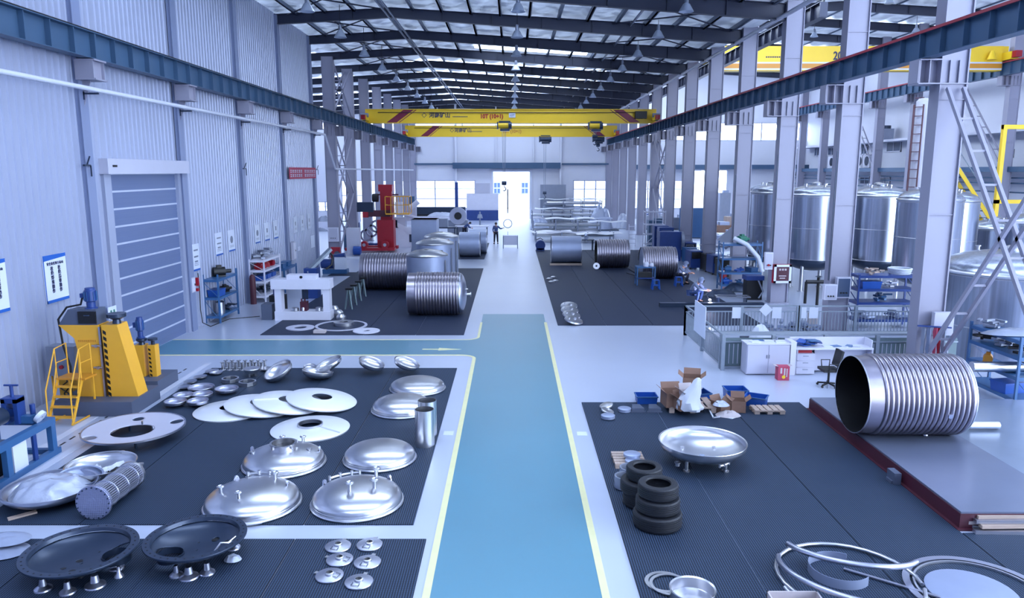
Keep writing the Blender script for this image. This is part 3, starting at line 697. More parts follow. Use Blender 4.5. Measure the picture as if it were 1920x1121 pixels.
# ================================================================== THINGS ON THE NEAR MATS
MT = .02
def dome_prof(R, h, rim=.045, th=.012, hole=0, flange=.03):
    pr = [(R*.985, 0), (R+.012, .008), (R+.02, .03), (R+.008, .05), (R-.015, .056), (R-.012, .075), (R-.02, .09)]; rim = .07; h -= .03
    n = 14
    for i in range(n+1):
        a = (PI/2)*i/n; r = (R-.02)*math.cos(a)**.9
        if r < hole: break
        pr.append((r, rim+.02+h*math.sin(a)**.95))
    if hole: pr.append((hole, pr[-1][1]+.003)); pr.append((hole, pr[-1][1]-th))
    else: pr[-1] = (0, rim+.02+h)
    return pr
def fitting(t, x, y, z, s=1.0, kind='nozzle', ang=0):
    if kind == 'nozzle':
        return B().lathe([(.035*s, 0), (.035*s, .17*s), (.075*s, .18*s), (.08*s, .2*s), (.05*s, .215*s), (.03*s, .2*s), (0, .19*s)], 20, c=(x, y, z-.02)).build('nozzle', 'steel', t)
    if kind == 'ferrule':
        return B().lathe([(.05*s, 0), (.05*s, .05*s), (.07*s, .06*s), (.07*s, .085*s), (.045*s, .09*s), (.04*s, .05*s), (0, .04*s)], 20, c=(x, y, z-.01)).build('ferrule', 'steel', t)
    if kind == 'lug':
        b = B(); m = Matrix.Translation((x, y, z-.02)) @ Matrix.Rotation(ang, 4, 'Z') @ Matrix.Rotation(PI/2, 4, 'X')
        b.prism([(-.09*s, 0), (.09*s, 0), (.05*s, .13*s), (.02*s, .17*s), (-.02*s, .17*s), (-.05*s, .13*s)], -.008, .008, m)
        b.lathe([(.02*s, -.02), (.045*s, -.02), (.045*s, .02), (.02*s, .02), (.02*s, -.02)], 14, m @ Matrix.Translation((0, .12*s, 0)))
        return b.build('lifting_lug', 'steel_satin', t)
def tube_clamp(t, R, a0, a1, z):
    pts = [((R+.05)*math.cos(a0+(a1-a0)*i/8), (R+.05)*math.sin(a0+(a1-a0)*i/8), z) for i in range(9)]
    b = B().tube(pts, .022, 8)
    for i in (0, 2, 5, 8): p = Vector(pts[i]); b.cyl(p-Vector((0, 0, .03)), p+Vector((0, 0, .05)), .03, seg=10)
    return b.build('rim_pipe', 'steel', t)
def dome(px, py, wpx, label, h=.27, rz_=0, hole=0, mtl='steel', base=MT):
    p = G(px, py, base+.06); R = wpx*MPP(p)/2-.02
    t = thing('tank_head', label, 'tank head', (p.x, p.y, base), rz_)
    B().lathe(dome_prof(R, h, hole=hole), 64).build('shell', mtl, t)
    return t, R
def zdome(R, h, r): return .08+(h-.03)*max(0, 1-(r/R)**2)**.6
t, R = dome(474, 940, 180, 'large polished dome with four fittings, closest of the domes to the tube bundle', .30)
for (a, r, k) in ((3.5, .62, 'nozzle'), (4.55, .55, 'nozzle'), (.35, .72, 'lug'), (2.3, .84, 'lug'), (1.0, .62, 'nozzle')):
    fitting(t, R*r*math.cos(a), R*r*math.sin(a), zdome(R, .3, R*r), .8, k, a+PI/2)
fitting(t, -R*.35, R*.78, .2, .8, 'ferrule')
tube_clamp(t, R*.78, 1.25, 2.0, .3)
t, R = dome(670, 936, 174, 'large polished dome with two tall nozzles in front of plain dome', .30)
for (a, r, k) in ((4.5, .38, 'nozzle'), (5.9, .45, 'nozzle'), (2.75, .86, 'lug'), (.8, .88, 'lug'), (1.1, .7, 'nozzle')):
    fitting(t, R*r*math.cos(a), R*r*math.sin(a), zdome(R, .3, R*r), 1.0 if k == 'nozzle' else .8, k, a+PI/2)
B().cyl((-R*.62, -.25, .2), (-R*.62, -.25, .262), .045).build('hole_plug', 'black', t)
tube_clamp(t, R*.85, 1.7, 2.5, .26)
t, R = dome(533, 864, 155, 'polished dome with a round black manhole at its centre', .28, hole=.22)
B().lathe([(.22, .3), (.235, .3), (.245, .42), (.265, .43), (.265, .45), (.22, .45), (.215, .3)], 40).build('manhole_neck', 'steel', t)
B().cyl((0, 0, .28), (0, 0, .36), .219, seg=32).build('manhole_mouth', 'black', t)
for a in (.7, 2.4, 4.2, 5.6): B().box((.27*math.cos(a), .27*math.sin(a), .41), (.05, .03, .06), rz=a).build('clamp', 'steel', t)
for (a, r, k) in ((1.25, .83, 'nozzle'), (1.9, .8, 'nozzle'), (2.9, .88, 'lug'), (.25, .86, 'lug'), (.05, .62, 'ferrule'), (3.3, .75, 'ferrule')):
    fitting(t, R*r*math.cos(a), R*r*math.sin(a), zdome(R, .28, R*r), .8, k, a+PI/2)
dome(712, 855, 138, 'plain polished dome without fittings beside the pair of steel cylinders', .27)
dome(754, 764, 116, 'plain polished dome partly hidden behind the pair of steel cylinders', .30)
dome(783, 725, 106, 'plain polished dome farthest back near the mat corner', .24)

# white conical bottoms
def cone_plate(px, py, wpx, z, label, tilt=(0, 0), hole=.25, ridge=None, hd=0, group=None):
    p = G(px, py, z+.05); R = wpx*MPP(p)/2
    t = thing('conical_tank_bottom', label, 'tank bottom', (p.x, p.y, z), group=group, rot=(tilt[0], tilt[1], 0))
    B().lathe([(R, 0), (R+.012, .03), (R-.01, .045), (R*.55, .078), (hole+.03, .104), (hole, .108), (hole, .092), (R*.5, .062), (R-.02, .022), (R, 0)], 64).build('cone', 'white_plate', t)
    if hd: B().lathe([(hole-.01, .07), (hole-.01, .15), (hole+.02, .15), (hole+.02, .07), (hole-.01, .07)], 36).build('neck', 'steel', t)
    if ridge is not None:
        m = Matrix.Rotation(ridge, 4, 'Z')
        B().bar(m @ Vector((hole, 0, .115)), m @ Vector((R*.97, 0, .06)), .02, .035).build('seam_ridge', 'white_plate', t)
    return t
cone_plate(432, 767, 130, .02, 'white conical plate at the bottom of the overlapping row', (0, 0), ridge=None)
cone_plate(488, 758, 128, .10, 'second white conical plate in the overlapping row, counted from the wall', (0, .12))
cone_plate(541, 752, 128, .14, 'third white conical plate in the overlapping row, with a seam', (0, .15), ridge=3.5)
cone_plate(603, 747, 128, .15, 'topmost white conical plate in the overlapping row, fully visible', (0, .15))
cone_plate(582, 801, 143, .02, 'white conical plate with dark hole and radial ridge behind the manhole dome', hole=.26, ridge=-.45, hd=1)

# tilted polished heads at the back edge
def bowl_prof(R, d, th=.012, fl=.05, base=.0):
    pr = []; n = 12
    for i in range(n+1): a = (PI/2)*i/n; pr.append((R*math.sin(a) if i else 0, d-d*math.cos(a)))
    pr.append((R, d+fl)); pr.append((R+.015, d+fl+.004)); pr.append((R+.012, d+fl+.012)); pr.append((R-th, d+fl))
    for i in range(n, -1, -1): a = (PI/2)*i/n; pr.append(((R-th)*math.sin(a) if i else 0, d+th-d*math.cos(a)+(.0)))
    return pr
def tilt_bowl(px, py, wpx, z, label, tilt, d=.16, m='steel', name='dished_head', cat='dished head'):
    p = G(px, py, z); R = wpx*MPP(p)/2
    t = tag(B().lathe([(r, q-d*.5) for r, q in bowl_prof(R, d)], 48).build(name, m), label, cat)
    t.location = p; t.rotation_euler = tilt; return t
tilt_bowl(526, 700, 54, .2, 'tilted polished head lying open on the mat, nearest the octagonal rims', (.35, -.42, 0), .2)
tilt_bowl(595, 704, 56, .12, 'polished head resting dome down behind the white plates', (-.12, .12, 0), .16)
tilt_bowl(619, 686, 50, .24, 'tilted polished head leaning up behind the white plates', (.12, -.38, 0), .15)
tilt_bowl(695, 686, 48, .24, 'tilted polished head standing alone, left of the last one', (.08, .34, 0), .15)
tilt_bowl(761, 686, 48, .24, 'tilted polished head at the far mat edge behind the last dome', (.08, .34, 0), .15)
tilt_bowl(581, 691, 22, .07, 'little crumpled looking steel dish between tilted polished heads', (.1, 0, 0), .05)
# dish covers
for i, (px, py, w, l) in enumerate(((377, 729, 46, 'open white steel dish with shadow, nearest the octagonal rims'), (425, 732, 41, 'open white steel dish beside the overlapping white plates'),
        (344, 744, 35, 'small open steel dish at the mat edge, back one of the pair'), (379, 742, 37, 'small open steel dish in the middle of the group of six'),
        (329, 756, 38, 'small open steel dish closest to the grey plinth'), (371, 755, 37, 'small open steel dish closest to the raised oval disc'))):
    p = G(px, py, .1); R = w*MPP(p)/2
    t = tag(B().lathe(bowl_prof(R, .06, fl=.05), 40).build('steel_dish', 'steel_satin'), l, 'dish', 'small open dishes'); t.location = (p.x, p.y, .05)
def octo(px, py, w, label):
    p = G(px, py, .06); R = w*MPP(p)/2
    b = B(); n = 10
    o_ = [(R*math.cos(2*PI*i/n), R*math.sin(2*PI*i/n)) for i in range(n)]; q = [(x*.82, y*.82) for x, y in o_]
    rings = [[Vector((x, y, z)) for x, y in s] for s, z in ((o_, 0), (o_, .1), (q, .1), (q, 0))]
    vs = [[b.b.verts.new(v) for v in r] for r in rings]
    for k in range(4):
        for i in range(n): b.b.faces.new((vs[k][i], vs[k][(i+1) % n], vs[(k+1) % 4][(i+1) % n], vs[(k+1) % 4][i]))
    o = b.build('manhole_rim', 'steel', sharp=20); o.location = (p.x, p.y, .03); tag(o, label, 'steel rim', 'octagonal rims')
octo(432, 713, 32, 'faceted steel rim ring nearer to the grey plinth'); octo(464, 719, 33, 'faceted steel rim ring closer to the white plates')
t = thing('covered_stand', 'small dark topped steel cover standing on short legs', 'cover', G(473, 705, .02))
B().lathe([(0, .24), (.22, .24), (.23, .22), (.2, .12), (.1, .1), (0, .1)], 28).build('lid', 'steel', t)
for a in (0, 2.1, 4.2): B().cyl((.1*math.cos(a), .1*math.sin(a), 0), (.1*math.cos(a), .1*math.sin(a), .14), .03, seg=10).build('leg', 'steel', t)
nz = None
for i in range(14):
    px, py = 418+i*6.1, 694-(i % 2)*4; l = 'small upright steel nozzle in the cluster by the far mat edge, %s along' % ORD[i]
    if nz is None:
        nz = tag(B().lathe([(.09, 0), (.09, .015), (.045, .03), (.04, .22), (.07, .235), (.07, .25), (.035, .25), (0, .22)], 14).build('pipe_nozzle', 'steel'), l, 'nozzle', 'upright nozzles'); nz.location = G(px, py, MT)
    else: dup(nz, l, G(px, py, MT), rz=i)
for i, (px, py) in enumerate(((398, 697), (376, 708), (357, 717), (347, 727), (500, 693), (405, 700))):
    p = G(px, py, .05); R = 12*MPP(p)
    tag(B().lathe([(0, .03), (R*.7, .02), (R, .04), (R, .07), (R*.6, .05), (0, .06)], 24).build('small_dish', 'steel', loc=(p.x, p.y, MT+.01), rot=(.0, -.06+.02*i, 0)), 'small shiny lid glinting along the mat edge, %s in the line' % ORD[i], 'lid', 'shiny lids at mat edge')

# pair of tall cylinders
for i, (px, py, l) in enumerate(((797, 834, 'shorter looking polished steel cylinder standing in front of its twin'), (802, 815, 'polished steel cylinder standing behind its twin beside the domes'))):
    p = G(px, py, .02); o = B().lathe([(.205, 0), (.205, .80), (.195, .80), (.195, .01), (0, .01)], 40).build('steel_cylinder', 'steel'); o.location = (p.x, p.y, MT); tag(o, l, 'steel cylinder')

# big raised perforated disc
p = G(252, 806, .22); R = 176*MPP(p)/2
t = thing('perforated_disc', 'large pale raised disc with a big centre hole and four small holes', 'disc', (p.x, p.y, .02), rz=.0)
b = B(); outer = 72
hs = [(.0, -.18, .42), (-.68, .25, .10), (.62, .42, .13), (-.55, -.62, .13), (.35, -.75, .0)]
# flat dish built as a grid of rings with boolean-free holes: faces inside holes are skipped
def holed_disc(R, holes, zf, name, m, parent, nr=44, seg=120, th=.02):
    b = B(); g = {}
    def v(i, j):
        k = (i, j % seg)
        if k not in g: r = R*i/nr; a = 2*PI*j/seg; g[k] = b.b.verts.new((r*math.cos(a), r*math.sin(a), zf(i/nr)))
        return g[k]
    for i in range(1, nr):
        for j in range(seg):
            r = R*(i+.5)/nr; a = 2*PI*(j+.5)/seg; x, y = r*math.cos(a), r*math.sin(a)
            if any((x-hx*R)**2+(y-hy*R)**2 < (hr*R)**2 for hx, hy, hr in holes): continue
            b.b.faces.new((v(i, j), v(i+1, j), v(i+1, j+1), v(i, j+1)))
    # pull boundary verts of holes onto the circle
    for vv in b.b.verts:
        for hx, hy, hr in holes:
            d = Vector((vv.co.x-hx*R, vv.co.y-hy*R, 0)); L_ = d.length
            if hr > 0 and L_ > 1e-5 and abs(L_-hr*R) < R/nr*1.3 and any(len(e.link_faces) < 2 for e in vv.link_edges): vv.co.x = hx*R+d.x/L_*hr*R; vv.co.y = hy*R+d.y/L_*hr*R
    loose = [x for x in b.b.verts if not x.link_faces]
    for x in loose: b.b.verts.remove(x)
    o = b.build(name, m, parent, fix=True); md = o.modifiers.new('s', 'SOLIDIFY'); md.thickness = th; md.offset = 1
    return o
holed_disc(R, [(.02, -.12, .42), (-.22, .62, .12), (.72, .42, .14), (-.62, -.62, .14), (0, 0, .06)], lambda u: .2+.04*u*u, 'disc', 'cabinet_grey', t)
B().lathe([(R-.01, .23), (R+.015, .235), (R+.015, .27), (R-.01, .27), (R-.01, .23)], 72).build('rim', 'steel_satin', t)
for a in (.6, 2.2, 3.7, 5.2): B().cyl((R*.6*math.cos(a), R*.6*math.sin(a), 0), (R*.6*math.cos(a), R*.6*math.sin(a), .21), .03, seg=10).build('leg', 'dark_steel', t)
for dx, dy in ((.02, .32), (.4, .0)): B().cyl((R*dx, R*dy, .2), (R*dx, R*dy, .29), .025, seg=10).build('peg', 'steel', t)

# bowl with paper
p = G(190, 873, .26); R = 121*MPP(p)/2
t = thing('dished_head', 'open steel bowl with a sheet of white paper inside', 'dished head', (p.x, p.y, .04))
B().lathe(bowl_prof(R, .24, fl=.03), 56).build('bowl', 'steel', t)
fitting(t, R*.1, R*1.05, .2, .8, 'ferrule'); fitting(t, R*1.02, R*.35, .1, 1, 'ferrule')
b = B()
for (cx, cy, w, l, a, zz) in ((-.1, -.15, .52, .34, .3, .05), (.26, .06, .3, .42, -.5, .09), (-.22, .02, .3, .26, .9, .08)):
    n = 6; m = Matrix.Rotation(a, 4, 'Z'); rows = []
    for i in range(n+1):
        rows.append([m @ Vector(((i/n-.5)*w, (j/4-.5)*l, 0))+Vector((cx, cy, zz+.08*abs(i/n-.5)*2+.03*math.sin(i*2+j*3)+.10*(((i/n-.5)*w+cx)**2+((j/4-.5)*l+cy)**2)/R**2)) for j in range(5)])
    for r0, r1 in zip(rows, rows[1:]):
        for j in range(4): b.quad([r0[j], r0[j+1], r1[j+1], r1[j]])
tag(b.build('paper_sheet', 'paper', loc=(p.x, p.y, .05), sharp=180), 'crumpled white paper lying in the open steel bowl', 'paper')
# wrapped shallow tub
p = G(95, 918, .2); R = 158*MPP(p)/2
t = tag(B().lathe(bowl_prof(R, .20, fl=.05, th=.02), 56).build('dished_head', 'steel_satin', loc=(p.x, p.y, .03), rz=.3), 'wide grey steel bowl filled with clear plastic film near the mat corner', 'dished head')
def crumple(R1, R2, hgt, seed, name, m, loc, n=26, sharp=25):
    r_ = random.Random(seed); b = B(); g = []
    for i in range(n+1):
        row = []
        for j in range(n+1):
            x, y = (i/n*2-1), (j/n*2-1); d = math.sqrt(x*x+y*y)
            s_ = max(abs(x), abs(y))/d if d > 1e-6 else 1; x *= s_; y *= s_; d = min(1, math.sqrt(x*x+y*y))
            row.append(Vector((x*R1, y*R2, hgt*(1-d**3)*(.55+.9*r_.random()) + .01)))
        g.append(row)
    for _ in range(1):
        h2 = [[g[i][j].z if i in (0, n) or j in (0, n) else (g[i][j].z*2+g[i-1][j].z+g[i+1][j].z+g[i][j-1].z+g[i][j+1].z)/6 for j in range(n+1)] for i in range(n+1)]
        for i in range(n+1):
            for j in range(n+1): g[i][j].z = h2[i][j]
    vs = [[b.b.verts.new(v) for v in r] for r in g]
    for i in range(n):
        for j in range(n): b.b.faces.new((vs[i][j], vs[i+1][j], vs[i+1][j+1], vs[i][j+1]))
    return b.build(name, m, loc=loc, sharp=sharp)
tag(crumple(R*.86, R*.84, .24, 3, 'plastic_film', 'plastic_film', (p.x, p.y, .17), 16, 60), 'heap of clear crumpled plastic film in the wide grey bowl', 'plastic film')
p2 = G(160, 895, .2); tag(tilt_bowl(150, 902, 76, .18, 'dull steel dish half hidden behind the film filled bowl', (.1, .1, 0), .12, 'steel_dull'), 'dull steel dish half tucked behind film filled bowl', 'dished head', same=False)
tag(B().box(G(42, 966, .035), (.42, .1, .03), rz=.75).build('wood_batten', 'wood'), 'short dark wooden batten under the wide grey bowl', 'batten')
# tube bundle
pa = G(176, 942, .31); pb = G(250, 890, .25)
t = thing('tube_bundle', 'steel heat exchanger tube bundle lying with its round tube sheet facing out', 'tube bundle', pa)
d = (pb-pa); d.z = -.03; d = d.normalized()*1.25; q = d.to_track_quat('Z', 'Y'); m = q.to_matrix().to_4x4()
B().lathe([(0, -.03), (.29, -.03), (.3, -.02), (.3, .03), (.29, .04), (0, .04)], 48, m).build('tube_sheet', 'tube_sheet', t)
b = B()
for i in range(20): a = 2*PI*i/20; b.cyl(m @ Vector((.27*math.cos(a), .27*math.sin(a), -.045)), m @ Vector((.27*math.cos(a), .27*math.sin(a), -.03)), .012, seg=8)
b.build('bolt_ring', 'dark_steel', t)
B().lathe([(.26, .04), (.26, .07), (.2, .07)], 40, m).build('collar', 'steel', t)
B().cyl(m @ Vector((0, 0, .04)), m @ Vector((0, 0, 1.2)), .19, seg=32).build('tube_core', 'dark_steel', t)
for k in range(36):
    ring = 36; rr_ = .215; a = 2*PI*k/ring
    B().cyl(m @ Vector((rr_*math.cos(a), rr_*math.sin(a), .04)), m @ Vector((rr_*math.cos(a), rr_*math.sin(a), 1.2)), .015, seg=8).build('tube', 'steel_satin', t)
for z in (.35, .7, 1.05): B().lathe([(.1, z), (.24, z), (.245, z+.012), (.24, z+.025), (.1, z+.025)], 32, m).build('baffle', 'steel_satin', t)
B().lathe([(0, 1.2), (.25, 1.2), (.255, 1.24), (.25, 1.27), (0, 1.27)], 36, m).build('end_plate', 'steel', t)
# black flanged dishes
def black_dish(px, py, w, label, big_hole, holes, legs, rz_):
    p = G(px, py, .36); R = w*MPP(p)/2
    t = thing('flanged_dish', label, 'flanged dish', (p.x, p.y, MT), rz_)
    Rin = R*.86
    o = holed_disc(Rin, holes+[big_hole], lambda u: .12+.2*(1-math.sqrt(max(0, 1-(u*.985)**2))), 'dish', 'dark_steel', t, th=.015)
    B().lathe([(Rin-.02, .30), (R, .32), (R+.005, .335), (R, .35), (Rin, .35), (Rin-.02, .30)], 72).build('flange', 'dark_steel', t)
    b = B()
    for i in range(36): a = 2*PI*i/36; b.cyl(((R+Rin)/2*math.cos(a), (R+Rin)/2*math.sin(a), .345), ((R+Rin)/2*math.cos(a), (R+Rin)/2*math.sin(a), .353), .014, seg=8)
    b.build('bolt_holes', 'black', t)
    hx, hy, hr = big_hole; B().lathe([(hr*R*.86, .0), (hr*R*.86, .1), (hr*R*.84, .1), (hr*R*.84, .0), (hr*R*.86, 0)], 32, c=(hx*Rin, hy*Rin, .06)).build('manhole_ring', 'dark_steel', t)
    for hx, hy, hr in holes: u_ = math.hypot(hx, hy); z_ = .10+.2*(1-math.sqrt(max(0, 1-(u_*.985)**2))); B().cyl((hx*Rin, hy*Rin, z_-.03), (hx*Rin, hy*Rin, z_+.019), hr*Rin*1.15, seg=20).build('hole_shade_disc', 'black', t)  # black discs flush in the holes paint in the shade inside them
    for x, y, s in legs: B().lathe([(0, 0), (.11*s, 0), (.105*s, .02), (.05*s, .06), (.035*s, .16), (0, .16)], 24, c=(x*R, y*R, .0)).build('leg', 'steel_satin', t)
    return t
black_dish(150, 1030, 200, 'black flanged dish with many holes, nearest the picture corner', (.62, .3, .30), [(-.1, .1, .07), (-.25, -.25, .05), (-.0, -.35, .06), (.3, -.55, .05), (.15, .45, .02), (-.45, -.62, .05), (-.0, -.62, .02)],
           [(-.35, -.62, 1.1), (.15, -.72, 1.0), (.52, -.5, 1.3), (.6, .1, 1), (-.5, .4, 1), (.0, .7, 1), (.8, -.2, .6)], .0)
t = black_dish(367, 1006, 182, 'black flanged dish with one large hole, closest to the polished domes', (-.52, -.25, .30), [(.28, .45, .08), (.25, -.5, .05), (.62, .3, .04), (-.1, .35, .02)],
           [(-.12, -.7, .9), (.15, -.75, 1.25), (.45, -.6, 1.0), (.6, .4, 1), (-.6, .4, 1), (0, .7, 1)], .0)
B().tube([(.35, -.2, .2), (.42, -.12, .3), (.52, -.08, .28), (.6, .02, .33)], .018, 8).build('bent_tube', 'steel', t)
tag(crumple(.13, .1, .08, 9, 'plastic_film', 'plastic_film', G(436, 1042, .1)-Vector((0, 0, .07)), 8), 'small knot of clear film under the rim of a black dish', 'plastic film')
tag(crumple(.42, .26, .05, 5, 'plastic_film', 'film_grey', G(6, 1012, .14), 18), 'silver plastic covered disc at the picture edge, upper one', 'wrapped disc')
tag(crumple(.42, .3, .06, 6, 'plastic_film', 'film_grey', G(2, 1034, .03), 18), 'silver plastic covered disc at the picture edge, lower one', 'wrapped disc')
# six hubs
hub = None
for i, (px, py, a, l) in enumerate(((634, 1026, 0, 'back row, wall side'), (693, 1023, 0, 'back row, walkway side'), (637, 1051, 1.5, 'middle row, wall side'), (689, 1056, 0, 'middle row, walkway side'), (618, 1081, 1.5, 'front row, wall side'), (673, 1093, 0, 'front row, walkway side'))):
    l = 'small round steel hub cover with black centre hole, '+l
    if hub is None:
        hub = thing('hub_cover', l, 'hub cover', G(px, py, MT), a-.25, group='six small hub covers')
        B().lathe([(.2, 0), (.205, .02), (.2, .03), (.12, .042), (.06, .05), (.06, .045), (0, .04)], 40).build('cover', 'steel_satin', hub)
        B().lathe([(.045, .04), (.06, .04), (.066, .07), (.045, .075), (.045, .04)], 24).build('collar', 'steel', hub)
        B().cyl((0, 0, .03), (0, 0, .058), .044).build('bore', 'black', hub)
        B().tube([(-.05, -.08, .055), (-.055, -.15, .046)], .004, 5).tube([(.05, -.08, .055), (.055, -.15, .046)], .004, 5).tube([(-.055, -.15, .046), (.055, -.15, .046)], .003, 5).build('wire_clip', 'dark_steel', hub)
        B().box((.0, .215, .02), (.06, .06, .02)).build('tab', 'steel', hub)
    else: dup(hub, l, G(px, py, MT), a-.25)
# plinths
t = tag(B().bx(-.95, .95, -.72, .72, 0, .36).build('plinth', 'grey_box', loc=(-10.05, 17.9, 0)), 'dark grey floor plinth under the tall yellow press', 'plinth')
pl = t.location.copy()
t = tag(B().bx(-.6, .6, -.6, .6, 0, .31).build('plinth', 'grey_box', loc=(-10.0, 19.75, 0)), 'dark grey floor plinth behind the first, under the shorter yellow press', 'plinth')
p2 = t.location.copy()
# tall yellow press
t = thing('yellow_press', 'tall yellow tapered press machine with hazard stripes and blue motor', 'machine', (-9.93, 17.9, .36)); t.scale = (.84, .88, .83)
MXZ = lambda y: Matrix(((1, 0, 0, 0), (0, 0, 1, y), (0, 1, 0, 0), (0, 0, 0, 1)))
m1 = B().prism([(-.8, 0), (-.05, 0), (-.05, 2.15), (-1.2, 2.15), (-.78, 1.75), (-.72, 1.4)], 0, .55, MXZ(-.3)).build('body', 'yellow_machine', t)
m2 = B().prism([(.06, .0), (.92, 0), (.48, 2.15), (.02, 2.15)], 0, .55, MXZ(-.3)).build('side_body', 'yellow_machine', t)
B().bx(-.05, .0, -.34, -.28, 0, 2.1).build('edge_plate', 'steel_satin', t)
b = B()
for i in range(11): b.prism([(.06, .06+i*.185), (.145, .0+i*.185), (.145, .1+i*.185), (.06, .16+i*.185)], 0, .01, MXZ(-.312))
b.build('hazard_stripes', 'black', t)
B().prism([(-1.2, 2.15), (-.1, 2.15), (-.1, 2.6), (-.9, 2.6)], 0, .5, MXZ(-.28)).build('gear_housing', 'grey_box', t)
B().bx(-.6, -.1, -.33, -.27, 2.2, 2.55).build('gear_cover', 'black', t)
def motor(t, x, y, z, s=1.0, hs=1.0):
    mm = B().lathe([(0, 0), (.17*s, 0), (.17*s, .04*hs), (.12*s, .06*hs), (.12*s, .32*s*hs), (.16*s, .36*s*hs), (.16*s, .85*s*hs), (.13*s, .9*s*hs), (.13*s, .98*s*hs), (0, 1.0*s*hs)], 20, c=(x, y, z)).build('motor', 'blue_dark', t)
    b = B()
    for i in range(12): a = 2*PI*i/12; b.box((x+.165*s*math.cos(a), y+.165*s*math.sin(a), z+.6*s*hs), (.03, .012, .42*s*hs), rz=a)
    b.build('cooling_fins', 'blue_paint', mm); B().box((x-.2*s, y, z+.62*s*hs), (.12, .16, .2*hs)).build('terminal_box', 'blue_dark', mm)
motor(t, -.35, -.05, 2.6, 1.0, .62)
B().cyl((-.35, -.15, 2.42), (-.35, -.15, 2.46), .2).cyl((-.35, -.15, 2.46), (-.35, -.15, 2.5), .14).build('roller', 'dark_steel', t)
B().lathe([(0, 0), (.12, 0), (.1, .12), (.26, .2), (.26, .3), (.1, .3), (0, .28)], 28, c=(.35, -.05, 2.15)).build('flange_roller', 'dark_steel', t)
for z in (.9, 1.55): B().cyl((-.25, -.36, z), (.02, -.4, z), .03, seg=8).cyl((-.12, -.36, z), (-.12, -.42, z), .05, seg=10).build('latch', 'steel_satin', t)
b = B()
for i in range(9): b.box((-.66+i*.06, -.305, 1.68), (.035, .01, .06))
b.build('small_lettering', 'orange_line', t)
B().tube([(-.55, -.1, 2.95), (-.62, -.1, 2.72), (-1.0, -.15, 2.65), (-1.25, -.2, 2.3), (-1.15, -.25, 1.5), (-1.0, -.25, .9), (-1.02, -.3, .1), (-.98, -.3, -.3)], .03, 8).build('cable', 'black', t)
# control cabinet next to it
t = thing('control_cabinet', 'grey control cabinet behind the yellow step ladder', 'cabinet', (-11.25, 18.3, 0))
B().bx(-.35, .35, -.2, .2, .75, 1.5).build('box', 'grey_metal', t); B().bx(-.32, -.3, -.15, -.1, 0, .75).bx(.3, .32, -.15, -.1, 0, .75).bx(-.3, .3, .1, .15, 0, .75).build('stand', 'yellow_machine', t)
B().cyl((-.0, -.2, .98), (0, -.24, .98), .05).build('emergency_button', 'red_machine', t)
b = B().tube([(0, -.1, .9), (.1, -.2, .6), (-.1, -.2, .45), (.15, -.25, .3), (0, -.2, .15), (.3, -.3, .05)], .02, 6).tube([(.1, -.1, .9), (.2, -.25, .5), (0, -.2, .3), (.1, -.3, .1), (.5, -.2, .03)], .02, 6)
b.build('cable_bundle', 'black', t)
# step ladder
ps = G(128, 790, 0)
t = thing('step_ladder', 'yellow steel step platform with handrails beside the tall press', 'step ladder', (ps.x, ps.y+.1, 0), rz=-.05); t.scale = (.7, .85, .85)
for x in (-.42, .42):
    B().bar((x, -.45, 0), (x, .15, 1.15), .04, .08).build('stringer', 'yellow_machine', t)
    B().bar((x, .62, 0), (x, .62, 1.15), .05).bar((x, -.42, .03), (x, .62, .03), .04).build('leg', 'yellow_machine', t)
    B().tube([(x, -.42, .12), (x, -.4, .95), (x, .12, 2.0), (x, .62, 2.05), (x, .62, 1.15)], .022, 8).tube([(x, -.1, .8), (x, .15, 1.6), (x, .62, 1.6)], .018, 8).tube([(x, .12, 1.15), (x, .12, 2.0)], .018, 8).build('handrail', 'yellow_machine', t)
for i in range(4): B().box((0, -.35+i*.13, .2+i*.25), (.84, .17, .03)).build('step', 'yellow_machine', t)
B().bx(-.46, .55, .1, .66, 1.12, 1.17).build('platform', 'orange_line', t)
# short yellow press
t = thing('yellow_press', 'shorter yellow post machine with blue motor behind the tall press', 'machine', (-9.86, 19.75, .31)); t.scale = (.7, .7, .69)
B().bx(-.5, -.12, -.2, .25, 0, 1.25).build('post', 'yellow_machine', t)
B().bx(.05, .33, -.2, .15, .0, 1.25).build('post', 'yellow_machine', t)
b = B()
for i in range(7): b.prism([(.08, .05+i*.17), (.16, .0+i*.17), (.16, .08+i*.17), (.08, .13+i*.17)], 0, .01, MXZ(-.212))
b.build('hazard_stripes', 'black', t)
B().lathe([(0, 0), (.12, 0), (.1, .1), (.2, .16), (.2, .24), (0, .24)], 24, c=(-.25, 0, 1.25)).build('flange_roller', 'dark_steel', t)
B().lathe([(0, 0), (.07, 0), (.07, .14), (.18, .18), (.18, .25), (0, .25)], 24, c=(.18, 0, 1.25)).build('flange_roller', 'dark_steel', t)
motor(t, -.3, .05, 1.5, .85)
# blue bench machine at the left picture edge
pm = G(84, 862, 0)
t = thing('blue_bench_machine', 'blue steel bench machine with round roller and white panel', 'machine', (pm.x, pm.y, 0))
B().bx(-.05, .08, -2.9, .35, .66, .80).bx(-1.2, -1.07, -2.9, .35, .66, .80).bx(-1.07, -.05, .22, .35, .66, .80).bx(-1.07, -.05, -1.5, -1.4, .66, .80).bx(-1.07, -.05, -2.9, -2.8, .66, .80).build('top_frame', 'blue_paint', t)
B().bx(-.05, .08, -2.9, .45, 0, .12).bx(-1.2, -1.07, -2.9, .45, 0, .12).bx(-1.07, -.05, .3, .42, 0, .1).build('base_frame', 'blue_paint', t)
for x in (-1.14, 0.02):
    for y in (.28, -1.1, -2.7): B().bx(x-.055, x+.055, y-.08, y+.06, .12, .66).build('leg', 'blue_paint', t)
B().bx(.0, .04, -.95, -.55, .12, .68).build('side_panel', 'sign_white', t)
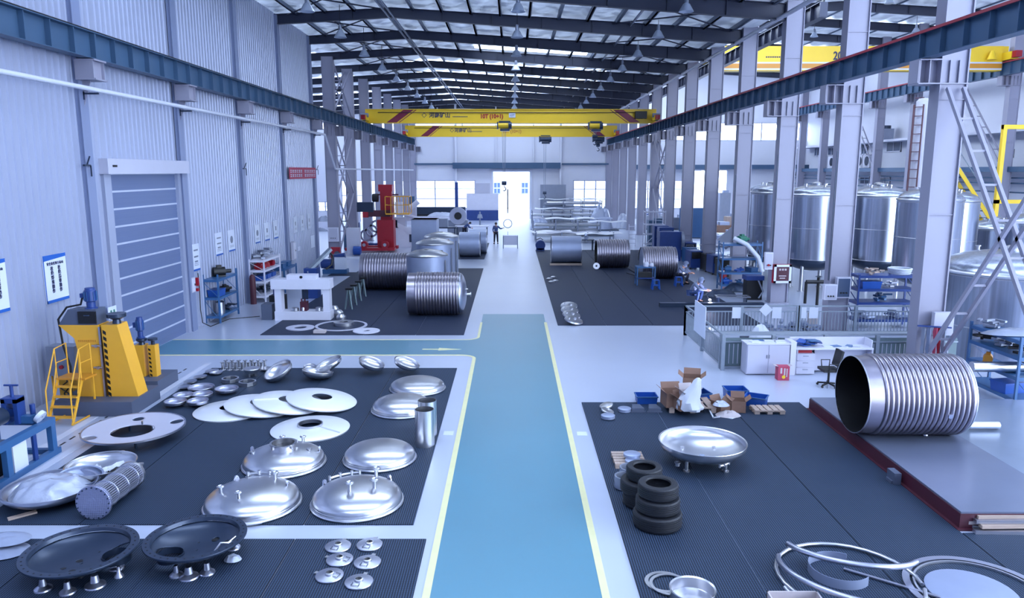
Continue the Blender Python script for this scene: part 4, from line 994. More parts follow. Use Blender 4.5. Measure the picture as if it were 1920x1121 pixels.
B().bx(.0, .05, -.35, -.25, .12, .68).build('upright', 'blue_dark', t)
B().bx(-1.0, -.12, -2.6, -.9, .12, .62).build('gear_box', 'black', t)
B().bx(-1.07, -.05, -2.7, -.6, .60, .66).build('deck_plate', 'grey_box', t)
hd = B().bx(-.66, -.58, -.15, .1, .8, 1.32).bx(-.42, -.34, -.15, .1, .8, 1.32).bx(-.66, -.34, -.15, .1, 1.24, 1.34).bx(-.6, -.4, -.1, .05, .95, 1.1).build('upright_head', 'blue_dark', t)
B().cyl((-.5, -.02, 1.3), (-.5, -.02, 1.58), .035).cyl((-.64, -.02, 1.58), (-.36, -.02, 1.58), .02, seg=8).build('screw_handle', 'blue_dark', hd)
B().cyl((-.6, -.55, 1.02), (-.6, -.25, 1.02), .17, seg=28).build('roller', 'dark_steel', t)
B().cyl((-.6, -.60, 1.02), (-.6, -.55, 1.02), .14, seg=28).build('roller_face', 'steel_dull', t)
B().lathe([(0, 0), (.3, 0), (.33, .03), (.33, .05), (0, .06)], 32, Matrix.Rotation(.25, 4, 'Y'), (-.75, -.85, .85)).build('round_plate', 'dark_steel', t)
B().cyl((-1.1, -.6, .8), (-1.1, -.6, 1.3), .05).cyl((-.2, .1, .8), (-.2, .1, 1.15), .05).build('guide_post', 'blue_dark', t)
B().bx(-.34, -.12, -.08, .08, .8, .95).build('slide_block', 'blue_paint', t)
B().lathe([(.04, -.04), (.13, -.04), (.13, .04), (.04, .04), (.04, -.04)], 20, AX @ Matrix.Rotation(.6, 4, 'Y'), (.0, -.0, .92)).build('white_wheel', 'hose_white', t)
B().bx(-.9, -.3, -2.2, -1.2, .8, .95).bx(-.8, -.4, -1.9, -1.7, .95, 1.3).build('rear_carriage', 'blue_dark', t)

# ------------------------------------------------------------------ near right mat
p = G(1317, 827, .50); R = 160*MPP(p)/2
t = thing('dished_head', 'large polished open bowl standing on short pipe legs', 'dished head', (p.x, p.y, MT))
B().lathe([(r, z+.14) for r, z in bowl_prof(R, .3, fl=.05)], 72).build('bowl', 'steel', t)
for a, rr_ in ((3.9, .62), (5.5, .62), (.8, .55), (2.3, .55)):
    B().lathe([(0, 0), (.07, 0), (.07, .02), (.035, .03), (.035, .24), (0, .24)], 20, c=(R*rr_*math.cos(a), R*rr_*math.sin(a), 0)).build('leg', 'steel', t)
tube_clamp(t, R*.6, 5.1, 5.9, .17); fitting(t, -R*.66, -R*.42, .12, .9, 'ferrule')
B().lathe([(0, .19), (.05, .19), (.055, .2), (.05, .21), (0, .21)], 20, c=(0, -.02, -.01)).build('centre_nozzle', 'steel_dull', t)
B().cyl((.28, -.16, .16), (.28, -.16, .185), .02, seg=10).build('drain_hole', 'black', t)
# pallets
def pallet(label, loc, rz_, w=1.2, d=.8, h=.13, n=5):
    t = thing('pallet', label, 'pallet', loc, rz_)
    for i in range(n): x = -w/2+(i+.5)*w/n; B().bx(x-w/n*.38, x+w/n*.38, -d/2, d/2, h-.02, h).build('deck_board', 'wood', t)
    for y in (-d/2+.05, 0, d/2-.05):
        B().bx(-w/2, w/2, y-.045, y+.045, h-.04, h-.02).build('stringer', 'wood', t)
        for x in (-w/2+.07, 0, w/2-.07): B().bx(x-.06, x+.06, y-.045, y+.045, .0, h-.04).build('block', 'wood', t)
    return t
pa_ = G(1178, 868, 0); pallet('small slatted wooden pallet holding the round plates behind the tyres', (pa_.x, pa_.y, MT), PI/2, .7, .62, .1)
pb_ = G(1290, 764, 0); pallet('wooden pallet carrying cardboard boxes at the mat edge', (pb_.x, pb_.y, MT), .0, 1.15, 1.0, .15)
pc_ = G(1438, 773, 0); pallet('small empty wooden pallet beside the blue crates', (pc_.x, pc_.y, MT), .0, .75, .45, .1)
def plate(px, py, w, z, label, m='steel_satin', tilt=(0, 0, 0), h=.03, name='round_plate'):
    p = G(px, py, z+h); R = w*MPP(p)/2
    return tag(B().lathe([(0, -h/2), (R, -h/2), (R, h/2), (R*.92, h/2+.008), (0, h/2+.005)], 36).build(name, m, loc=(p.x, p.y, z+h/2), rot=tilt), label, 'round plate')
plate(1185, 850, 32, .18, 'round dull steel plate stacked on the pallet corner', 'steel_dull', h=.05); plate(1187, 862, 30, .12, 'round steel plate lying flat on the slatted pallet', 'steel_dull', h=.05)
plate(1137, 759, 26, .10, 'small steel disc leaning on another, back of the trio', 'steel', (.1, -.25, 0)); plate(1139, 769, 25, .06, 'small steel disc in the middle of the trio', 'steel', (.1, .3, 0))
plate(1140, 778, 26, .04, 'small steel disc lying flat in front of the trio', 'steel_dull', h=.07); plate(1171, 765, 25, .03, 'small dull steel disc lying alone near the blue tray', 'steel_dull', h=.07)
def pot(px, py, w, hh, label, m='grey_metal', z=0, seg=14):
    p = G(px, py, z+hh); R = w*MPP(p)/2
    return tag(B().lathe([(R*.9, 0), (R, .02), (R, hh), (R*.86, hh), (R*.84, .02), (0, .02)], seg).build('steel_ring', m, loc=(p.x, p.y, z+MT), sharp=30), label, 'steel ring')
pot(1183, 877, 43, .26, 'grey steel ring pot behind another, next to the tyres'); pot(1172, 893, 40, .24, 'grey steel ring pot closest to the back tyre stack')
ty = None
def tyre(px, py, z, w, label, wd=.24, shift=(0, 0)):
    global ty
    if ty is None:
        ty = thing('tyre', label, 'tyre', (0, 0, 0), group='tyre stacks')
        pr = [(.21, -.11), (.27, -.125), (.315, -.115), (.33, -.09)]
        for k in range(5): z0 = -.07+k*.035; pr += [(.333, z0-.01), (.333, z0+.01), (.325, z0+.013), (.325, z0+.02)]
        pr += [(.33, .09), (.315, .115), (.27, .125), (.21, .11), (.2, .09), (.27, .05), (.28, 0), (.27, -.05), (.2, -.09), (.21, -.11)]
        B().lathe(pr, 48).build('casing', 'rubber', ty)
        B().lathe([(.205, .105), (.215, .118), (.225, .112), (.215, .10), (.205, .105)], 40).build('bead', 'black', ty); o = ty
    else: o = dup(ty, label, group='tyre stacks')
    p = G(px, py, 0); o.location = (p.x+shift[0], p.y+shift[1], z+MT); o.scale = (w/.66, w/.66, wd/.25)
tyre(1232, 985, .13, .80, 'wide lowest black tyre of the front stack', .26)
tyre(1232, 985, .385, .72, 'middle black tyre with ribbed tread in the front stack', .24, (.0, .01))
tyre(1232, 985, .625, .66, 'top black tyre of the front stack', .23, (.0, .02))
tyre(1203, 946, .12, .66, 'lowest black tyre of the back stack', .24)
tyre(1203, 946, .36, .70, 'middle black tyre of the back stack', .23, (-.03, .0))
tyre(1203, 946, .59, .62, 'top black tyre of the back stack', .23, (.03, .02))
# boxes
def cbox(px, py, w, d, hh, rz_, label, z=0.0, m='cardboard', open_=True, flaps=True):
    p = G(px, py, z); t = thing('cardboard_box', label, 'cardboard box', (p.x, p.y, z+MT), rz_); th = .008
    B().bx(-w/2, w/2, -d/2, d/2, 0, th).bx(-w/2, -w/2+th, -d/2, d/2, 0, hh).bx(w/2-th, w/2, -d/2, d/2, 0, hh).bx(-w/2, w/2, -d/2, -d/2+th, 0, hh).bx(-w/2, w/2, d/2-th, d/2, 0, hh).build('body', m, t)
    if flaps:
        for sx in (-1, 1): B().bar((sx*w/2, 0, hh), (sx*(w/2+.12), 0, hh+.1), d*.96, .006).build('flap', m, t)
        B().bar((0, d/2, hh), (0, d/2+.07, hh+.14), w*.96, .006).build('flap', m, t)
    return t
cbox(1262, 760, .5, .5, .36, .1, 'open brown cardboard box at the near end of the loaded pallet', .13)
cbox(1281, 768, .36, .34, .28, .3, 'small brown cardboard box in front on the loaded pallet', .14)
cbox(1296, 742, .44, .44, .5, -.25, 'tall brown cardboard box standing open at the back', .16)
cbox(1290, 757, .34, .32, .3, .2, 'pale grey cardboard box squeezed between brown boxes', .28, 'cardboard_light')
cbox(1351, 772, .34, .34, .22, .5, 'torn cardboard box beside the loaded pallet', 0)
cbox(1383, 771, .34, .36, .28, -.2, 'open cardboard box with folded paper beside the blue crates', 0)
t = crumple(.3, .22, .1, 12, 'packing_paper', 'cardboard_light', G(1365, 779, .02), 14); tag(t, 'crumpled packing paper spread in front of the torn boxes', 'packing paper')
t = crumple(.2, .16, .1, 15, 'packing_paper', 'plastic_film', G(1352, 760, .24), 10); tag(t, 'bunched clear wrap stuffed into the torn box', 'packing wrap')
tag(B().tube([G(1330, 768, .05), G(1338, 775, .3)-Vector((0, 0, .1)), G(1350, 781, .03), G(1372, 785, .02), G(1388, 780, .02)], .02, 6).build('white_strap', 'paper'), 'white packing strap curling on the mat', 'strap')
# bag: cone-like plastic sack
p = G(1291, 766, .17)
prof = [(.27, 0), (.3, .06), (.27, .22), (.2, .42), (.13, .6), (.08, .74), (.03, .8), (0, .8)]
b = B().lathe(prof, 20)
for v in b.b.verts: a_ = math.atan2(v.co.y, v.co.x); v.co.x *= 1+.16*math.sin(v.co.z*17+a_*5)+.1*math.sin(a_*3); v.co.y *= .6+.12*math.sin(v.co.z*13+a_*4); v.co.x += .1*v.co.z*(1 if v.co.z > .3 else 0)-.06*math.sin(v.co.z*6)
tag(b.build('plastic_sack', 'paper', loc=(p.x+.03, p.y-.12, .17), sharp=25), 'tall white plastic sack standing on the loaded pallet', 'sack')
def bin_(px, py, w, d, hh, rz_, label, z=0):
    p = G(px, py, z); t = thing('blue_crate', label, 'crate', (p.x, p.y, z+MT), rz_); th = .012
    b = B().loft([[(-w*.46, -d*.46, 0), (w*.46, -d*.46, 0), (w*.46, d*.46, 0), (-w*.46, d*.46, 0)], [(-w/2, -d/2, hh), (w/2, -d/2, hh), (w/2, d/2, hh), (-w/2, d/2, hh)],
                 [(-w/2+th, -d/2+th, hh), (w/2-th, -d/2+th, hh), (w/2-th, d/2-th, hh), (-w/2+th, d/2-th, hh)], [(-w*.45, -d*.45, th), (w*.45, -d*.45, th), (w*.45, d*.45, th), (-w*.45, d*.45, th)]])
    b.build('body', 'blue_bin', t)
    B().bx(-w/2-.015, w/2+.015, -d/2-.015, -d/2, hh-.03, hh).bx(-w/2-.015, w/2+.015, d/2, d/2+.015, hh-.03, hh).bx(-w/2-.015, -w/2, -d/2, d/2, hh-.03, hh).bx(w/2, w/2+.015, -d/2, d/2, hh-.03, hh).build('rim', 'blue_paint', t)
    return t
bin_(1211, 755, .52, .4, .2, 0, 'blue plastic tray on the mat near small steel discs')
bin_(1314, 751, .34, .5, .24, .2, 'blue plastic crate behind the white sack', .0)
bin_(1378, 747, .54, .45, .26, 0, 'taller blue plastic crate behind the torn boxes')
bin_(1417, 760, .52, .42, .24, -.5, 'slanted blue plastic crate beside the small empty pallet')
for i, px in enumerate((1194, 1225)):
    p = G(px, 770, 0)
    tag(B().prism([(-.15, -.18), (.15, -.18), (.09, .16), (-.09, .16)], 0, .1).bx(-.18, .18, -.2, -.16, 0, .03).build('steel_wedge', 'grey_box', loc=(p.x, p.y, MT)), 'flat grey wedge block in front of the blue tray, %s one' % ORD[i], 'wedge block')
# steel platform
t = thing('steel_platform', 'low steel plate platform with maroon edge under the big ribbed shell', 'platform', (7.34, 11.45, 0))
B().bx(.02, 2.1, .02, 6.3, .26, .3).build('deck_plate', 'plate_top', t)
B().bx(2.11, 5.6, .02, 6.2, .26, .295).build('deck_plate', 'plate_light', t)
B().bx(0, .06, .06, 6.3, .03, .27).bx(.0, 5.6, 0, .06, .03, .27).bx(-.06, .1, .1, 6.3, .0, .03).bx(-.06, 5.6, -.06, .1, 0, .03).build('edge_beam', 'maroon', t)
B().bx(.3, 5.5, 6.2, 6.26, 0, .26).build('back_beam', 'maroon', t)
p = G(1690, 905, 0)
tag(B().bx(-.13, .0, -.14, .14, 0, .22).bx(-.16, -.02, -.1, .1, .0, .06).build('steel_block', 'grey_box', loc=(7.27, p.y, MT)), 'small grey block bolted against the maroon platform edge', 'block')

# ribbed shells lying on their side (axis along x)
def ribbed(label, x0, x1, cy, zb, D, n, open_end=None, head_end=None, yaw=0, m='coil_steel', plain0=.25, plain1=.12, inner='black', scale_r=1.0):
    R = D/2-.035; L = x1-x0; t = thing('ribbed_tank_shell', label, 'tank shell', ((x0+x1)/2, cy, zb+D/2), yaw)
    pr = []; a, c = -L/2+plain0, L/2-plain1
    pr += [(R, -L/2), (R, a)]
    for i in range(n):
        u0 = a+(c-a)*i/n; u1 = a+(c-a)*(i+1)/n; w = u1-u0
        for k in range(9):
            th = PI*k/8; pr.append((R+.04*scale_r*math.sin(th)**.8 if 0 < k < 8 else R, u0+w*.09+w*.82*(1-math.cos(th))/2))
    pr += [(R, c), (R, L/2)]
    B().lathe(pr, 72, AX).build('coiled_shell', m, t, sharp=75)
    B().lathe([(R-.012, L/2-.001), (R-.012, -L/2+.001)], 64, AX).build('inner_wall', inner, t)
    for s_, sd in ((-1, 'l'), (1, 'r')):
        B().lathe([(R-.012, s_*L/2), (R+.008, s_*L/2), (R+.008, s_*(L/2-.02)), (R-.012, s_*(L/2-.02)), (R-.012, s_*L/2)], 64, AX).build('rim', 'steel', t)
    if head_end:
        s_ = head_end; pr = [(R*math.cos(PI/2*i/8) if i < 8 else 0, s_*(L/2+.02+.28*math.sin(PI/2*i/8))) for i in range(9)]
        B().lathe(pr, 56, AX).build('end_head', 'steel_satin', t)
        pr = [(R*.93, s_*(L/2+.05)), (R*.96, s_*(L/2+.09)), (R*.9, s_*(L/2+.14)), (R*.87, s_*(L/2+.11))]
        B().lathe(pr, 56, AX).build('head_coil', m, t)
        nn = B().cyl((s_*(L/2+.25), 0, -.05), (s_*(L/2+.48), 0, -.05), .06).cyl((s_*(L/2+.44), 0, -.05), (s_*(L/2+.48), 0, -.05), .1).cyl((s_*(L/2+.2), -.2, .2), (s_*(L/2+.36), -.2, .2), .03).build('head_nozzle', 'steel', t)
    if open_end is None:
        B().lathe([(0, -L/2+.04), (R-.01, -L/2+.04)], 48, AX).build('end_disc', 'steel_dull', t)
    return t, R
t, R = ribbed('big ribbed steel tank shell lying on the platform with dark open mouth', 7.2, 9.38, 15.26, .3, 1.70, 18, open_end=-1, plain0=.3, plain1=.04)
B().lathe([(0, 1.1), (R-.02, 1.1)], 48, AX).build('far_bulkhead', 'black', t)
for x, a in ((.4, 4.4), (.95, 5.6), (.55, 3.4)): B().cyl((x, (R+.02)*math.cos(a), (R+.02)*math.sin(a)), (x, (R+.06)*math.cos(a), (R+.06)*math.sin(a)), .05, seg=12).build('pad', 'steel_satin', t)
p = G(822, 588, 0)
ribbed('ribbed tank shell with domed end nearest the walkway', -4.2, -2.15, 30.1, MT, 1.74, 15, head_end=1, plain0=.3, plain1=.0)
ribbed('ribbed tank shell lying behind, closer to the portal machine', -7.45, -5.0, 36.8, MT, 1.80, 16, plain0=.18)
ribbed('ribbed tank shell with dark open mouth facing the walkway', 5.1, 7.05, 45.2, MT, 1.72, 12, open_end=-1, plain0=.1)
t, R = ribbed('ribbed tank shell behind the blue welding table', 7.04, 8.9, 40.6, MT, 1.74, 14, plain0=.1)
def plain(label, x0, x1, cy, D, m='steel_dull', zb=MT, yaw=0):
    R = D/2; L = x1-x0; t = thing('plain_tank_shell', label, 'tank shell', ((x0+x1)/2, cy, zb+R), yaw)
    B().lathe([(R, -L/2), (R, L/2), (R-.015, L/2), (R-.015, -L/2), (R, -L/2)], 72, AX).build('shell', m, t, sharp=60)
    for s_ in (-1, 1): B().lathe([(R+.004, s_*(L/2)), (R+.004, s_*(L/2-.03)), (R-.018, s_*(L/2-.03)), (R-.018, s_*(L/2)), (R+.004, s_*L/2)], 64, AX).build('rim', 'steel', t)
plain('smooth steel cylinder lying on the far mat beside the timber bearer', 2.5, 4.4, 47.6, 1.72)
plain('smooth pale steel cylinder nearer, by the upright tanks', -3.6, -2.2, 51.4, 1.66)
plain('smooth steel cylinder behind another, by the standing worker', -3.1, -1.8, 53.4, 1.7)
tag(B().bx(-1.0, 1.0, -.12, .12, 0, .1).build('timber_bearer', 'wood', loc=G(1061, 497, .02)), 'pale timber bearer lying before the smooth steel cylinder', 'bearer')
# upright tanks behind
def upright(x, y, D, hh, label):
    t = thing('upright_tank', label, 'tank', (x, y, MT)); R = D/2
    B().cyl((0, 0, 0), (0, 0, hh), R, seg=64).build('shell', 'steel_dull', t)
    B().lathe([(R+.01, hh-.04), (R+.02, hh), (R-.03, hh+.06), (R*.6, hh+.2), (R*.2, hh+.27), (0, hh+.28)], 64).build('roof_cone', 'steel', t)
    for a, r in ((2.5, .6), (.6, .7), (4.7, .15)): B().cyl((R*r*math.cos(a), R*r*math.sin(a), hh+.28-.26*r), (R*r*math.cos(a), R*r*math.sin(a), hh+.30-.2*r), .12 if r < .2 else .15).build('hatch_hole', 'black', t)
    B().bar((R*.93, -R*.5, .1), (R*.93, -R*.5, hh*.9), .05).build('side_strip', 'steel', t)
upright(-3.95, 34.6, 1.92, 1.95, 'upright grey tank with conical top right behind the ribbed shell')
upright(-3.95, 38.2, 1.92, 2.15, 'second upright grey tank with conical top')
upright(-4.0, 42.2, 1.9, 2.15, 'third and farthest upright grey tank with conical top')
p = G(820, 480, 0)
# ================================================================== MIDDLE AND FAR GROUND, RIBBED WALL SIDE
def at(px, py, z=0): p = G(px, py, z); return (p.x, p.y, z)
# portal machine
p = G(518, 600); q = G(620, 600)
t = thing('portal_machine', 'white steel portal frame machine with thick top beam and base', 'machine', (p.x, p.y, 0)); t.scale = (1, 1, .86); w = q.x-p.x
B().bx(-.12, w+.06, -.12, .45, 1.45, 1.9).build('top_beam', 'machine_white', t)
for x in (.06, w-.2): 
    B().bx(x-.06, x+.2, -.06, .35, .0, 1.45).build('upright', 'machine_white', t)
B().bx(-.02, w+.02, -.1, .5, .0, .42).build('base', 'machine_white', t)
B().bx(.5, w-.5, -.05, .4, 1.9, 2.1).build('top_plate', 'machine_white', t); B().cyl((w*.5, -.07, 2.0), (w*.5, -.05, 2.0), .06).build('round_mark', 'black', t)
B().bx(w*.48, w*.53, .1, .16, .95, 1.45).bx(w*.54, w*.59, .1, .16, .95, 1.45).build('press_rods', 'dark_steel', t)
vz = B().bx(w*.45, w*.57, .0, .3, .42, .85).bx(w*.47, w*.49, .0, .04, .85, 1.0).bx(w*.53, w*.55, .0, .04, .85, 1.0).build('tool_block', 'maroon', t)
for i, (x, r) in enumerate(((.35, .14), (.5, .07), (.78, .12), (.9, .1))): tag(B().lathe([(0, 0), (r, 0), (r, .12), (r*.8, .14), (0, .14)], 20).build('steel_flange', 'steel', loc=(p.x+w*x, p.y+.05, .37)), 'small steel flange left on the portal machine base, %s from the ribbed wall' % ORD[i], 'flange')
p2_ = G(505, 600); tag(B().bx(-.2, .22, -.1, .5, 0, .62).build('control_box', 'grey_box', loc=(p2_.x-.1, p2_.y+.1, 0)), 'dark grey control box standing against the portal machine', 'control box')
pp = G(522, 588); t = thing('oil_pump', 'black pump unit standing behind the grey control box', 'pump', (pp.x-.2, pp.y+.5, 0)); B().bx(-.25, .35, -.2, .3, 0, .7).build('tank', 'black', t); B().cyl((0, 0, .7), (0, 0, 1.05), .13).cyl((.2, 0, .7), (.2, 0, .9), .06).build('motor', 'blue_dark', t)
# sloped feed conveyor beyond portal
pa = G(560, 575); t = thing('feed_arm', 'dark slanted feeder arm rising behind the portal machine', 'feeder', (pa.x-.2, pa.y+2.2, 0))
B().bar((0, 0, 1.2), (.95, .8, 2.2), .3, .12).build('arm', 'fence_grey', t); B().bx(-.1, .5, -.1, .5, 0, 1.4).build('foot', 'blue_dark', t)
B().tube([(.9, .7, 2.1), (1.1, .6, 1.9), (1.05, .5, 1.5), (.8, .4, 1.3)], .05, 8).build('hose', 'black', t)
# rings on mat by the portal machine
def flat_ring(px, py, w, r_in, label, m='steel_satin', hgt=.03, z=MT, seg=56, name='flat_ring'):
    p = G(px, py, z); R = w*MPP(p)/2
    return tag(B().lathe([(R*r_in, 0), (R, 0), (R, hgt), (R*r_in, hgt), (R*r_in, 0)], seg).build(name, m, loc=(p.x, p.y, z+.002)), label, 'ring')
flat_ring(563, 615, 52, .45, 'flat pale ring lying nearest the ribbed wall on the far mat', 'cabinet_grey')
flat_ring(640, 611, 96, .9, 'big thin pale ring lying around a steel flange on the mat', 'cabinet_grey')
flat_ring(645, 609, 38, .4, 'thick steel flange lying inside the big thin ring', 'steel', .12, name='steel_flange')
flat_ring(687, 621, 50, .28, 'pale ring plate overlapping the big thin ring edge', 'machine_white')
tag(B().box((0, 0, .06), (.42, .25, .1)).build('wood_block', 'cardboard_light', loc=at(600, 624, .02)), 'small pale wooden block in front of the big thin ring', 'block')
# scrap saw horses
for i in range(4):
    p = G(648+i*9, 580-i*8); t = thing('trestle_stand', 'dark green trestle stand in the leaning row, %s from the viewpoint' % ORD[i], 'stand', (p.x, p.y+.2, 0), group='trestle stands')
    B().bar((0, -.3, 0), (.1, -.05, .85), .05).bar((.3, -.3, 0), (.15, -.05, .85), .05).build('front_legs', 'panel_green', t); B().bar((.1, .3, 0), (.12, -.05, .85), .05).build('back_leg', 'panel_green', t)
    B().bx(0, .28, -.12, .04, .82, .9).build('saddle', 'black', t)
for i, (px, py, s) in enumerate(((633, 590, .25), (640, 598, .2), (628, 582, .18))):
    tag(B().lathe([(0, 0), (s, 0), (s, .1), (s*.6, .2), (0, .22)], 16).build('scrap_part', 'steel', loc=at(px, py, .02)), 'steel offcut lying beside the portal machine foot, %s of three' % ORD[i], 'steel offcut')
tag(B().bx(-.35, .35, -.25, .25, .0, .25).build('tool_box', 'blue_dark', loc=(G(650, 560).x, G(650, 560).y+1.0, .95)), 'blue box set on top of the trestle row', 'tool box') if False else None
# racks
def rack(label, loc, rz_, w, d, hh, shelves, m='blue_paint', braces=True):
    t = thing('storage_rack', label, 'rack', loc, rz_)
    for x in (-w/2, w/2):
        for y in (-d/2, d/2): B().bx(x-.03, x+.03, y-.03, y+.03, 0, hh).build('post', m, t)
    for z in shelves: B().bx(-w/2, w/2, -d/2, d/2, z-.015, z).bx(-w/2, w/2, -d/2-.02, -d/2+.02, z-.09, z).bx(-w/2, w/2, d/2-.02, d/2+.02, z-.09, z).bx(-w/2-.02, -w/2+.02, -d/2, d/2, z-.09, z).bx(w/2-.02, w/2+.02, -d/2, d/2, z-.09, z).build('shelf', m, t)
    if braces:
        for x in (-w/2, w/2):
            zz = [0.1]+list(shelves[1:]) if len(shelves) > 1 else [0.1, hh]
            for a, c in zip(zz, zz[1:]): B().bar((x, -d/2, a), (x, d/2, c-.1), .03, .015).build('brace', m, t)
    return t
def loose(name, label, cat, loc, kind, m, s=1.0, rz_=0):
    b = B()
    if kind == 'box': b.loft([[(-.3*s, -.2*s, 0), (.3*s, -.2*s, 0), (.3*s, .2*s, 0), (-.3*s, .2*s, 0)], [(-.33*s, -.22*s, .24*s), (.33*s, -.22*s, .24*s), (.33*s, .22*s, .24*s), (-.33*s, .22*s, .24*s)]]).bx(-.34*s, .34*s, -.23*s, .23*s, .22*s, .25*s)
    elif kind == 'cyl': b.lathe([(0, 0), (.16*s, 0), (.16*s, .4*s), (.1*s, .44*s), (0, .44*s)], 20)
    elif kind == 'motor': b.cyl((-.22*s, 0, .15*s), (.12*s, 0, .15*s), .14*s, seg=14).cyl((.12*s, 0, .15*s), (.3*s, 0, .15*s), .06*s, seg=10).bx(-.15*s, .1*s, -.14*s, .14*s, 0, .05*s).box((-.05*s, 0, .3*s), (.14*s, .12*s, .1*s))
    elif kind == 'coil':
        for k in range(4): b.tube([((.22+.01*k)*s*math.cos(2*PI*i/16), (.22+.01*k)*s*math.sin(2*PI*i/16), (.03+.035*k)*s) for i in range(16)], .02*s, 6, True)
    elif kind == 'heap':
        r_ = random.Random(name+label)
        for k in range(9): b.box((r_.uniform(-.25, .25)*s, r_.uniform(-.18, .18)*s, (.04+.02*k)*s), (r_.uniform(.1, .35)*s, r_.uniform(.05, .15)*s, .05*s), rz=r_.uniform(0, 3))
    o = b.build(name, m, loc=loc, rz=rz_); return tag(o, label, cat)
pr_ = G(432, 588); X0, Y0 = -11.62, 29.3
rack('blue steel rack beside the roller door with bins and motors', (X0+.06, Y0, 0), PI/2, 1.95, .56, 1.9, (.28, 1.0, 1.7))
loose('plastic_bin', 'dark blue bin on the upper shelf of the blue wall rack', 'bin', (X0+.06, Y0-.45, 1.0), 'box', 'blue_bin', 1.05, PI/2)
loose('electric_motor', 'black motor lying on top of the blue wall rack', 'motor', (X0+.1, Y0, 1.7), 'motor', 'black', 1.3, .6)
loose('electric_motor', 'small black motor on the middle of the blue wall rack', 'motor', (X0+.05, Y0+.5, 1.0), 'motor', 'black', .9, 1)
loose('steel_canister', 'steel canister at the bottom of the blue wall rack', 'canister', (X0+.1, Y0-.3, .28), 'cyl', 'steel', 1.1)
loose('scrap_heap', 'heap of dark parts at the bottom of the blue wall rack', 'scrap heap', (X0+.06, Y0+.45, .28), 'heap', 'dark_steel', 1.2)
X1, Y1 = -11.35, 34.1
rack('white steel rack with red parts and blue bins near the wall', (X1, Y1, 0), PI/2, 2.3, .65, 1.95, (.3, .95, 1.45, 1.9), 'machine_white')
for i in range(4): loose('red_part', 'red casting on the second highest shelf of the white rack, %s along' % ORD[i], 'red casting', (X1, Y1-.8+.5*i, 1.45), 'motor', 'red_machine', .9, i)
for i in range(3): loose('plastic_bin', 'blue bin low in the white rack, %s along' % ORD[i], 'bin', (X1, Y1-.7+.7*i, .95), 'box', 'blue_bin', .85, PI/2)
for i in range(2): loose('dark_bundle', 'dark bundle of rods lying atop the white rack, %s one' % ORD[i], 'bundle', (X1, Y1-.5+.9*i, 1.9), 'heap', 'grey_metal', 1.6, i)
loose('scrap_heap', 'grey scrap heap on the lowest shelf of the white rack', 'scrap heap', (X1, Y1, .3), 'heap', 'dark_steel', 1.4)
t = rack('low blue rack behind the white rack', (-11.3, 36.7, 0), PI/2, 2.0, .65, 1.2, (.5, 1.15))
for i in range(2): loose('plastic_bin', 'blue bin on the low blue rack, %s one' % ORD[i], 'bin', (-11.3, 36.2+.9*i, 1.15), 'box', 'blue_paint', .9, PI/2)
t = thing('gas_cylinder', 'dark red gas cylinder standing before the white rack', 'gas cylinder', (-11.45, 32.6, 0)); B().lathe([(0, 0), (.13, 0), (.13, 1.15), (.1, 1.27), (.04, 1.32), (0, 1.33)], 20).build('bottle', 'maroon', t); B().cyl((0, 0, 1.32), (0, 0, 1.45), .035).build('valve', 'steel', t)
# blue machine on small dark plate near wall end
p = G(633, 512); t = thing('blue_pump_unit', 'small blue motor unit on the floor near the wall end', 'machine', (p.x, p.y, 0))
B().bx(-.8, .6, -.3, .3, 0, .25).build('base', 'blue_paint', t); B().cyl((-.9, 0, .55), (-.2, 0, .55), .28, seg=20).build('motor', 'blue_dark', t); B().bx(-.1, .5, -.25, .25, .25, .95).build('cabinet', 'sign_white', t); B().cyl((-.2, -.1, .95), (.5, -.1, 1.05), .15).build('drum', 'blue_dark', t)
tag(B().bx(-1.2, .8, -.9, .6, 0, .012).build('floor_plate', 'ribbed_rubber_far', loc=(p.x+.9, p.y-.3, 0)), 'small dark rubber sheet under the blue motor unit', 'rubber sheet')
# column foot boxes
def colbox(X, Y, z, w, h, label, m='machine_white', name='switch_box', d=.2, extra=None):
    t = thing(name, label, 'electrical box', (X, Y, z)); B().bx(-w/2, w/2, -d, 0, 0, h).build('box', m, t); B().bx(-w*.42, w*.42, -d-.01, -d, h*.06, h*.94).build('box_door', 'cabinet_grey' if m == 'machine_white' else 'glass_dark', t)
    for i in range(3): B().cyl((-w*.2+i*w*.2, -d-.01, h*.25), (-w*.2+i*w*.2, -d-.04, h*.25), .03, seg=8).build('knob', 'black', t)
    return t
colbox(-12.1, 50.7, 1.1, .7, .95, 'white switch box low on the first free column past the wall')
t = thing('fire_box', 'red fire box with extinguisher at the foot of first free column', 'fire box', (-11.9, 50.3, 0)); B().bx(-.3, .3, -.2, .1, 0, .75).build('box', 'red_machine', t); B().cyl((.12, -.22, .3), (.12, -.28, .3), .2).build('gauge', 'grey_box', t)
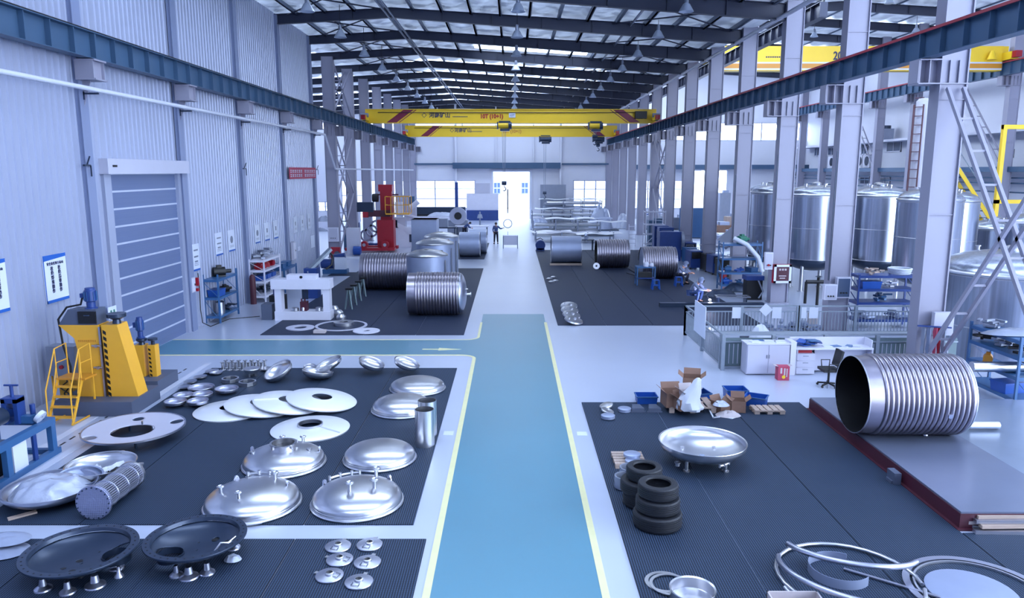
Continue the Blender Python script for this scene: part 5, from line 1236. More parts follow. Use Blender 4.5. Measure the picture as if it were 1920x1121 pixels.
# red column manipulator
p = G(727, 470); t = thing('welding_manipulator', 'tall red column welding manipulator with yellow railed platform', 'machine', (p.x, p.y, 0))
zt = E(727, 346, p.y).z
B().bx(-.5, .5, -.4, .5, zt*.90, zt).build('head', 'red_machine', t); B().bx(-.4, .45, -.3, .4, 1.2, zt*.9).build('column', 'red_machine', t)
B().bx(-.65, .55, -.5, .5, 0.3, 2.3).build('lower_body', 'red_machine', t); B().bx(-.7, .9, .0, .06, zt*.84, zt*.86).build('crossbar', 'maroon', t)
B().bx(-1.3, .4, -.8, -.2, 2.55, 3.0).build('boom_carriage', 'maroon', t); B().bx(-2.0, -.8, -.9, -.3, 2.9, 3.6).build('welding_head', 'dark_steel', t); B().cyl((-.9, -.5, 3.9), (-.5, -.5, 3.9), .3).build('cable_drum', 'black', t)
B().bx(-1.6, -1.2, -.9, -.6, 2.5, 2.9).build('red_slide', 'red_machine', t)
b = B().bx(.1, 1.8, -1.1, .2, 2.72, 2.8); b.build('platform', 'yellow_machine', t)
b = B()
for x in (.1, .5, .95, 1.4, 1.8):
    for y in (-1.1, .2): b.bx(x-.025, x+.025, y-.02, y+.02, 2.8, 4.0)
for z in (3.4, 4.0): b.bx(.1, 1.8, -1.12, -1.08, z-.02, z+.02).bx(.1, 1.8, .18, .22, z-.02, z+.02).bx(.08, .12, -1.1, .2, z-.02, z+.02).bx(1.78, 1.82, -1.1, .2, z-.02, z+.02)
b.build('railing', 'yellow_machine', t)
B().bx(.75, 1.25, -.8, -.3, 2.8, 3.6).build('cabin_box', 'machine_white', t)
B().bx(-2.9, .7, -1.2, -.5, .12, .32).bx(-2.9, .7, .3, .9, .12, .32).build('rail_bogie', 'red_machine', t)
for x in (-1.5, .0): B().cyl((x, -1.25, .55), (x, -.9, .55), .28).build('roller', 'red_machine', t); B().cyl((x, -1.27, .55), (x, -1.25, .55), .12).build('hub', 'steel', t)
t = thing('gas_cylinder', 'blue grey gas cylinder near the column past the wall end', 'gas cylinder', at(650, 468)); B().lathe([(0, 0), (.2, 0), (.2, 1.6), (.12, 1.75), (0, 1.8)], 16).build('bottle', 'rail_blue', t)
t = thing('control_cabinet', 'white upright cabinet with blue blower at the second free column', 'cabinet', at(663, 478)); B().bx(-.4, .5, -.3, .3, 0, 1.9).build('body', 'machine_white', t); B().cyl((.1, -.4, .35), (.6, -.4, .35), .3).build('blower', 'blue_bin', t)
t = thing('control_cabinet', 'white box cabinet raised beside the red manipulator', 'cabinet', at(664, 446)); B().bx(-.7, .6, -.3, .3, 1.4, 2.9).bx(-.6, .5, -.2, .2, 0, 1.4).build('body', 'machine_white', t)
t = thing('wire_feeder', 'blue framed wire feeding unit with round coils beside the manipulator', 'machine', at(695, 463))
for k in range(3): B().lathe([(.35, -.05), (.5, -.05), (.5, .05), (.35, .05), (.35, -.05)], 20, Matrix.Rotation(PI/2, 4, 'X'), (-.3+.4*k, 0, .9+.35*k)).build('coil', 'steel_satin', t)
B().bx(-.9, .9, -.3, .3, 0, .3).bx(-.9, -.8, -.3, .3, .3, 1.9).bx(.8, .9, -.3, .3, .3, 1.9).build('frame', 'blue_dark', t)
t = thing('milling_machine', 'white machining unit with pipes behind the red manipulator', 'machine', at(758, 462))
B().bx(-1.2, 1.3, -.6, .6, 0, 1.5).build('base', 'machine_white', t); B().bx(-.9, .2, -.5, .3, 1.5, 2.3).bx(.2, 1.0, -.3, .3, 2.0, 3.2).build('column', 'cabinet_grey', t)
B().bar((-.7, -.5, 1.9), (.6, -.5, 1.2), .3).cyl((.6, -.3, 3.0), (1.2, -.3, 3.5), .2).cyl((-.2, -.3, 2.6), (1.3, -.3, 2.2), .1).build('spindle', 'machine_white', t); B().bx(-1.0, -.4, -.65, -.6, 1.5, 2.1).bx(.5, 1.1, -.65, -.6, .4, 1.0).build('panel', 'dark_steel', t)
# plate cylinder box and machines behind
p = G(799, 500); zt = E(799, 410, p.y).z
t = thing('steel_casing', 'large square pale steel casing standing behind the upright tanks', 'steel casing', (p.x, p.y, 0)); wd_ = 46*MPP(p)/2
B().bx(-wd_, wd_, -.8, .8, 0, zt).build('body', 'steel_dull', t); B().bx(-wd_-.02, wd_+.02, -.82, .82, zt-.05, zt).build('rim', 'grey_metal', t)
t = thing('cutting_table', 'long dark topped cutting machine under the end windows', 'machine', (E(820, 400, 84).x, 84, 0)); L_ = 6.6
B().bx(-3.2, 3.2, -1.7, 1.0, 0, .9).build('bed', 'machine_white', t); B().bx(-3.0, 3.2, -1.0, -.5, 1.1, 1.9).build('gantry', 'dark_steel', t)
tag(crumple(1.6, .3, .4, 21, 'plastic_film', 'plastic_film', (t.location.x+.6, 82.65, .91), 12), 'white plastic covering heaped along the cutting machine', 'plastic film')
B().bx(-3.2, 3.2, -1.0, -.9, .9, 1.1).build('edge_rail', 'black', t)
B().bx(-2.9, -2.3, -1.6, -1.1, .9, 3.1).build('tower', 'rail_blue', t); B().bx(2.1, 2.4, -.9, -.6, 1.9, 4.6).build('spindle', 'blue_dark', t)
t = thing('turning_machine', 'pale machine with round chuck behind the plain cylinders', 'machine', at(860, 438)); B().bx(-1.0, .9, -.6, .6, 0, 1.3).build('base', 'grey_metal', t)
B().lathe([(.35, -.2), (.8, -.2), (.8, .2), (.35, .2), (.35, -.2)], 28, Matrix.Rotation(PI/2, 4, 'X'), (0, -.6, 1.7)).build('chuck', 'steel_satin', t); B().cyl((0, -.7, 1.7), (0, -.5, 1.7), .35).build('bore', 'black', t)
t = thing('work_bench', 'grey bench with tools behind the pale steel casing', 'bench', at(836, 452)); B().bx(-1.1, .9, -.5, .5, 1.1, 1.2).bx(-1.0, -.9, -.4, .4, 0, 1.1).bx(.75, .85, -.4, .4, 0, 1.1).build('frame', 'dark_steel', t); B().bx(-1.0, .2, -.4, .3, 1.2, 1.9).build('machine_case', 'grey_metal', t)
t = thing('notice_board', 'pale notice board with dark base beside the open door', 'notice board', (E(905, 405, 90).x, 90, 0)); B().bx(-1.9, 1.9, -.1, .1, 1.2, 3.2).build('board', 'machine_white', t); B().bx(-1.9, 1.9, -.3, .3, 0, 1.2).build('base', 'blue_dark', t); B().bx(-.9, .9, -.12, .12, 3.2, 4.4).build('top_board', 'cabinet_grey', t)
t = thing('safety_cone_stand', 'slim pale post stand with round base near the open door', 'post stand', at(900, 425)); B().cyl((0, 0, 0), (0, 0, 1.6), .08).cyl((0, 0, .9), (0, 0, 1.3), .3, .2).build('post', 'grey_metal', t)
t = thing('white_table', 'white sheeted table near the turning machine', 'table', at(890, 440)); B().bx(-1.8, 1.3, -.5, .5, .75, .85).build('table_top', 'machine_white', t); B().bx(-1.7, -1.6, -.4, .4, 0, .75).bx(1.1, 1.2, -.4, .4, 0, .75).build('leg', 'dark_steel', t)
t = thing('ladder_frame', 'thin steel A frame stand behind the upright tanks', 'stand', at(784, 474)); B().bar((-.5, 0, 0), (-.1, 0, 2.2), .06).bar((.5, 0, 0), (.1, 0, 2.2), .06).bar((-.3, 0, 1.1), (.3, 0, 1.1), .05).bx(-.2, .2, -.1, .1, 2.2, 2.5).build('frame', 'grey_metal', t)
# white board at far left bay
t = thing('scrap_pile', 'grey pile of mixed metal parts beyond the wall end', 'scrap pile', at(608, 432)); 
o = crumple(1.3, .9, 1.3, 31, 'parts', 'grey_metal', (0, 0, 0), 12); o.parent = t; B().bx(-1.0, 1.0, -.8, -.2, 0, .9).build('crate', 'machine_white', t)
t = tag(B().bx(-1.6, 1.6, -.5, .5, 0, .08).build('steel_sheets', 'white_plate', loc=at(672, 484)), 'white floor sheets stacked low near the free column', 'sheet stack')
# pushcart and ring near worker
p = G(957, 466); t = thing('trolley_table', 'pale framed trolley table standing in the bright walkway', 'trolley', (p.x, p.y, 0)); MP = MPP(p)
hw = 13.5*MP
for x in (-hw, hw):
    for y in (0, .9): B().bx(x-.03, x+.03, y-.03, y+.03, 0, .95).build('leg', 'fence_grey', t)
B().bx(-hw, hw, 0, .9, .93, .96).build('table_top', 'machine_white', t); B().bx(-hw, hw, 0, .9, .33, .4).build('shelf', 'machine_white', t); B().bx(-hw, hw, -.03, 0, .28, .36).bx(-hw, hw, -.03, 0, .92, .98).bx(-hw+.04, hw-.04, -.02, 0, .36, .92).build('front_panel', 'machine_white', t)

# ------------------------------------------------------------------ far stock racks on the tank side of the door
def sheet_rack(px0, px1, py, levels, label, depth=2.0, dz=.35, z0=.3):
    a = G(px0, py); c = G(px1, py); w = c.x-a.x; t = thing('stock_rack', label, 'stock rack', ((a.x+c.x)/2, a.y+depth/2, 0))
    for x in (-w/2, -w/6, w/6, w/2):
        for y in (-depth/2, depth/2): B().bx(x-.05, x+.05, y-.05, y+.05, 0, z0+levels*dz).build('post', 'grey_metal', t)
    for k in range(levels): B().bx(-w/2, w/2, -depth/2, depth/2, z0+k*dz-.05, z0+k*dz).build('shelf', 'fence_grey', t)
    return t, w
def stack_sheets(parent_loc, w, z, label, n=4, m='white_plate', depth=1.9):
    b = B(); r_ = random.Random(label)
    for k in range(n): dx = r_.uniform(-.15, .15); b.bx(-w/2+dx, w/2+dx, -depth/2+r_.uniform(0, .1), depth/2, k*.04, k*.04+.025)
    return tag(b.build('steel_sheets', m, loc=(parent_loc[0], parent_loc[1], z)), label, 'sheet stack')
t, w = sheet_rack(1000, 1125, 441, 2, 'low stock rack with white sheet metal closest to the walkway worker', 2.4, .5, .35)
for k in range(2): stack_sheets(t.location, w*.98, .35+.5*k, 'white sheet stack on the low stock rack, %s shelf' % ORD[k])
t, w = sheet_rack(1005, 1150, 455, 1, 'lowest flat stock rack behind the smooth steel cylinder', 2.2, .3, .55)
stack_sheets(t.location, w, .55, 'bright sheets on the lowest flat stock rack', 5)
t, w = sheet_rack(998, 1110, 426, 3, 'middle stock rack piled with pale sheet metal', 2.4, .45, .35)
for k in range(3): stack_sheets(t.location, w*.98, .35+.45*k, 'pale sheet stack on the middle stock rack, %s shelf up' % ORD[k], 3, 'steel_dull' if k == 1 else 'white_plate')
t, w = sheet_rack(1020, 1128, 415, 5, 'tall stock rack of pipes and sheets below the end window', 2.0, .42, .35)
for k in range(5): stack_sheets(t.location, w*.98, .35+.42*k, 'sheets and tubes on the tall stock rack, %s shelf up' % ORD[k], 3, ('steel_dull', 'steel_satin', 'white_plate')[k % 3])
tp = t.location
for i in range(4): tag(B().cyl((-w*.45, 0, 0), (w*.45, 0, 0), .14, seg=12).build('steel_pipe', 'steel', loc=(tp.x, tp.y-.7+.32*i, 2.17)), 'long shiny pipe on top of the tall stock rack, %s from the front' % ORD[i], 'pipe')
p = G(1012, 430); tag(crumple(1.0, .8, 1.2, 41, 'scrap_heap', 'film_grey', (p.x, p.y, 0.02), 12), 'grey heap of sacking at the walkway end of the stock racks', 'scrap heap')
p = G(1126, 431); t = thing('wrapped_bundle', 'tall crumpled silver wrapped bundle beside the stock racks', 'wrapped bundle', (p.x, p.y, 0)); o = crumple(1.25, 1.0, 2.1, 43, 'wrap', 'film_grey', (0, 0, .1), 14); o.parent = t; B().bx(-1.5, 1.7, -1.0, 1.0, 0, .1).build('base_board', 'dark_steel', t)
p = G(1168, 428); tag(crumple(.8, .8, 1.4, 44, 'wrapped_bundle', 'plastic_film', (p.x, p.y, 0.02), 12), 'round pale plastic bundle between the far columns', 'wrapped bundle')
p = G(1012, 412); t = thing('glass_pallet', 'grey screen panel standing behind the stock racks', 'panel', (E(1036, 380, 91.6).x, 91.6, 0)); B().bx(-1.5, 1.6, -.1, .1, 1.2, 4.2).bx(-1.4, -1.3, -.4, .4, 0, 1.2).bx(1.3, 1.4, -.4, .4, 0, 1.2).build('screen', 'grey_metal', t)
p = G(1185, 462); t = thing('step_ladder', 'pale step ladder leaning near the far columns', 'step ladder', (p.x, p.y, 0))
B().bar((-.25, 0, 0), (-.2, .5, 1.7), .05).bar((.25, 0, 0), (.3, .5, 1.7), .05).build('rails', 'machine_white', t)
for i in range(5): B().box((.02, .06+.1*i, .25+.32*i), (.5, .15, .04)).build('step', 'machine_white', t)
p = G(1013, 470); t = thing('blue_gas_unit', 'dark blue rounded welding unit at the walkway mat corner', 'welding unit', (p.x, p.y, 0)); B().cyl((0, -.25, .42), (0, .35, .42), .36, seg=20).bx(-.3, .3, -.25, .3, 0, .2).build('body', 'blue_dark', t); B().tube([(-.3, 0, .8), (0, 0, .95), (.2, 0, .8)], .03, 6).build('handle', 'black', t)
p = G(1098, 470); t = thing('steel_table', 'small steel work table with vice behind the smooth cylinder', 'table', (p.x, p.y, 0)); B().bx(-.5, .6, -.4, .4, .8, .86).build('table_top', 'dark_steel', t)
for x in (-.42, .5):
    for y in (-.3, .3): B().bx(x-.03, x+.03, y-.03, y+.03, 0, .8).build('leg', 'dark_steel', t)
B().bx(-.1, .15, -.1, .2, .86, 1.1).cyl((.0, -.1, 1.05), (.0, .2, 1.2), .08).build('vice', 'steel_dull', t)
r_ = random.Random(5)
for i, (px, py, w, d, z, m) in enumerate(((1035, 452, 3.4, 1.6, .72, 'white_plate'), (1075, 455, 4.2, 1.5, .76, 'steel_satin'), (1125, 457, 3.8, 1.4, .74, 'white_plate'), (1030, 439, 3.0, 1.8, 1.42, 'steel_satin'), (1070, 441, 4.6, 1.6, 1.47, 'white_plate'),
        (1110, 440, 4.0, 1.7, 1.44, 'steel_dull'), (1040, 425, 4.2, 1.8, 1.86, 'white_plate'), (1085, 426, 4.6, 1.6, 1.9, 'steel_satin'), (1050, 414, 5.0, 1.5, 2.50, 'white_plate'), (1100, 414, 4.2, 1.5, 2.55, 'steel_dull'), (1140, 447, 3.4, 1.3, 1.4, 'white_plate'))):
    p = G(px, py); b = B(); n = 8; rows = []; ph = r_.uniform(0, 6)
    for k in range(n+1): x = (k/n-.5)*w; zz = .05*math.sin(k*1.3+ph); rows.append([(x, -d/2, zz), (x, d/2, zz+.03), (x, d/2, zz+.045), (x, -d/2, zz+.015)])
    b.loft(rows); tag(b.build('loose_sheet', m, loc=(p.x, p.y+1.0, z), rz=r_.uniform(-.12, .12)), 'loose bent metal sheet thrown over the stock racks, %s in the heap' % ORD[i], 'metal sheet', 'loose sheets on the racks')
# small flanges on the welding mat
for i, (px, py) in enumerate(((1030, 524), (1038, 521), (1034, 530), (1042, 528))):
    tag(B().lathe([(0, 0), (.16, 0), (.17, .05), (.1, .1), (0, .11)], 18).build('steel_flange', 'steel', loc=at(px, py, .02)), 'small shiny flange on the far mat near its edge, %s of the four' % ORD[i], 'flange')
for i in range(4):
    px, py = (1067, 1068, 1071, 1075)[i], (575, 583, 592, 602)[i]; p = G(px, py, .12)
    t = thing('pump_casting', 'polished round casting overlapping in the row at the mat corner, %s from the back' % ORD[i], 'casting', (p.x, p.y, .10), group='row of castings', rot=(.28, 0, .3*i)); t.scale = (1.12, 1.12, 1.2)
    B().lathe([(0, 0), (.28, 0), (.33, .04), (.31, .08), (.15, .11), (0, .1)], 28).build('body', 'steel', t); B().cyl((.05, 0, .1), (.05, 0, .16), .07).cyl((-.15, .1, .08), (-.15, .1, .14), .03, seg=8).build('boss', 'steel', t)
p = G(1118, 505, 0); tag(B().lathe([(.06, -.04), (.2, -.04), (.2, .04), (.06, .04), (.06, -.04)], 20, Matrix.Rotation(1.2, 4, 'X'), (0, 0, .18)).build('steel_flange', 'steel', loc=(p.x, p.y, .02)), 'shiny flange standing on edge before the open ribbed shell', 'flange')
# ================================================================== WELDING BAY, FENCE, DESKS, TANK BAY
def table_stool(px, py, label, w=.3, hh=.45, m='blue_paint', top=None, name='stool', cat='stool'):
    p = G(px, py); t = thing(name, label, cat, (p.x, p.y, MT))
    for sx in (-1, 1):
        for sy in (-1, 1): B().bar((sx*w*.5, sy*w*.5, 0), (sx*w*.38, sy*w*.38, hh), .045).build('leg', m, t)
    B().bx(-w*.42, w*.42, -w*.42, w*.42, hh-.03, hh).build('seat', m, t)
    B().bx(-w*.46, w*.46, -w*.44, -w*.40, hh*.4, hh*.48).bx(-w*.46, w*.46, w*.40, w*.44, hh*.4, hh*.48).build('crossbar', m, t); return t
table_stool(1229, 543, 'bright blue plastic stool beside the blue welding table', .36, .48, 'blue_bin')
table_stool(1272, 537, 'bright blue plastic stool behind the nearer welder', .36, .48, 'blue_bin')
p = G(1212, 536); t = thing('welding_table', 'blue steel table with white tools and a lower shelf', 'table', (p.x, p.y, MT))
for x in (-.48, .42):
    for y in (0, .6): B().bx(x-.03, x+.03, y-.03, y+.03, 0, .95).build('leg', 'blue_paint', t)
B().bx(-.52, .46, -.05, .65, .9, .96).build('table_top', 'blue_paint', t); B().bx(-.5, .44, -.03, .6, .35, .4).build('shelf', 'blue_dark', t)
for i, (dx, r) in enumerate(((0, .14), (.28, .11))): tag(B().lathe([(0, 0), (r, 0), (r*1.1, r*.8), (r*.7, r*1.6), (0, r*1.8)], 16).build('rounded_fitting', 'machine_white', loc=(p.x+dx, p.y+.25, .98)), 'white rounded cap on the blue table, %s one' % ORD[i], 'cap')
tag(B().bx(-.4, .3, -.2, .2, 0, .25).build('parts_box', 'black', loc=(p.x, p.y+.3, .42)), 'dark parts box on the shelf under the blue table', 'box')
# people -----------------------------------------------------------
def skin_mesh(J, edges, rad, name, m, parent, sub=2, root=0):
    names = sorted({n for e in edges for n in e}, key=lambda n: list(J).index(n)); idx = {n: i for i, n in enumerate(names)}
    me = bpy.data.meshes.new(name); me.from_pydata([J[n] for n in names], [(idx[a], idx[c]) for a, c in edges], []); me.update()
    o = bpy.data.objects.new(name, me); C.objects.link(o)
    o.modifiers.new('skin', 'SKIN'); me.skin_vertices or None
    for n, i in idx.items():
        r = rad[n]; me.skin_vertices[0].data[i].radius = r if isinstance(r, tuple) else (r, r)
    me.skin_vertices[0].data[0].use_root = True
    s_ = o.modifiers.new('sub', 'SUBSURF'); s_.levels = s_.render_levels = sub
    dg = bpy.context.evaluated_depsgraph_get(); dg.update(); nm = bpy.data.meshes.new_from_object(o.evaluated_get(dg))
    bpy.data.objects.remove(o); nm.materials.clear(); nm.materials.append(MATS[m]); nm.shade_smooth()
    q = bpy.data.objects.new(name, nm); C.objects.link(q); q.parent = parent; return q
def person(label, loc, rz_, J, shirt, pants, hat, hatm, scale=1.0):
    t = thing('person', label, 'person', loc, rz_); t.scale = (scale,)*3
    V = {k: Vector(v) for k, v in J.items()}
    rad = dict(pelvis=(.14, .11), waist=(.125, .10), chest=(.15, .11), neck=.055, headb=.075, head=.095, headt=.06, shL=.06, shR=.06, elL=.043, elR=.043, wrL=.03, wrR=.03, haL=.036, haR=.036,
               hipL=.085, hipR=.085, knL=.06, knR=.06, anL=.042, anR=.042, toL=.035, toR=.035)
    E_ = [('pelvis', 'waist'), ('waist', 'chest'), ('chest', 'neck'), ('neck', 'headb'), ('headb', 'head'), ('head', 'headt')]
    for s in 'LR': E_ += [('chest', 'sh'+s), ('sh'+s, 'el'+s), ('el'+s, 'wr'+s), ('wr'+s, 'ha'+s), ('pelvis', 'hip'+s), ('hip'+s, 'kn'+s), ('kn'+s, 'an'+s), ('an'+s, 'to'+s)]
    body = skin_mesh(V, E_, rad, 'body', 'skin', t)
    # fingers and face joined to the body mesh
    b = B(); b.b.from_mesh(body.data)
    for s in 'LR':
        h = V['ha'+s]; d = (h-V['wr'+s]).normalized(); u = d.cross(Vector((0, 1, 0)))
        if u.length < .1: u = d.cross(Vector((1, 0, 0)))
        u.normalize(); nrm = d.cross(u)
        for k, L in enumerate((.062, .075, .08, .072)):
            o_ = h+u*((k-1.5)*.017); b.tube([o_, o_+d*L*.5, o_+d*L*.85+nrm*.012, o_+d*L+nrm*.03], [.0095, .009, .0085, .006], 6)
        b.tube([h-d*.03+u*.03, h+u*.052+d*.0, h+u*.055+d*.03+nrm*.015], [.011, .01, .007], 6)
    hd = V['head']; f = Vector((0, -1, 0)); fw = (V.get('look', hd+f)-hd).normalized(); sd = fw.cross(Vector((0, 0, 1))).normalized()
    b.tube([hd+fw*.085+Vector((0, 0, .02)), hd+fw*.112-Vector((0, 0, .015)), hd+fw*.09-Vector((0, 0, .025))], [.008, .014, .008], 6)
    b.tube([hd+fw*.086-Vector((0, 0, .05))-sd*.022, hd+fw*.094-Vector((0, 0, .05)), hd+fw*.086-Vector((0, 0, .05))+sd*.022], .006, 6)
    for k in (-1, 1): b.lathe([(0, -.012), (.02, -.008), (.028, 0), (.02, .008), (0, .012)], 10, Matrix.Rotation(PI/2, 4, 'Y'), hd+sd*.092*k)
    b.b.to_mesh(body.data); b.b.free(); body.data.shade_smooth()
    for k in (-1, 1): B().lathe([(0, -.008), (.01, -.003), (.01, .003), (0, .008)], 8, c=hd+fw*.09+sd*.032*k+Vector((0, 0, .02))).build('eye', 'ink', t)
    rs = {k: (tuple(x*1.14+.012 for x in v) if isinstance(v, tuple) else v*1.14+.012) for k, v in rad.items()}
    V2 = dict(V)
    for s in 'LR': V2['wr'+s] = V['el'+s].lerp(V['wr'+s], .92); V2['an'+s] = V['kn'+s].lerp(V['an'+s], .95)
    V2['neck'] = V['chest'].lerp(V['neck'], .55); rs['neck'] = .085
    skin_mesh(V2, [('waist', 'pelvis'), ('waist', 'chest'), ('chest', 'neck')]+[e for s in 'LR' for e in (('chest', 'sh'+s), ('sh'+s, 'el'+s), ('el'+s, 'wr'+s))], rs, 'jacket', shirt, t)
    skin_mesh(V2, [e for s in 'LR' for e in (('pelvis', 'hip'+s), ('hip'+s, 'kn'+s), ('kn'+s, 'an'+s))], rs, 'trousers', pants, t)
    b = B()
    for s in 'LR':
        a_, c_ = V['an'+s], V['to'+s]; d = (c_-a_); d.z = 0
        d = d.normalized() if d.length > .01 else Vector((0, -1, 0)); p_ = Vector((a_.x, a_.y, min(a_.z, c_.z)))
        b.tube([p_-d*.07, p_-d*.02, p_+d*.08, p_+d*.17], [.045, .055, .05, .038], 10)
    b.build('shoes', 'black', t)
    if hat == 'helmet': B().lathe([(.135, -.01), (.125, 0), (.12, .05), (.09, .1), (.04, .125), (0, .13)], 24, c=hd+Vector((0, 0, .03))).build('cap', hatm, t)
    elif hat == 'hood':
        B().lathe([(.10, -.14), (.13, -.08), (.135, 0), (.12, .07), (.07, .12), (0, .135)], 24, c=hd).build('hood', hatm, t)
        m = fw.to_track_quat('Z', 'Y').to_matrix().to_4x4(); B().lathe([(.11, .02), (.115, .07), (.09, .13), (0, .15)], 20, m, hd-Vector((0, 0, .03))).build('welding_mask', 'black', t)
    else: B().lathe([(.10, -.06), (.105, 0), (.1, .05), (.06, .1), (0, .115)], 20, c=hd+Vector((0, .012, .01))).build('hair', 'black', t)
    return t
stand = dict(pelvis=(0, 0, .95), waist=(0, 0, 1.1), chest=(0, 0, 1.32), neck=(0, 0, 1.48), headb=(0, -.02, 1.54), head=(0, -.02, 1.62), headt=(0, 0, 1.70), look=(.5, -1, 1.6),
    shL=(.18, 0, 1.40), elL=(.36, -.1, 1.22), wrL=(.56, -.22, 1.28), haL=(.63, -.26, 1.30), shR=(-.18, 0, 1.40), elR=(-.24, .03, 1.13), wrR=(-.2, -.12, .93), haR=(-.19, -.16, .87),
    hipL=(.09, 0, .90), knL=(.12, -.02, .5), anL=(.14, .02, .09), toL=(.16, -.12, .04), hipR=(-.09, 0, .90), knR=(-.12, -.02, .5), anR=(-.14, .02, .09), toR=(-.17, -.12, .04))
p = G(930, 457); person('worker standing in the walkway in blue grey overalls reaching towards a steel ring', (p.x, p.y, 0), 0, stand, 'cloth_blue', 'cloth_dark', 'hair', 'black', 1.0)
bent = dict(stand); bent.update(waist=(.08, -.02, 1.08), chest=(.26, -.04, 1.24), neck=(.38, -.06, 1.33), headb=(.43, -.08, 1.36), head=(.5, -.1, 1.38), headt=(.56, -.1, 1.44), look=(1, -.5, 1.0),
    shL=(.3, -.2, 1.27), elL=(.4, -.24, 1.02), wrL=(.6, -.2, .95), haL=(.67, -.2, .94), shR=(.3, .14, 1.27), elR=(.42, .16, 1.0), wrR=(.6, .12, .94), haR=(.67, .1, .93))
p = G(871, 448); person('worker bending forward over a bench in dark blue overalls', (p.x, p.y, 0), 0, bent, 'cloth_blue', 'cloth_dark', 'hair', 'black', 1.0)
crouch = dict(pelvis=(0, .05, .46), waist=(0, -.02, .60), chest=(0, -.16, .78), neck=(0, -.27, .90), headb=(0, -.31, .94), head=(0, -.36, 1.0), headt=(0, -.37, 1.08), look=(.35, -1, .5),
    shL=(.18, -.18, .82), elL=(.26, -.38, .62), wrL=(.2, -.6, .58), haL=(.18, -.67, .57), shR=(-.18, -.18, .82), elR=(-.24, -.4, .64), wrR=(-.05, -.58, .58), haR=(.0, -.65, .57),
    hipL=(.1, .04, .43), knL=(.2, -.36, .5), anL=(.18, -.26, .09), toL=(.19, -.42, .04), hipR=(-.1, .04, .43), knR=(-.2, -.36, .5), anR=(-.18, -.26, .09), toR=(-.19, -.42, .04))
def arc_light(loc, e, label):
    t = thing('welding_arc', label, 'welding arc', loc); B().lathe([(0, -.035), (.05, -.025), (.06, 0), (.05, .025), (0, .05)], 14).build('spark', 'arc_glow', t)
    B().cyl((0, 0, -.03), (-.12, .16, .18), .018, seg=8).build('torch', 'black', t)
    L = bpy.data.lights.new('arc_lamp', 'POINT'); L.energy = e; L.color = (.62, .66, 1); L.shadow_soft_size = .05; lo = bpy.data.objects.new('arc_lamp', L); C.objects.link(lo); lo.parent = t; lo.location = (0, -.08, .05)
p = G(1276, 534); person('welder crouching on a stool in grey clothes beside the ribbed shell', (p.x, p.y+.3, MT), .7, crouch, 'cloth_grey', 'cloth_dark', 'hood', 'cloth_grey', 1.08)
ar = E(1283, 511, p.y-.1); arc_light(ar, 160, 'bright blue white welding arc beside the farther crouching welder')
p = G(1310, 570); person('welder crouching in pale overalls and cloth hood near the fence corner', (p.x-.2, p.y+.35, MT), .9, crouch, 'cloth_grey', 'cloth_blue', 'hood', 'cloth_grey', 1.05)
ar = E(1331, 562, p.y-.2); arc_light(ar, 120, 'bright blue white welding arc on the frame near the fence')
p = G(1345, 572); t = thing('frame_weldment', 'bright rectangular steel frame being welded behind the fence', 'weldment', (p.x+.3, p.y+.2, .3), rz=-.05)
B().bx(-.3, 1.2, -.02, .03, 0, .05).bx(-.3, 1.2, .5, .55, 0, .05).bx(-.3, -.25, 0, .55, 0, .05).bx(1.15, 1.2, 0, .55, 0, .05).build('tubes', 'steel', t); B().bx(-.2, -.15, 0, .5, -.3, 0).bx(1.0, 1.05, 0, .5, -.3, 0).build('leg', 'dark_steel', t)
tag(B().bx(0, 4.5, -.12, .12, 0, .18).build('steel_beam_stock', 'dark_steel', loc=at(1236, 575, .02)), 'long dark steel section lying on the mat behind the fence', 'steel section')
# worker's ring
p = G(952, 457); tag(B().lathe([(.30, -.06), (.37, -.06), (.37, .06), (.30, .06), (.30, -.06)], 40, Matrix.Rotation(PI/2, 4, 'X')).build('steel_ring', 'steel', loc=(E(952, 419, G(930, 457).y).x, G(930, 457).y-.1, E(952, 419, G(930, 457).y).z)), 'upright polished ring held by the walkway worker', 'ring')
tag(B().cyl((0, 0, 0), (0, 0, 1), .02, seg=6).build('ring_stand', 'grey_metal', loc=(E(952, 419, 60).x, G(930, 457).y-.1, 0)), 'thin stand pole under the polished ring', 'stand')

# fence around the pit
A0 = G(1281, 628); B0 = G(1358, 694); XF = (A0.x+B0.x)/2; yA, yB = A0.y, B0.y; XE = 14.3
def fence(p0, p1, label, post_every, hh=1.08, name='railing', posts=True):
    p0, p1 = Vector(p0), Vector(p1); d = p1-p0; L = d.length; u = d.normalized(); t = thing(name, label, 'railing', p0, math.atan2(d.y, d.x))
    n = max(1, round(L/post_every))
    B().bx(0, L, -.03, .03, hh-.05, hh).bx(0, L, -.02, .02, hh-.24, hh-.2).bx(0, L, -.025, .025, .1, .15).build('rails', 'fence_grey', t)
    for i in range(n+1): B().bx(L*i/n-.05, L*i/n+.05, -.05, .05, 0, hh-.01).build('post', 'fence_grey', t)
    m_ = int(L/.115); k = 0
    for i in range(1, m_):
        if k < 95: B().bx(L*i/m_-.011, L*i/m_+.011, -.011, .011, .15, hh-.22).build('baluster', 'fence_grey', t); k += 1
    return t
fence((XF, yA, 0), (XF, yB, 0), 'steel barrier running away from the corner nearest the walkway', 2.3)
fence((XF, yA, 0), (XF+4.0, yA, 0), 'rear steel barrier of the pit, stretch nearest the walkway', 2.0)
fence((XF+4.06, yA, 0), (XE, yA, 0), 'rear steel barrier of the pit, stretch towards the blue rack', 2.0)
t = thing('barrier_wall', 'low grey green panelled barrier behind the desk and cabinets', 'barrier', (XF, yB+.22, 0))
B().bx(0, 7.0, .0, .3, 1.0, 1.06).build('ledge', 'fence_grey', t); B().bx(0, 7.0, .0, .06, .08, .92).build('panel', 'panel_green', t)
b = B()
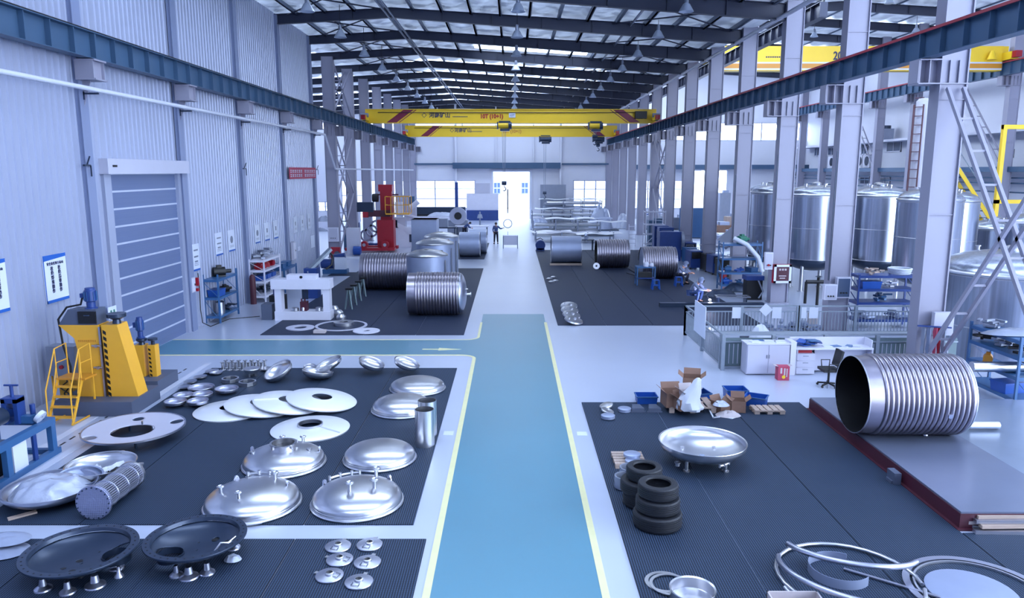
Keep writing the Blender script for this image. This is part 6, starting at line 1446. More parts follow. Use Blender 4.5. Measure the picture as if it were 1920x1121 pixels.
for i in range(52): b.bx(.1+i*.13, .12+i*.13, -.012, .0, .15, .75)
b.build('panel_ribs', 'cabinet_grey', t)
for i in range(5): B().bx(i*1.54-.05, i*1.54+.05, -.07, .05, 0, 1.03).build('post', 'fence_grey', t)
B().bx(0, 7.0, -.06, .02, .0, .08).bx(0, 7.0, -.05, .02, .8, .84).build('rail', 'fence_grey', t)
# white board on side fence, papers on rear fence
a = W(1304, 600, XF-.06); c = W(1322, 600, XF-.06)
tag(B().bx(-.02, .0, min(a.y, c.y)-.1, max(a.y, c.y)+.1, .52, 1.55).build('white_board', 'sign_white', loc=(XF-.06, 0, 0)), 'tall white board fixed on the corner side of the steel barrier', 'board')
for i, (px, w_) in enumerate(((1382, .33), (1457, .33), (1504, .32), (1526, .32))):
    p = E(px, 580, yA-.05); tag(B().bx(-w_/2, w_/2, -.008, 0, 0, .4).build('paper_notice', 'paper', loc=(p.x, yA-.04, .62)), 'white paper notice clipped to the rear barrier, %s from the walkway' % ORD[i], 'notice', 'notices on the rear barrier')
p = E(1436, 580, yA-.05); tag(B().bx(-.17, .17, -.008, 0, -.17, .17).build('paper_notice', 'paper', loc=(p.x, yA-.05, .93), rot=(0, .75, 0)), 'tilted diamond shaped white paper on the rear barrier', 'notice')
# pit content
p = G(1372, 603); t = thing('wrapped_bag', 'white sack bundle on a dark tray inside the barrier', 'sack', (p.x, yA-1.0, .0)); o = crumple(.4, .3, .42, 51, 'sack', 'paper', (0, 0, .1), 10); o.parent = t; B().bx(-.6, .5, -.4, .4, 0, .1).build('tray', 'dark_steel', t)
for i, x in enumerate((XF+3.4, XF+4.3, XF+4.6)): loose('scrap_heap', 'heap of small steel parts on the floor within the barrier, %s along' % ORD[i], 'scrap heap', (x, yA+.7, 0), 'heap', 'steel_dull', 1.7, i)
tag(B().bx(-.15, .15, -.1, .1, 0, .7).build('cardboard_sheet', 'cardboard_light', loc=(XF+4.75, yA+.5, 0)), 'upright pale carton by the column behind the barrier', 'carton')
# cabinets and desk
ca = G(1398, 703); cb_ = G(1478, 703)
t = thing('office_cabinet', 'beige two door office cabinet topped with papers', 'cabinet', (ca.x, ca.y+.0, 0)); wc = cb_.x-ca.x
B().bx(0, wc, 0, .5, .03, .9).build('body', 'cabinet_grey', t); B().bx(-.02, wc+.02, -.02, .52, .9, .93).build('worktop', 'machine_white', t)
for i in range(2):
    d_ = B().bx(.02+i*wc/2, wc/2-.01+i*wc/2, -.015, 0, .06, .88).build('cabinet_door', 'cabinet_grey', t); B().bx(wc/2-.05+i*.07, wc/2-.03+i*.07, -.035, -.015, .5, .6).build('handle', 'grey_metal', d_)
t2 = thing('side_pedestal', 'tall white partition leg between cabinet and drawer unit', 'partition', (cb_.x+.02, ca.y, 0)); B().bx(0, .16, -.02, .5, .0, .98).build('panel', 'machine_white', t2)
for i, (x, y, a) in enumerate(((.3, .25, .2), (.75, .3, -.3), (1.0, .2, .1))): tag(B().box((0, 0, .01), (.3, .22, .02), rz=a).build('paper_pile', 'paper', loc=(ca.x+x, ca.y+y, .93)), 'loose paper pile on the beige cabinet, %s from the walkway' % ORD[i], 'papers')
tag(B().cyl((0, 0, 0), (0, 0, .1), .03).build('cup', 'grey_metal', loc=(ca.x+.98, ca.y+.4, .95)), 'small cup standing on papers over the cabinet', 'cup')
tag(B().box((0, 0, .005), (.3, .2, .01)).build('notebook', 'blue_paint', loc=(ca.x+.45, ca.y+.42, .93)), 'pale blue notebook on the beige cabinet', 'notebook')
dx = cb_.x+.2; dy = ca.y+.02
t = thing('drawer_unit', 'grey three drawer pedestal under the desk end', 'drawer unit', (dx, dy, 0)); B().bx(0, .55, 0, .5, .02, .62).build('body', 'cabinet_grey', t)
for i in range(3): d_ = B().bx(.02, .53, -.015, 0, .04+i*.2, .21+i*.2).build('drawer', 'cabinet_grey', t); B().bx(.2, .35, -.03, -.015, .15+i*.2, .17+i*.2).build('handle', 'grey_metal', d_)
tag(B().bx(-.2, .2, -.12, .12, 0, .08).build('tool_tray', 'red_machine', loc=(dx+.3, dy+.25, .62)), 'small dark red tray of tools on the drawer unit', 'tray')
t = thing('office_desk', 'long white desk with upstand panels and modesty board', 'desk', (dx+.0, dy, 0)); L_ = G(1606, 690).x-dx+.1
B().bx(0, L_, 0, .58, .74, .78).build('desk_top', 'machine_white', t); B().bx(.65, L_-.05, .3, .33, .05, .74).build('modesty_panel', 'cabinet_grey', t); B().bx(0, L_, .55, .58, .78, 1.0).bx(L_-.03, L_, .1, .58, .78, 1.0).build('screen_panel', 'machine_white', t)
for x in (.02, L_-.05): B().bx(x, x+.03, 0, .56, 0, .74).build('leg', 'cabinet_grey', t)
for i, (x, y, a, m) in enumerate(((.15, .45, .2, 'blue_paint'), (.3, .35, .6, 'blue_bin'), (.5, .45, .1, 'blue_paint'), (.42, .3, -.4, 'blue_bin'), (.62, .35, -.2, 'blue_dark'), (.2, .3, .9, 'blue_bin'), (.5, .25, .3, 'blue_paint'))):
    tag(B().box((0, 0, .012), (.34, .24, .024), rz=a).build('blue_folder', m, loc=(dx+.05+x, dy+y, .785+.028*i), rot=(.05*(i % 3), .06*((i+1) % 3), 0)), 'blue folder in the messy pile on the desk, %s from the bottom' % ORD[i], 'folder', 'blue folders on the desk')
for i, (x, m) in enumerate(((1.0, 'paper'), (1.25, 'blue_paint'), (1.55, 'paper'), (1.65, 'blue_paint'), (1.85, 'paper'))):
    if x < L_-.2: tag(B().box((0, 0, .006), (.26, .2, .012), rz=.3*i).build('paper_sheet', m, loc=(dx+x, dy+.3, .78+.002*i)), '%s sheet lying on the desk top, %s from the folder pile' % ('white' if m == 'paper' else 'blue', ORD[i]), 'sheet')
p = G(1466, 711); t = thing('carton', 'red and pink printed carton with open flaps before the cabinets', 'carton', (p.x, p.y, 0))
B().bx(-.16, .16, -.12, .12, 0, .4).build('body', 'red_cloth', t); B().bx(-.1, -.05, -.125, -.12, .2, .36).bx(.0, .04, -.125, -.12, .15, .35).bx(.07, .1, -.125, -.12, .1, .34).build('print', 'cardboard_light', t); B().cyl((0, -.12, .1), (0, -.126, .1), .05).build('badge', 'crane_yellow', t)
B().bar((-.16, 0, .4), (-.25, 0, .42), .22, .006).bar((.16, 0, .4), (.23, 0, .43), .22, .006).build('flap', 'cardboard_light', t)
p = G(1572, 735); t = thing('office_chair', 'black swivel chair half hidden behind the big ribbed shell', 'chair', (p.x-.05, p.y+.55, 0))
for i in range(5): a = 2*PI*i/5; lg = B().bar((0, 0, .1), (.28*math.cos(a), .28*math.sin(a), .07), .04).build('leg', 'black', t); B().cyl((.28*math.cos(a), .28*math.sin(a)-.02, .03), (.28*math.cos(a), .28*math.sin(a)+.02, .03), .03, seg=10).build('caster', 'black', lg)
B().cyl((0, 0, .1), (0, 0, .45), .03).build('gas_lift', 'black', t); B().box((0, 0, .48), (.46, .46, .07)).build('seat', 'black', t); B().box((.22, 0, .8), (.06, .42, .45), rot=Matrix.Rotation(.2, 4, 'Y')).build('backrest', 'black', t)
B().tube([(-.1, -.25, .48), (-.12, -.27, .68), (.12, -.27, .68), (.1, -.25, .48)], .015, 6).tube([(-.1, .25, .48), (-.12, .27, .68), (.12, .27, .68), (.1, .25, .48)], .015, 6).build('armrest', 'black', t)
# pipes lying behind the big shell
def lpipe(px0, px1, py, z, dia, label):
    a = G(px0, py, z); c = G(px1, py, z)
    return tag(B().cyl((0, 0, 0), (c.x-a.x, 0, 0), dia/2, seg=24).build('steel_pipe', 'steel', loc=(a.x, a.y, z)), label, 'pipe')
tag(B().cyl((0, 0, 0), (2.2, 0, 0), .13, seg=24).build('steel_pipe', 'steel', loc=(9.75, 17.2, .13)), 'thick polished pipe on the floor beyond the big ribbed shell', 'pipe') if False else None
lpipe(1835, 1990, 767, .14, .25, 'thick polished pipe on the floor behind the big ribbed shell'); lpipe(1816, 1872, 797, .40, .17, 'short polished pipe poking out low behind the big ribbed shell')
# blue rack beside column
RX_, RY_ = 12.62, 18.6
t = rack('blue rack loaded with tarps and pipes beside the nearest column', (RX_, RY_, 0), PI/2, 2.0, .62, 1.85, (.3, .85, 1.35, 1.75))
lp_ = tag(B().cyl((0, 0, 0), (1.8, 0, 0), .13, seg=24).build('steel_pipe', 'steel', loc=(11.45, 18.05, .85+.15)), 'thick polished pipe resting across the blue rack shelf', 'pipe')
tag(crumple(.85, .34, .13, 61, 'tarp', 'grey_metal', (RX_+.05, RY_-.2, 1.76), 10), 'pale grey tarp draped on top of the blue rack', 'tarp'); bpy.data.objects[-1] if False else None
loose('cable_coil', 'tangle of grey hose on the far end of the blue rack top', 'hose', (RX_-.0, RY_+.7, 1.76), 'heap', 'grey_metal', 1.0)
for i in range(3): loose('tool_heap', 'dark tools on the upper shelf of the blue rack, %s along' % ORD[i], 'tools', (RX_, RY_-.6+.6*i, 1.35), 'heap', 'black' if i != 1 else 'grey_metal', 1.2, i)
loose('plastic_bin', 'flat bright blue bin on the low shelf of the blue rack', 'bin', (RX_, RY_-.3, .3), 'box', 'blue_bin', 1.1, .2); loose('plastic_bin', 'blue bin lid resting on the shelf middle of the blue rack', 'bin', (RX_+.05, RY_-.45, .85), 'box', 'blue_paint', .7, .3)
loose('tool_heap', 'small orange and black tool on the middle blue rack shelf', 'tools', (RX_-.1, RY_+.5, .85), 'motor', 'orange_line', .8, 1)
# near column hangings
t = wallbox(0, 0, .1, .1, 'x y z tmp') if False else None
t = thing('switch_box', 'grey electrical box with warning triangle low on the nearest column', 'electrical box', (11.9, 20.7, 1.45)); B().bx(-.05, .5, -.16, 0, -.2, .45).build('box', 'cabinet_grey', t); B().prism([(.16, .05), (.3, .05), (.23, .17)], 0, .006, Matrix(((1, 0, 0, 0), (0, 0, -1, -.161), (0, 1, 0, 0), (0, 0, 0, 1)))).build('warning_triangle', 'green_plastic', t)
for i, (dx_, m, wd_) in enumerate(((-.25, 'grey_metal', .14), (-.1, 'cloth_grey', .14), (.08, 'red_cloth', .13), (.2, 'red_machine', .1), (.32, 'grey_metal', .12))):
    b = B(); rows = []
    for k in range(9): z = -k*.12; rows.append([(dx_-wd_/2*(1-.04*k)+.01*math.sin(k*2+i), -.02+.02*math.sin(k*1.7), z), (dx_, -.07, z), (dx_+wd_/2*(1-.04*k), -.02, z), (dx_, .04, z)])
    b.loft(rows); tag(b.build('hanging_sling', m, loc=(11.75, 20.42, 1.5)), '%s sling hanging on the nearest column, %s along' % ({'grey_metal': 'grey', 'cloth_grey': 'pale', 'red_cloth': 'pink red', 'red_machine': 'deep red'}[m], ORD[i]), 'sling')
tag(B().bar((11.3, 20.38, 1.56), (12.25, 20.38, 1.5), .04).build('hanging_rail', 'blue_dark'), 'dark rod holding the slings on the nearest column', 'rod')
# boxes on columns
cx_ = XR+.37
colbox(cx_+.05, 26.7, 1.3, .0+.5, .75, 'grey control box with round knobs on the second tank side column', 'cabinet_grey')
colbox(cx_-.45, 26.6, 1.25, .45, .55, 'open switch box beside the second tank side column', 'machine_white')
p = E(1465, 513, 32.6)
t = thing('fire_hose_cabinet', 'red glazed fire hose cabinet in white frame on the third column', 'fire cabinet', (p.x, 32.7, p.z-.4)); B().bx(-.38, .38, -.25, 0, 0, .82).build('box', 'red_machine', t); B().bx(-.38, .38, -.27, -.25, 0, .1).bx(-.38, .38, -.27, -.25, .72, .82).bx(-.38, -.28, -.27, -.25, 0, .82).bx(.28, .38, -.27, -.25, 0, .82).build('frame', 'sign_white', t)
B().bx(-.28, .28, -.26, -.25, .1, .72).build('pane', 'maroon', t); b = B()
for i in range(3): b.bx(-.16+.12*i, -.08+.12*i, -.265, -.26, .56, .64)
b.bx(-.16, .16, -.265, -.26, .3, .34).bx(-.12, .12, -.265, -.26, .2, .24).build('lettering', 'cardboard_light', t)
colbox(E(1440, 500, 32.6).x, 32.7, 1.55, .34, .75, 'pale switch box with red button beside the fire hose cabinet')
tag(B().cyl((0, 0, 0), (0, -.03, 0), .05, seg=12).build('red_button', 'red_machine', loc=(E(1441, 512, 32.4).x, 32.46, 1.75)), 'round red stop button on pale switch box', 'button')
for i, (px, py, Y) in enumerate(((1332, 450, 50.8), (1205, 440, 74.6))): colbox(E(px, py, Y).x, Y, E(px, py+8, Y).z, .7, .7, 'white switch box on a far tank side column, %s of two' % ORD[i])
# rods and thin conduits on columns
for i, (px, Y) in enumerate(((1701-149, 26.7), (1436, 32.7), (1397, 38.7))):
    x = XR-.03; tag(B().cyl((x, Y+.1, 1.9), (x, Y+.1, 6.5 if i != 2 else 5.6), .02, seg=6).build('conduit', 'dark_steel'), 'thin vertical conduit on the %s tank side column' % ORD[i+1], 'conduit', 'column conduits')
# working clutter along the column row behind welders -------------------------------
def welder_box(px, py, label, m='blue_dark', s=1.0, k='w'):
    p = G(px, py); t = thing('welding_machine', label, 'welding machine', (p.x, p.y, 0), rz=.1)
    B().bx(-.28*s, .28*s, -.4*s, .4*s, .1, .85*s).build('case', m, t); B().bx(-.24*s, .24*s, -.42*s, -.4*s, .5*s, .8*s).build('front_panel', 'black', t)
    B().tube([(-.2*s, 0, .85*s), (-.2*s, 0, .98*s), (.2*s, 0, .98*s), (.2*s, 0, .85*s)], .02, 6).build('handle', 'grey_metal', t)
    for sx in (-1, 1): B().cyl((sx*.22*s, -.3*s, .08), (sx*.28*s, -.3*s, .08), .08, seg=12).build('wheel', 'black', t)
    return t
for i, (px, py, m, s) in enumerate(((1290, 485, 'blue_dark', 1.3), (1292, 494, 'blue_paint', 1.2), (1300, 503, 'blue_dark', 1.3), (1328, 508, 'black', 1.2), (1341, 513, 'blue_dark', 1.3), (1357, 521, 'black', 1.25), (1280, 478, 'black', 1.3), (1369, 512, 'blue_paint', 1.1), (1262, 486, 'dark_steel', 1.1))):
    welder_box(px, py, 'welding machine in the crowded row along the columns, %s in the row' % ORD[i], m, s)
for i, (px, py) in enumerate(((1237, 476), (1226, 468), (1246, 480), (1236, 462))):
    p = G(px, py); t = thing('control_cabinet', 'blue grey equipment cabinet behind the ribbed shell, %s one' % ORD[i], 'cabinet', (p.x, p.y, 0)); B().bx(-.5, .5, -.4, .4, 0, 2.0+.2*(i % 2)).build('body', 'rail_blue' if i % 2 else 'blue_dark', t); B().bx(-.35, .35, -.42, -.4, 1.2, 1.8).build('panel', 'grey_metal', t)
p = G(1228, 474); t = thing('scaffold_tower', 'pale tubular scaffold tower behind the ribbed shell', 'scaffold', (p.x, p.y+.6, 0)); b = B()
for x in (-.7, 0, .7):
    for y in (-.5, .5): b.cyl((x, y, 0), (x, y, 3.0), .035, seg=6)
for z in (.6, 1.3, 2.0, 2.9): b.cyl((-.7, -.5, z), (.7, -.5, z), .03, seg=6).cyl((-.7, .5, z), (.7, .5, z), .03, seg=6).cyl((-.7, -.5, z), (-.7, .5, z), .03, seg=6).cyl((.7, -.5, z), (.7, .5, z), .03, seg=6)
b.cyl((-.7, -.5, .6), (.7, -.5, 2.0), .025, seg=6); b.build('tubes', 'machine_white', t)
p = G(1245, 495); t = thing('sheet_bender', 'upright dark blue sheet folder behind the shell and welders', 'machine', (p.x+.8, p.y+2, 0)); B().bx(-.8, .6, -.4, .4, 0, 1.9).build('body', 'blue_dark', t); B().lathe([(0, -.1), (.6, -.1), (.6, .1), (0, .1)], 24, AX, (.7, 0, 1.3)).build('wheel', 'grey_metal', t)
p = G(1300, 470); t = thing('blue_screen', 'blue folded screen panel near the far columns', 'screen', (p.x, p.y+1, 0)); B().bx(-.9, .9, -.05, .05, .9, 3.1).bx(-.9, -.8, -.3, .3, 0, .9).bx(.8, .9, -.3, .3, 0, .9).build('panel', 'blue_paint', t)
p = G(1348, 490); t = thing('white_bench', 'pale blue bench with tilted white panel among welding machines', 'bench', (p.x, p.y, 0)); B().bx(-1.2, 1.0, -.4, .4, 1.0, 1.08).build('table_top', 'cabinet_grey', t); B().bx(-1.1, -1.0, -.3, .3, 0, 1.0).bx(.8, .9, -.3, .3, 0, 1.0).build('leg', 'blue_dark', t); B().bar((.1, 0, 1.1), (1.0, 0, 1.9), .04, .9).build('panel', 'sign_white', t)
p = G(1356, 530); t = thing('gas_cylinder', 'bright red gas bottle at the foot of the white pole', 'gas cylinder', (p.x, p.y, 0)); B().lathe([(0, 0), (.17, 0), (.17, .62), (.1, .68), (0, .7)], 18).build('bottle', 'red_machine', t)
p = G(1373, 520); tag(B().cyl((0, 0, 0), (0, 0, 2.6), .1, seg=14).cyl((0, 0, 2.6), (.1, 0, 2.75), .08, seg=10).build('white_pole', 'hose_white', loc=(p.x, p.y, 0)), 'stout white vertical pole beside the blue frame', 'pole')
p = G(1400, 545); t = rack('blue frame rack full of blue parts beside the white pole', (p.x-.3, p.y+.4, 0), .0, 1.9, .8, 2.4, (.3, .9, 1.6, 2.3))
tag(B().tube([(p.x-.8, p.y-.1, 2.6), (p.x-.2, p.y-.3, 2.3), (p.x+.35, p.y-.35, 1.7), (p.x+.6, p.y-.35, 1.0)], .11, 12).build('white_duct', 'hose_white'), 'white flexible duct sloping down across the blue frame rack', 'duct')
for i in range(6): loose('blue_part', 'blue machine part on the blue frame rack, %s piece' % ORD[i], 'blue part', (p.x-.9+.6*(i % 3), p.y+.4, (.3, .9)[i//3]), ('motor', 'heap', 'box')[i % 3], 'blue_paint' if i % 2 else 'blue_bin', .9, i)
loose('green_part', 'green and black machine part atop the blue frame rack', 'machine part', (p.x-.2, p.y+.4, 2.3), 'motor', 'green_plastic', 1.3, .5)
p = G(1412, 560); t = thing('welding_machine', 'black machine with blue cover standing before third column', 'welding machine', (p.x, p.y, 0)); B().bx(-.4, .3, -.3, .3, 0, .9).build('case', 'black', t); B().bx(-.45, .35, -.35, .35, .9, 1.1).build('cover', 'blue_dark', t); B().tube([(.1, -.3, .9), (.3, -.4, .4), (.1, -.45, .1)], .04, 8).build('hose', 'grey_metal', t)
for i, (px, py) in enumerate(((1384, 545), (1350, 555))): tag(crumple(.8, .5, .3, 70+i, 'scrap_heap', 'dark_steel', (G(px, py).x, G(px, py).y, .02), 10), 'low dark heap of cables and scrap on the welding mat, %s one' % ORD[i], 'scrap heap')
tag(B().tube([at(1180, 505, .03), at(1192, 512, .04), at(1205, 508, .03), at(1215, 512, .03), at(1196, 518, .04), at(1175, 512, .03)], .03, 6).build('hose', 'black'), 'black hose looped on the mat before ribbed shell', 'hose')
p = Vector((E(1518, 570, 30.5).x, 27.3, 0)); t = thing('valve_stand', 'dark pipe stand with valves behind the rear barrier', 'stand', (p.x+.3, p.y+3.2, 0)); B().cyl((0, 0, 0), (0, 0, 1.5), .06).cyl((-.5, 0, 1.3), (.3, 0, 1.3), .08).cyl((-.5, 0, 1.3), (-.5, 0, .4), .06).build('pipes', 'black', t); B().lathe([(.1, 0), (.15, .02), (.1, .04)], 16, c=(0, 0, 1.5)).build('hand_wheel', 'dark_steel', t)
# blue shelf unit behind barrier
p = G(1640, 640); RX2, RY2 = E(1655, 560, 27.6).x, 27.7
t = rack('wide blue shelf unit with hose and bins beyond the rear barrier', (RX2, RY2, 0), 0, 2.15, .8, 2.05, (.35, 1.0, 1.5, 2.0), 'blue_dark')
loose('plastic_bin', 'bright blue bin with white label on wide shelf unit', 'bin', (RX2-.55, RY2-.1, 1.5), 'box', 'blue_bin', 1.1)
loose('hose_coil', 'pale hose coil lying on top of the wide blue shelf unit', 'hose', (RX2+.6, RY2, 2.0), 'coil', 'hose_white', 1.6); loose('folded_cloth', 'yellowish folded cloth on the wide blue shelf unit', 'cloth', (RX2-.3, RY2, 2.0), 'heap', 'wood', 1.0)
loose('scrap_heap', 'heap of bright bolts on the wide blue shelf unit', 'scrap heap', (RX2+.15, RY2, 1.5), 'heap', 'steel', 1.1)
for i in range(3): loose('scrap_heap', 'steel parts on the lower shelves of the wide blue unit, %s heap' % ORD[i], 'scrap heap', (RX2-.6+.6*i, RY2, .35+.65*(i % 2)), 'heap', 'blue_paint' if i == 1 else 'steel_dull', 1.3, i)
# tanks ------------------------------------------------------------
def big_tank(x, y, D, z0, hh, label, legs=4, fit=True, dome_h=None):
    R = D/2; t = thing('storage_tank', label, 'tank', (x, y, 0)); dh = dome_h or R*.36
    B().lathe([(R, z0), (R, z0+hh)], 96).build('shell', 'steel_tank', t, sharp=60)
    for z in (z0+.02, z0+hh*.5, z0+hh): B().lathe([(R, z-.02), (R+.012, z-.01), (R+.012, z+.01), (R, z+.02)], 80).build('weld_band', 'steel', t)
    pr = [(R, z0+hh)]+[(R*math.cos(PI/2*i/14) if i < 14 else 0, z0+hh+.1+dh*math.sin(PI/2*i/14)) for i in range(15)]
    B().lathe(pr, 80).build('top_head', 'steel_tank', t, sharp=60)
    B().lathe([(R+.015, z0+hh+.05), (R+.05, z0+hh+.1), (R-.03, z0+hh+.16)], 80).build('rim_coil', 'steel', t)
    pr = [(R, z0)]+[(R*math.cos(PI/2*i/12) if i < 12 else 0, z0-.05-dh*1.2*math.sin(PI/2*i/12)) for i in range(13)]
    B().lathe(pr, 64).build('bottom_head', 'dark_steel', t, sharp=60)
    for i in range(legs):
        a = PI/4+2*PI*i/legs; lx, ly = R*.82*math.cos(a), R*.82*math.sin(a)
        lg = B().cyl((lx, ly, .02), (lx, ly, z0-.05), .09, seg=14).build('leg', 'steel', t); B().cyl((lx, ly, 0), (lx, ly, .03), .16, seg=14).build('foot_plate', 'steel', lg)
    if fit:
        zt = z0+hh+.1+dh
        B().lathe([(.2, -.06), (.22, .08), (.24, .12), (.1, .18), (0, .19)], 24, c=(0, 0, zt-.04)).build('manway', 'steel', t)
        for k, a in enumerate((.5, 2.0, 3.6, 4.9)): B().cyl((R*.55*math.cos(a), R*.55*math.sin(a), zt-.3), (R*.55*math.cos(a), R*.55*math.sin(a), zt+.02), .05, seg=10).cyl((R*.55*math.cos(a), R*.55*math.sin(a), zt+.02), (R*.55*math.cos(a), R*.55*math.sin(a), zt+.05), .08, seg=12).build('top_nozzle', 'steel', t)
    return t
def tk(pxc, wpx, py_rim, py_bot, zc, label, **k):
    Y = (zc-1.5*0)/cP; mp = zc/F; zr = H-(py_rim-321)*zc/(F/cP); zb = H-(py_bot-321)*zc/(F/cP); Y = (zc-(H-zr)*sP)/cP
    return big_tank((pxc-960)*mp, Y, wpx*mp, zb, zr-zb, label, **k)
tk(1453, 86, 364, 480, 40.5, 'tall polished tank partly behind the third column from the welders')
tk(1446, 84, 362, 470, 45.5, 'polished tank seen as a sliver behind the leftmost tall tank')
tk(1530, 98, 368, 486, 36.6, 'tall polished tank between two columns above the fire hose cabinet')
tk(1651, 97, 370, 488, 36.8, 'tall polished tank above the wide blue shelf unit')
tk(1645, 90, 366, 470, 42.8, 'polished tank hidden mostly behind the tank over the blue shelf unit')
tk(1744, 112, 378, 512, 32.0, 'tall polished tank half hidden by the nearest column')
tk(1778, 104, 380, 520, 35.2, 'pale polished tank emerging behind the nearest column with blue pipe')
tk(1893, 236, 512, 700, 18.4*1.25, 'wide polished tank close behind the lattice brace', dome_h=.62)
t = tk(1866, 84, 430, 520, 38.0, 'smaller pale tank with pipes on top behind the brace')
t = tk(1938, 92, 420, 530, 34.6, 'smaller pale tank cut by the picture edge')
tag(B().tube([(E(1828, 430, 36).x, 36, 3.9), (E(1828, 430, 36).x, 36, 1.0)], .12, 10).build('blue_pipe', 'blue_dark'), 'dark blue vertical pipe between two pale tanks', 'pipe')
# neighbour bay background
def ew(px0, py0, px1, py1, label, name='side_window'):
    a = W(px0, (py0+py1)/2, 35.9); c = W(px1, (py0+py1)/2, 35.9); zt = W((px0+px1)/2, py0, 35.9).z; zb = W((px0+px1)/2, py1, 35.9).z
    t = thing(name, label, 'window', (35.95, (a.y+c.y)/2, zb), kind='structure'); w = abs(a.y-c.y)
    B().bx(-.06, .05, -w/2, -w/2+.1, 0, zt-zb).bx(-.06, .05, w/2-.1, w/2, 0, zt-zb).bx(-.06, .05, -w/2, w/2, 0, .1).bx(-.06, .05, -w/2, w/2, zt-zb-.1, zt-zb).bx(-.06, .05, -.05, .05, 0, zt-zb).build('window_frame', 'machine_white', t)
    B().bx(-.03, .02, -w/2, w/2, 0, zt-zb).build('window_pane', 'glass_dark', t)
for i, r_ in enumerate(((1662, 264, 1689, 285), (1615, 268, 1626, 290), (1527, 275, 1538, 293), (1552, 276, 1566, 292), (1758, 262, 1790, 285), (1612, 331, 1630, 346), (1648, 331, 1668, 349), (1722, 322, 1745, 348))):
    ew(*r_, 'dark window in the pale side wall behind the tanks, %s of the scattered set' % ORD[i])
tag(B().bx(33.2, 35.9, 48, 92, 5.75, 6.1).build('mezzanine_beam', 'rail_blue'), 'long blue grey mezzanine floor edge behind the tanks', 'mezzanine', kind='structure')
t = thing('mezzanine_pipes', 'pair of thin grey pipes running below the mezzanine edge', 'pipes', (33.66, 0, 0)); 
for z in (5.35, 5.0, 4.4): B().cyl((0, 40, z), (0, 91, z), .05, seg=8).build('pipe', 'rail_blue', t)
for i, px in enumerate((1547, 1561, 1614, 1627)):
    a = W(px, 302, 35.2); t = thing('air_conditioner', 'white outdoor air conditioner on the mezzanine, %s of four' % ORD[i], 'air conditioner', (35.3, a.y, 6.1), group='air conditioners'); B().bx(-.3, .3, -.8, .8, .05, 1.3).build('case', 'machine_white', t); B().cyl((-.31, -.2, .7), (-.33, -.2, .7), .45, seg=20).build('fan_grille', 'dark_steel', t)
a = W(1663, 250, 35); t = thing('roof_fan_unit', 'grey ventilation unit high on the side wall ledge', 'ventilation unit', (34.8, a.y, a.z-.6)); B().bx(-.5, .5, -.7, .7, 0, 1.0).build('case', 'grey_metal', t); B().cyl((0, 0, 1.0), (0, 0, 1.3), .5, seg=20).build('fan', 'dark_steel', t)
S(B().bx(34.2, 35.95, 48, 92, E(1660, 258, 66).z-.2, E(1660, 258, 66).z), 'wall_ledge', 'machine_white', 'pale ledge along the upper side wall', 'ledge')
# silo with ladder
a = E(1722, 320, 44); t = thing('silo', 'tall pale narrow silo with brown ladder behind nearest column', 'silo', (a.x, 44, 0)); zt = E(1722, 190, 44).z
B().cyl((0, 0, .3), (0, 0, zt), .42, seg=28).build('shell', 'cabinet_grey', t); B().lathe([(.42, zt), (.3, zt+.15), (0, zt+.2)], 28).build('cap', 'cabinet_grey', t); B().tube([(.2, -.2, zt), (.2, -.2, zt+.4), (.8, -.2, zt+.4), (.8, -.2, zt-2)], .06, 8).build('pipe', 'grey_metal', t)
b = B().bar((-.62, -.1, 0), (-.62, -.1, zt-.2), .08).bar((-.3, -.5, 0), (-.3, -.5, zt-.2), .06)
for i in range(20): b.bar((-.62, -.1, .4+i*.5), (-.3, -.5, .4+i*.5), .04)
b.build('ladder', 'maroon', t); B().cyl((0, 0, 0), (0, 0, .3), .3).build('foot', 'grey_metal', t)
# yellow stair and frame
a = E(1796, 285, 46); c = E(1846, 352, 46); t = thing('steel_staircase', 'yellow sided steel staircase descending behind the lattice brace', 'staircase', (0, 46, 0))
for y in (0, 1.0): B().bar((a.x-.9, y, a.z+.4), (c.x+1.8, y, 1.2), .06, .22).build('stringer', 'crane_yellow', t)
n = 14
for i in range(n): u = i/n; B().box(((a.x-.9)+(c.x+1.8-a.x+.9)*u, .5, (a.z+.4)+(1.2-a.z-.4)*u), (.32, 1.0, .04)).build('tread', 'dark_steel', t)
B().tube([(a.x-.9, 0, a.z+1.4), (c.x+1.8, 0, 2.2)], .03, 6).tube([(a.x-.9, 1, a.z+1.4), (c.x+1.8, 1, 2.2)], .03, 6).build('handrail', 'fence_grey', t)
B().bx(c.x+1.6, c.x+2.0, -.05, 1.05, 0, 1.2).build('foot', 'dark_steel', t)
a = E(1866, 400, 40); t = thing('yellow_portal', 'yellow painted gate frame behind the lattice brace', 'frame', (a.x, 40, 0)); zt = E(1866, 234, 40).z
[B().bx(x, x+.2, -.1, .1, 0, zt).build('post', 'crane_yellow', t) for x in (-.1, 4.6)]; B().bx(-.1, 4.8, -.12, .12, zt-.22, zt).bx(-.1, 4.8, -.1, .1, E(1866, 378, 40).z-.1, E(1866, 378, 40).z+.1).build('beam', 'crane_yellow', t)
a = W(1893, 275, 34.4); t = thing('office_screen', 'dark screen and seat on the mezzanine near picture edge', 'screen', (a.x, a.y, 6.1)); B().bx(-.05, .05, -.5, .5, .6, 1.2).bx(-.03, .03, -.05, .05, 0, .6).build('panel', 'black', t)
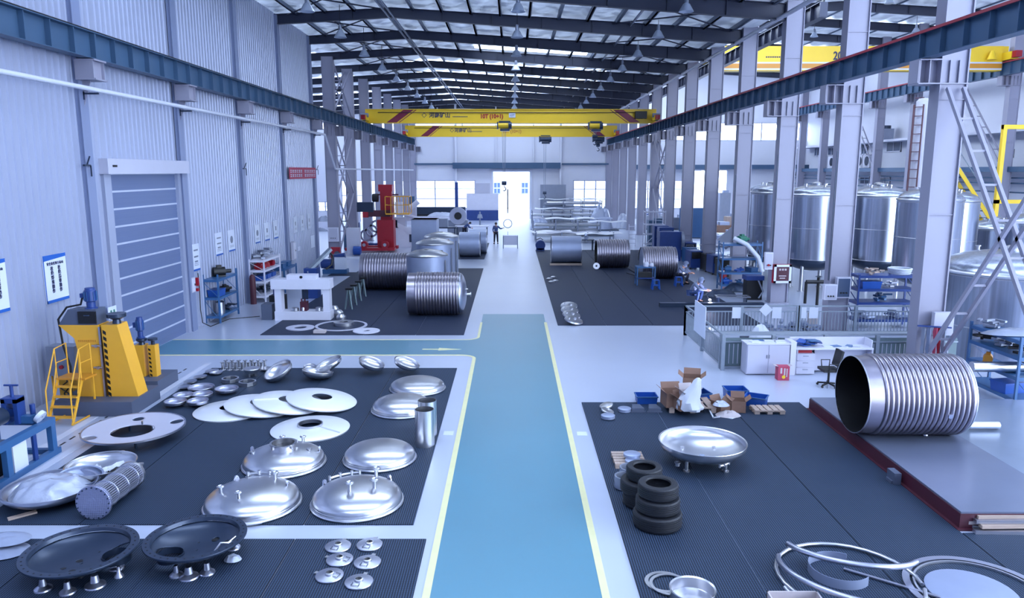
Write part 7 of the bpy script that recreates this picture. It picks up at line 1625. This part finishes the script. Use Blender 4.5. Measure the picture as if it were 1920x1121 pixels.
# clutter seen between columns near the tank bay far end
for i, (px, py, w_, h_, m) in enumerate(((1318, 428, 1.6, 1.2, 'grey_metal'), (1308, 436, 2.6, .7, 'maroon'), (1352, 440, 1.8, .9, 'cardboard'), (1372, 430, 1.4, 1.3, 'wood'), (1340, 432, 2.8, .6, 'red_machine'), (1368, 448, 2.2, .5, 'white_plate'), (1300, 446, 2.4, .6, 'machine_white'), (1350, 462, 2.6, .6, 'cabinet_grey'), (1304, 424, 1.4, 1.1, 'machine_white'), (1222, 430, 2.2, 1.4, 'grey_metal'), (1275, 430, 2.0, 1.2, 'grey_box'), (1220, 415, 2.0, .9, 'blue_dark'), (1355, 418, 1.2, 3.4, 'grey_metal'))):
    p = G(px, py); t = thing('stored_machine', 'stored equipment among the far tank side columns, %s item' % ORD[i], 'equipment', (p.x, p.y, 0), group='far stored equipment')
    B().bx(-w_/2, w_/2, -.6, .6, .1, h_).build('body', m, t); B().bx(-w_/2, w_/2, -.5, .5, 0, .1).build('skid', 'dark_steel', t); B().box((w_*.1, -.1, h_+.15), (w_*.5, .6, .3)).build('load', 'steel_dull', t)
# ---- bottom right: big bent pipes and rings
def bent(pxc, pyc, R, a0, a1, z, r, label, m='steel_satin', tilt=0):
    p = G(pxc, pyc, z); n = 28
    b = B().tube([(R*math.cos(a0+(a1-a0)*i/n), R*math.sin(a0+(a1-a0)*i/n), tilt*math.sin(PI*i/n)) for i in range(n+1)], r, 12)
    return tag(b.build('bent_pipe', m, loc=(p.x, p.y, z)), label, 'bent pipe')
bent(1590, 1082, .98, -.2, 5.95, .06, .03, 'big thin pipe hoop lying on the mat at the lower edge', 'steel')
bent(1600, 1068, 1.02, 2.75, 5.2, .15, .04, 'thick bent pipe with raised open end crossing the big hoop', tilt=.12)
bent(1588, 1010, .98, 3.3, 5.5, .22, .042, 'thick bent pipe arching over the hoop with upturned end', tilt=.1)
bent(1590, 1098, .9, 3.2, 5.9, .1, .035, 'bent pipe arc lying lowest in the hoop pile')
p = G(1572, 1072, .06)
b = B(); n = 24; vs = []
for i in range(n+1):
    a = .9+4.6*i/n; c_, s_ = math.cos(a), math.sin(a); vs.append([(.42*c_, .42*s_, 0), (.42*c_, .42*s_, .14), (.412*c_, .412*s_, .14), (.412*c_, .412*s_, 0)])
b.loft(vs); tag(b.build('steel_strip', 'steel_dull', loc=(p.x, p.y, MT)), 'open ring of flat steel strip standing inside the hoop pile', 'steel strip')
tag(B().bar((0, 0, .0), (1.0, -.75, .0), .05, .02).build('flat_bar', 'steel_satin', loc=at(1582, 1066, .045)), 'straight flat bar lying through the hoop pile', 'flat bar')
flat_ring(1838, 1112, 262, .90, 'very wide thin ring around a steel disc at the lower edge', 'steel_satin', .03)
flat_ring(1838, 1112, 226, .965, 'inner thin ring lying inside the very wide ring', 'steel', .03, MT+.001)
plate(1822, 1108, 158, .02, 'large flat steel disc inside the very wide ring', 'steel_dull', h=.02)
flat_ring(1246, 1092, 74, .8, 'thin polished ring lying by the lower mat edge', 'steel', .015)
flat_ring(1256, 1096, 76, .84, 'second thin polished ring overlapping the first at the lower edge', 'steel', .012, MT+.018)
p = G(1298, 1118, .1); tag(B().lathe([(r, z) for r, z in bowl_prof(.3, .02, fl=.16)], 48).build('steel_tray', 'steel', loc=(p.x, p.y, .035)), 'round polished steel tray cut by the lower picture edge', 'tray')
p = G(1490, 1118, .2); t = thing('carton', 'open pale wooden box cut by the lower picture edge', 'box', (p.x, p.y-.15, MT))
B().bx(-.34, .34, -.25, -.23, 0, .2).bx(-.34, .34, .23, .25, 0, .2).bx(-.34, -.32, -.25, .25, 0, .2).bx(.32, .34, -.25, .25, 0, .2).bx(-.34, .34, -.25, .25, 0, .02).build('body', 'cardboard_light', t)
for i, (dy, z, m, l) in enumerate(((0, .02, 'steel_satin', 2.2), (.16, .02, 'grey_metal', 2.0), (.04, .09, 'wood', 1.9), (.2, .09, 'cardboard_light', 1.6), (.1, .15, 'steel_satin', 1.5), (.16, .20, 'wood', 2.0))):
    p = G(1836, 1000); tag(B().bx(0, l, -.05, .05, 0, .055).build('stock_bar', m, loc=(p.x-.1+.06*(i % 3), p.y-.02+dy, z), rz=.03*(i % 3-1)), '%s bar in the bundle before the steel platform, %s from the ground' % ({'wood': 'wooden', 'steel_satin': 'shiny steel', 'grey_metal': 'grey steel', 'cardboard_light': 'pale wooden'}[m], ORD[i]), 'bar', 'bars before the platform')
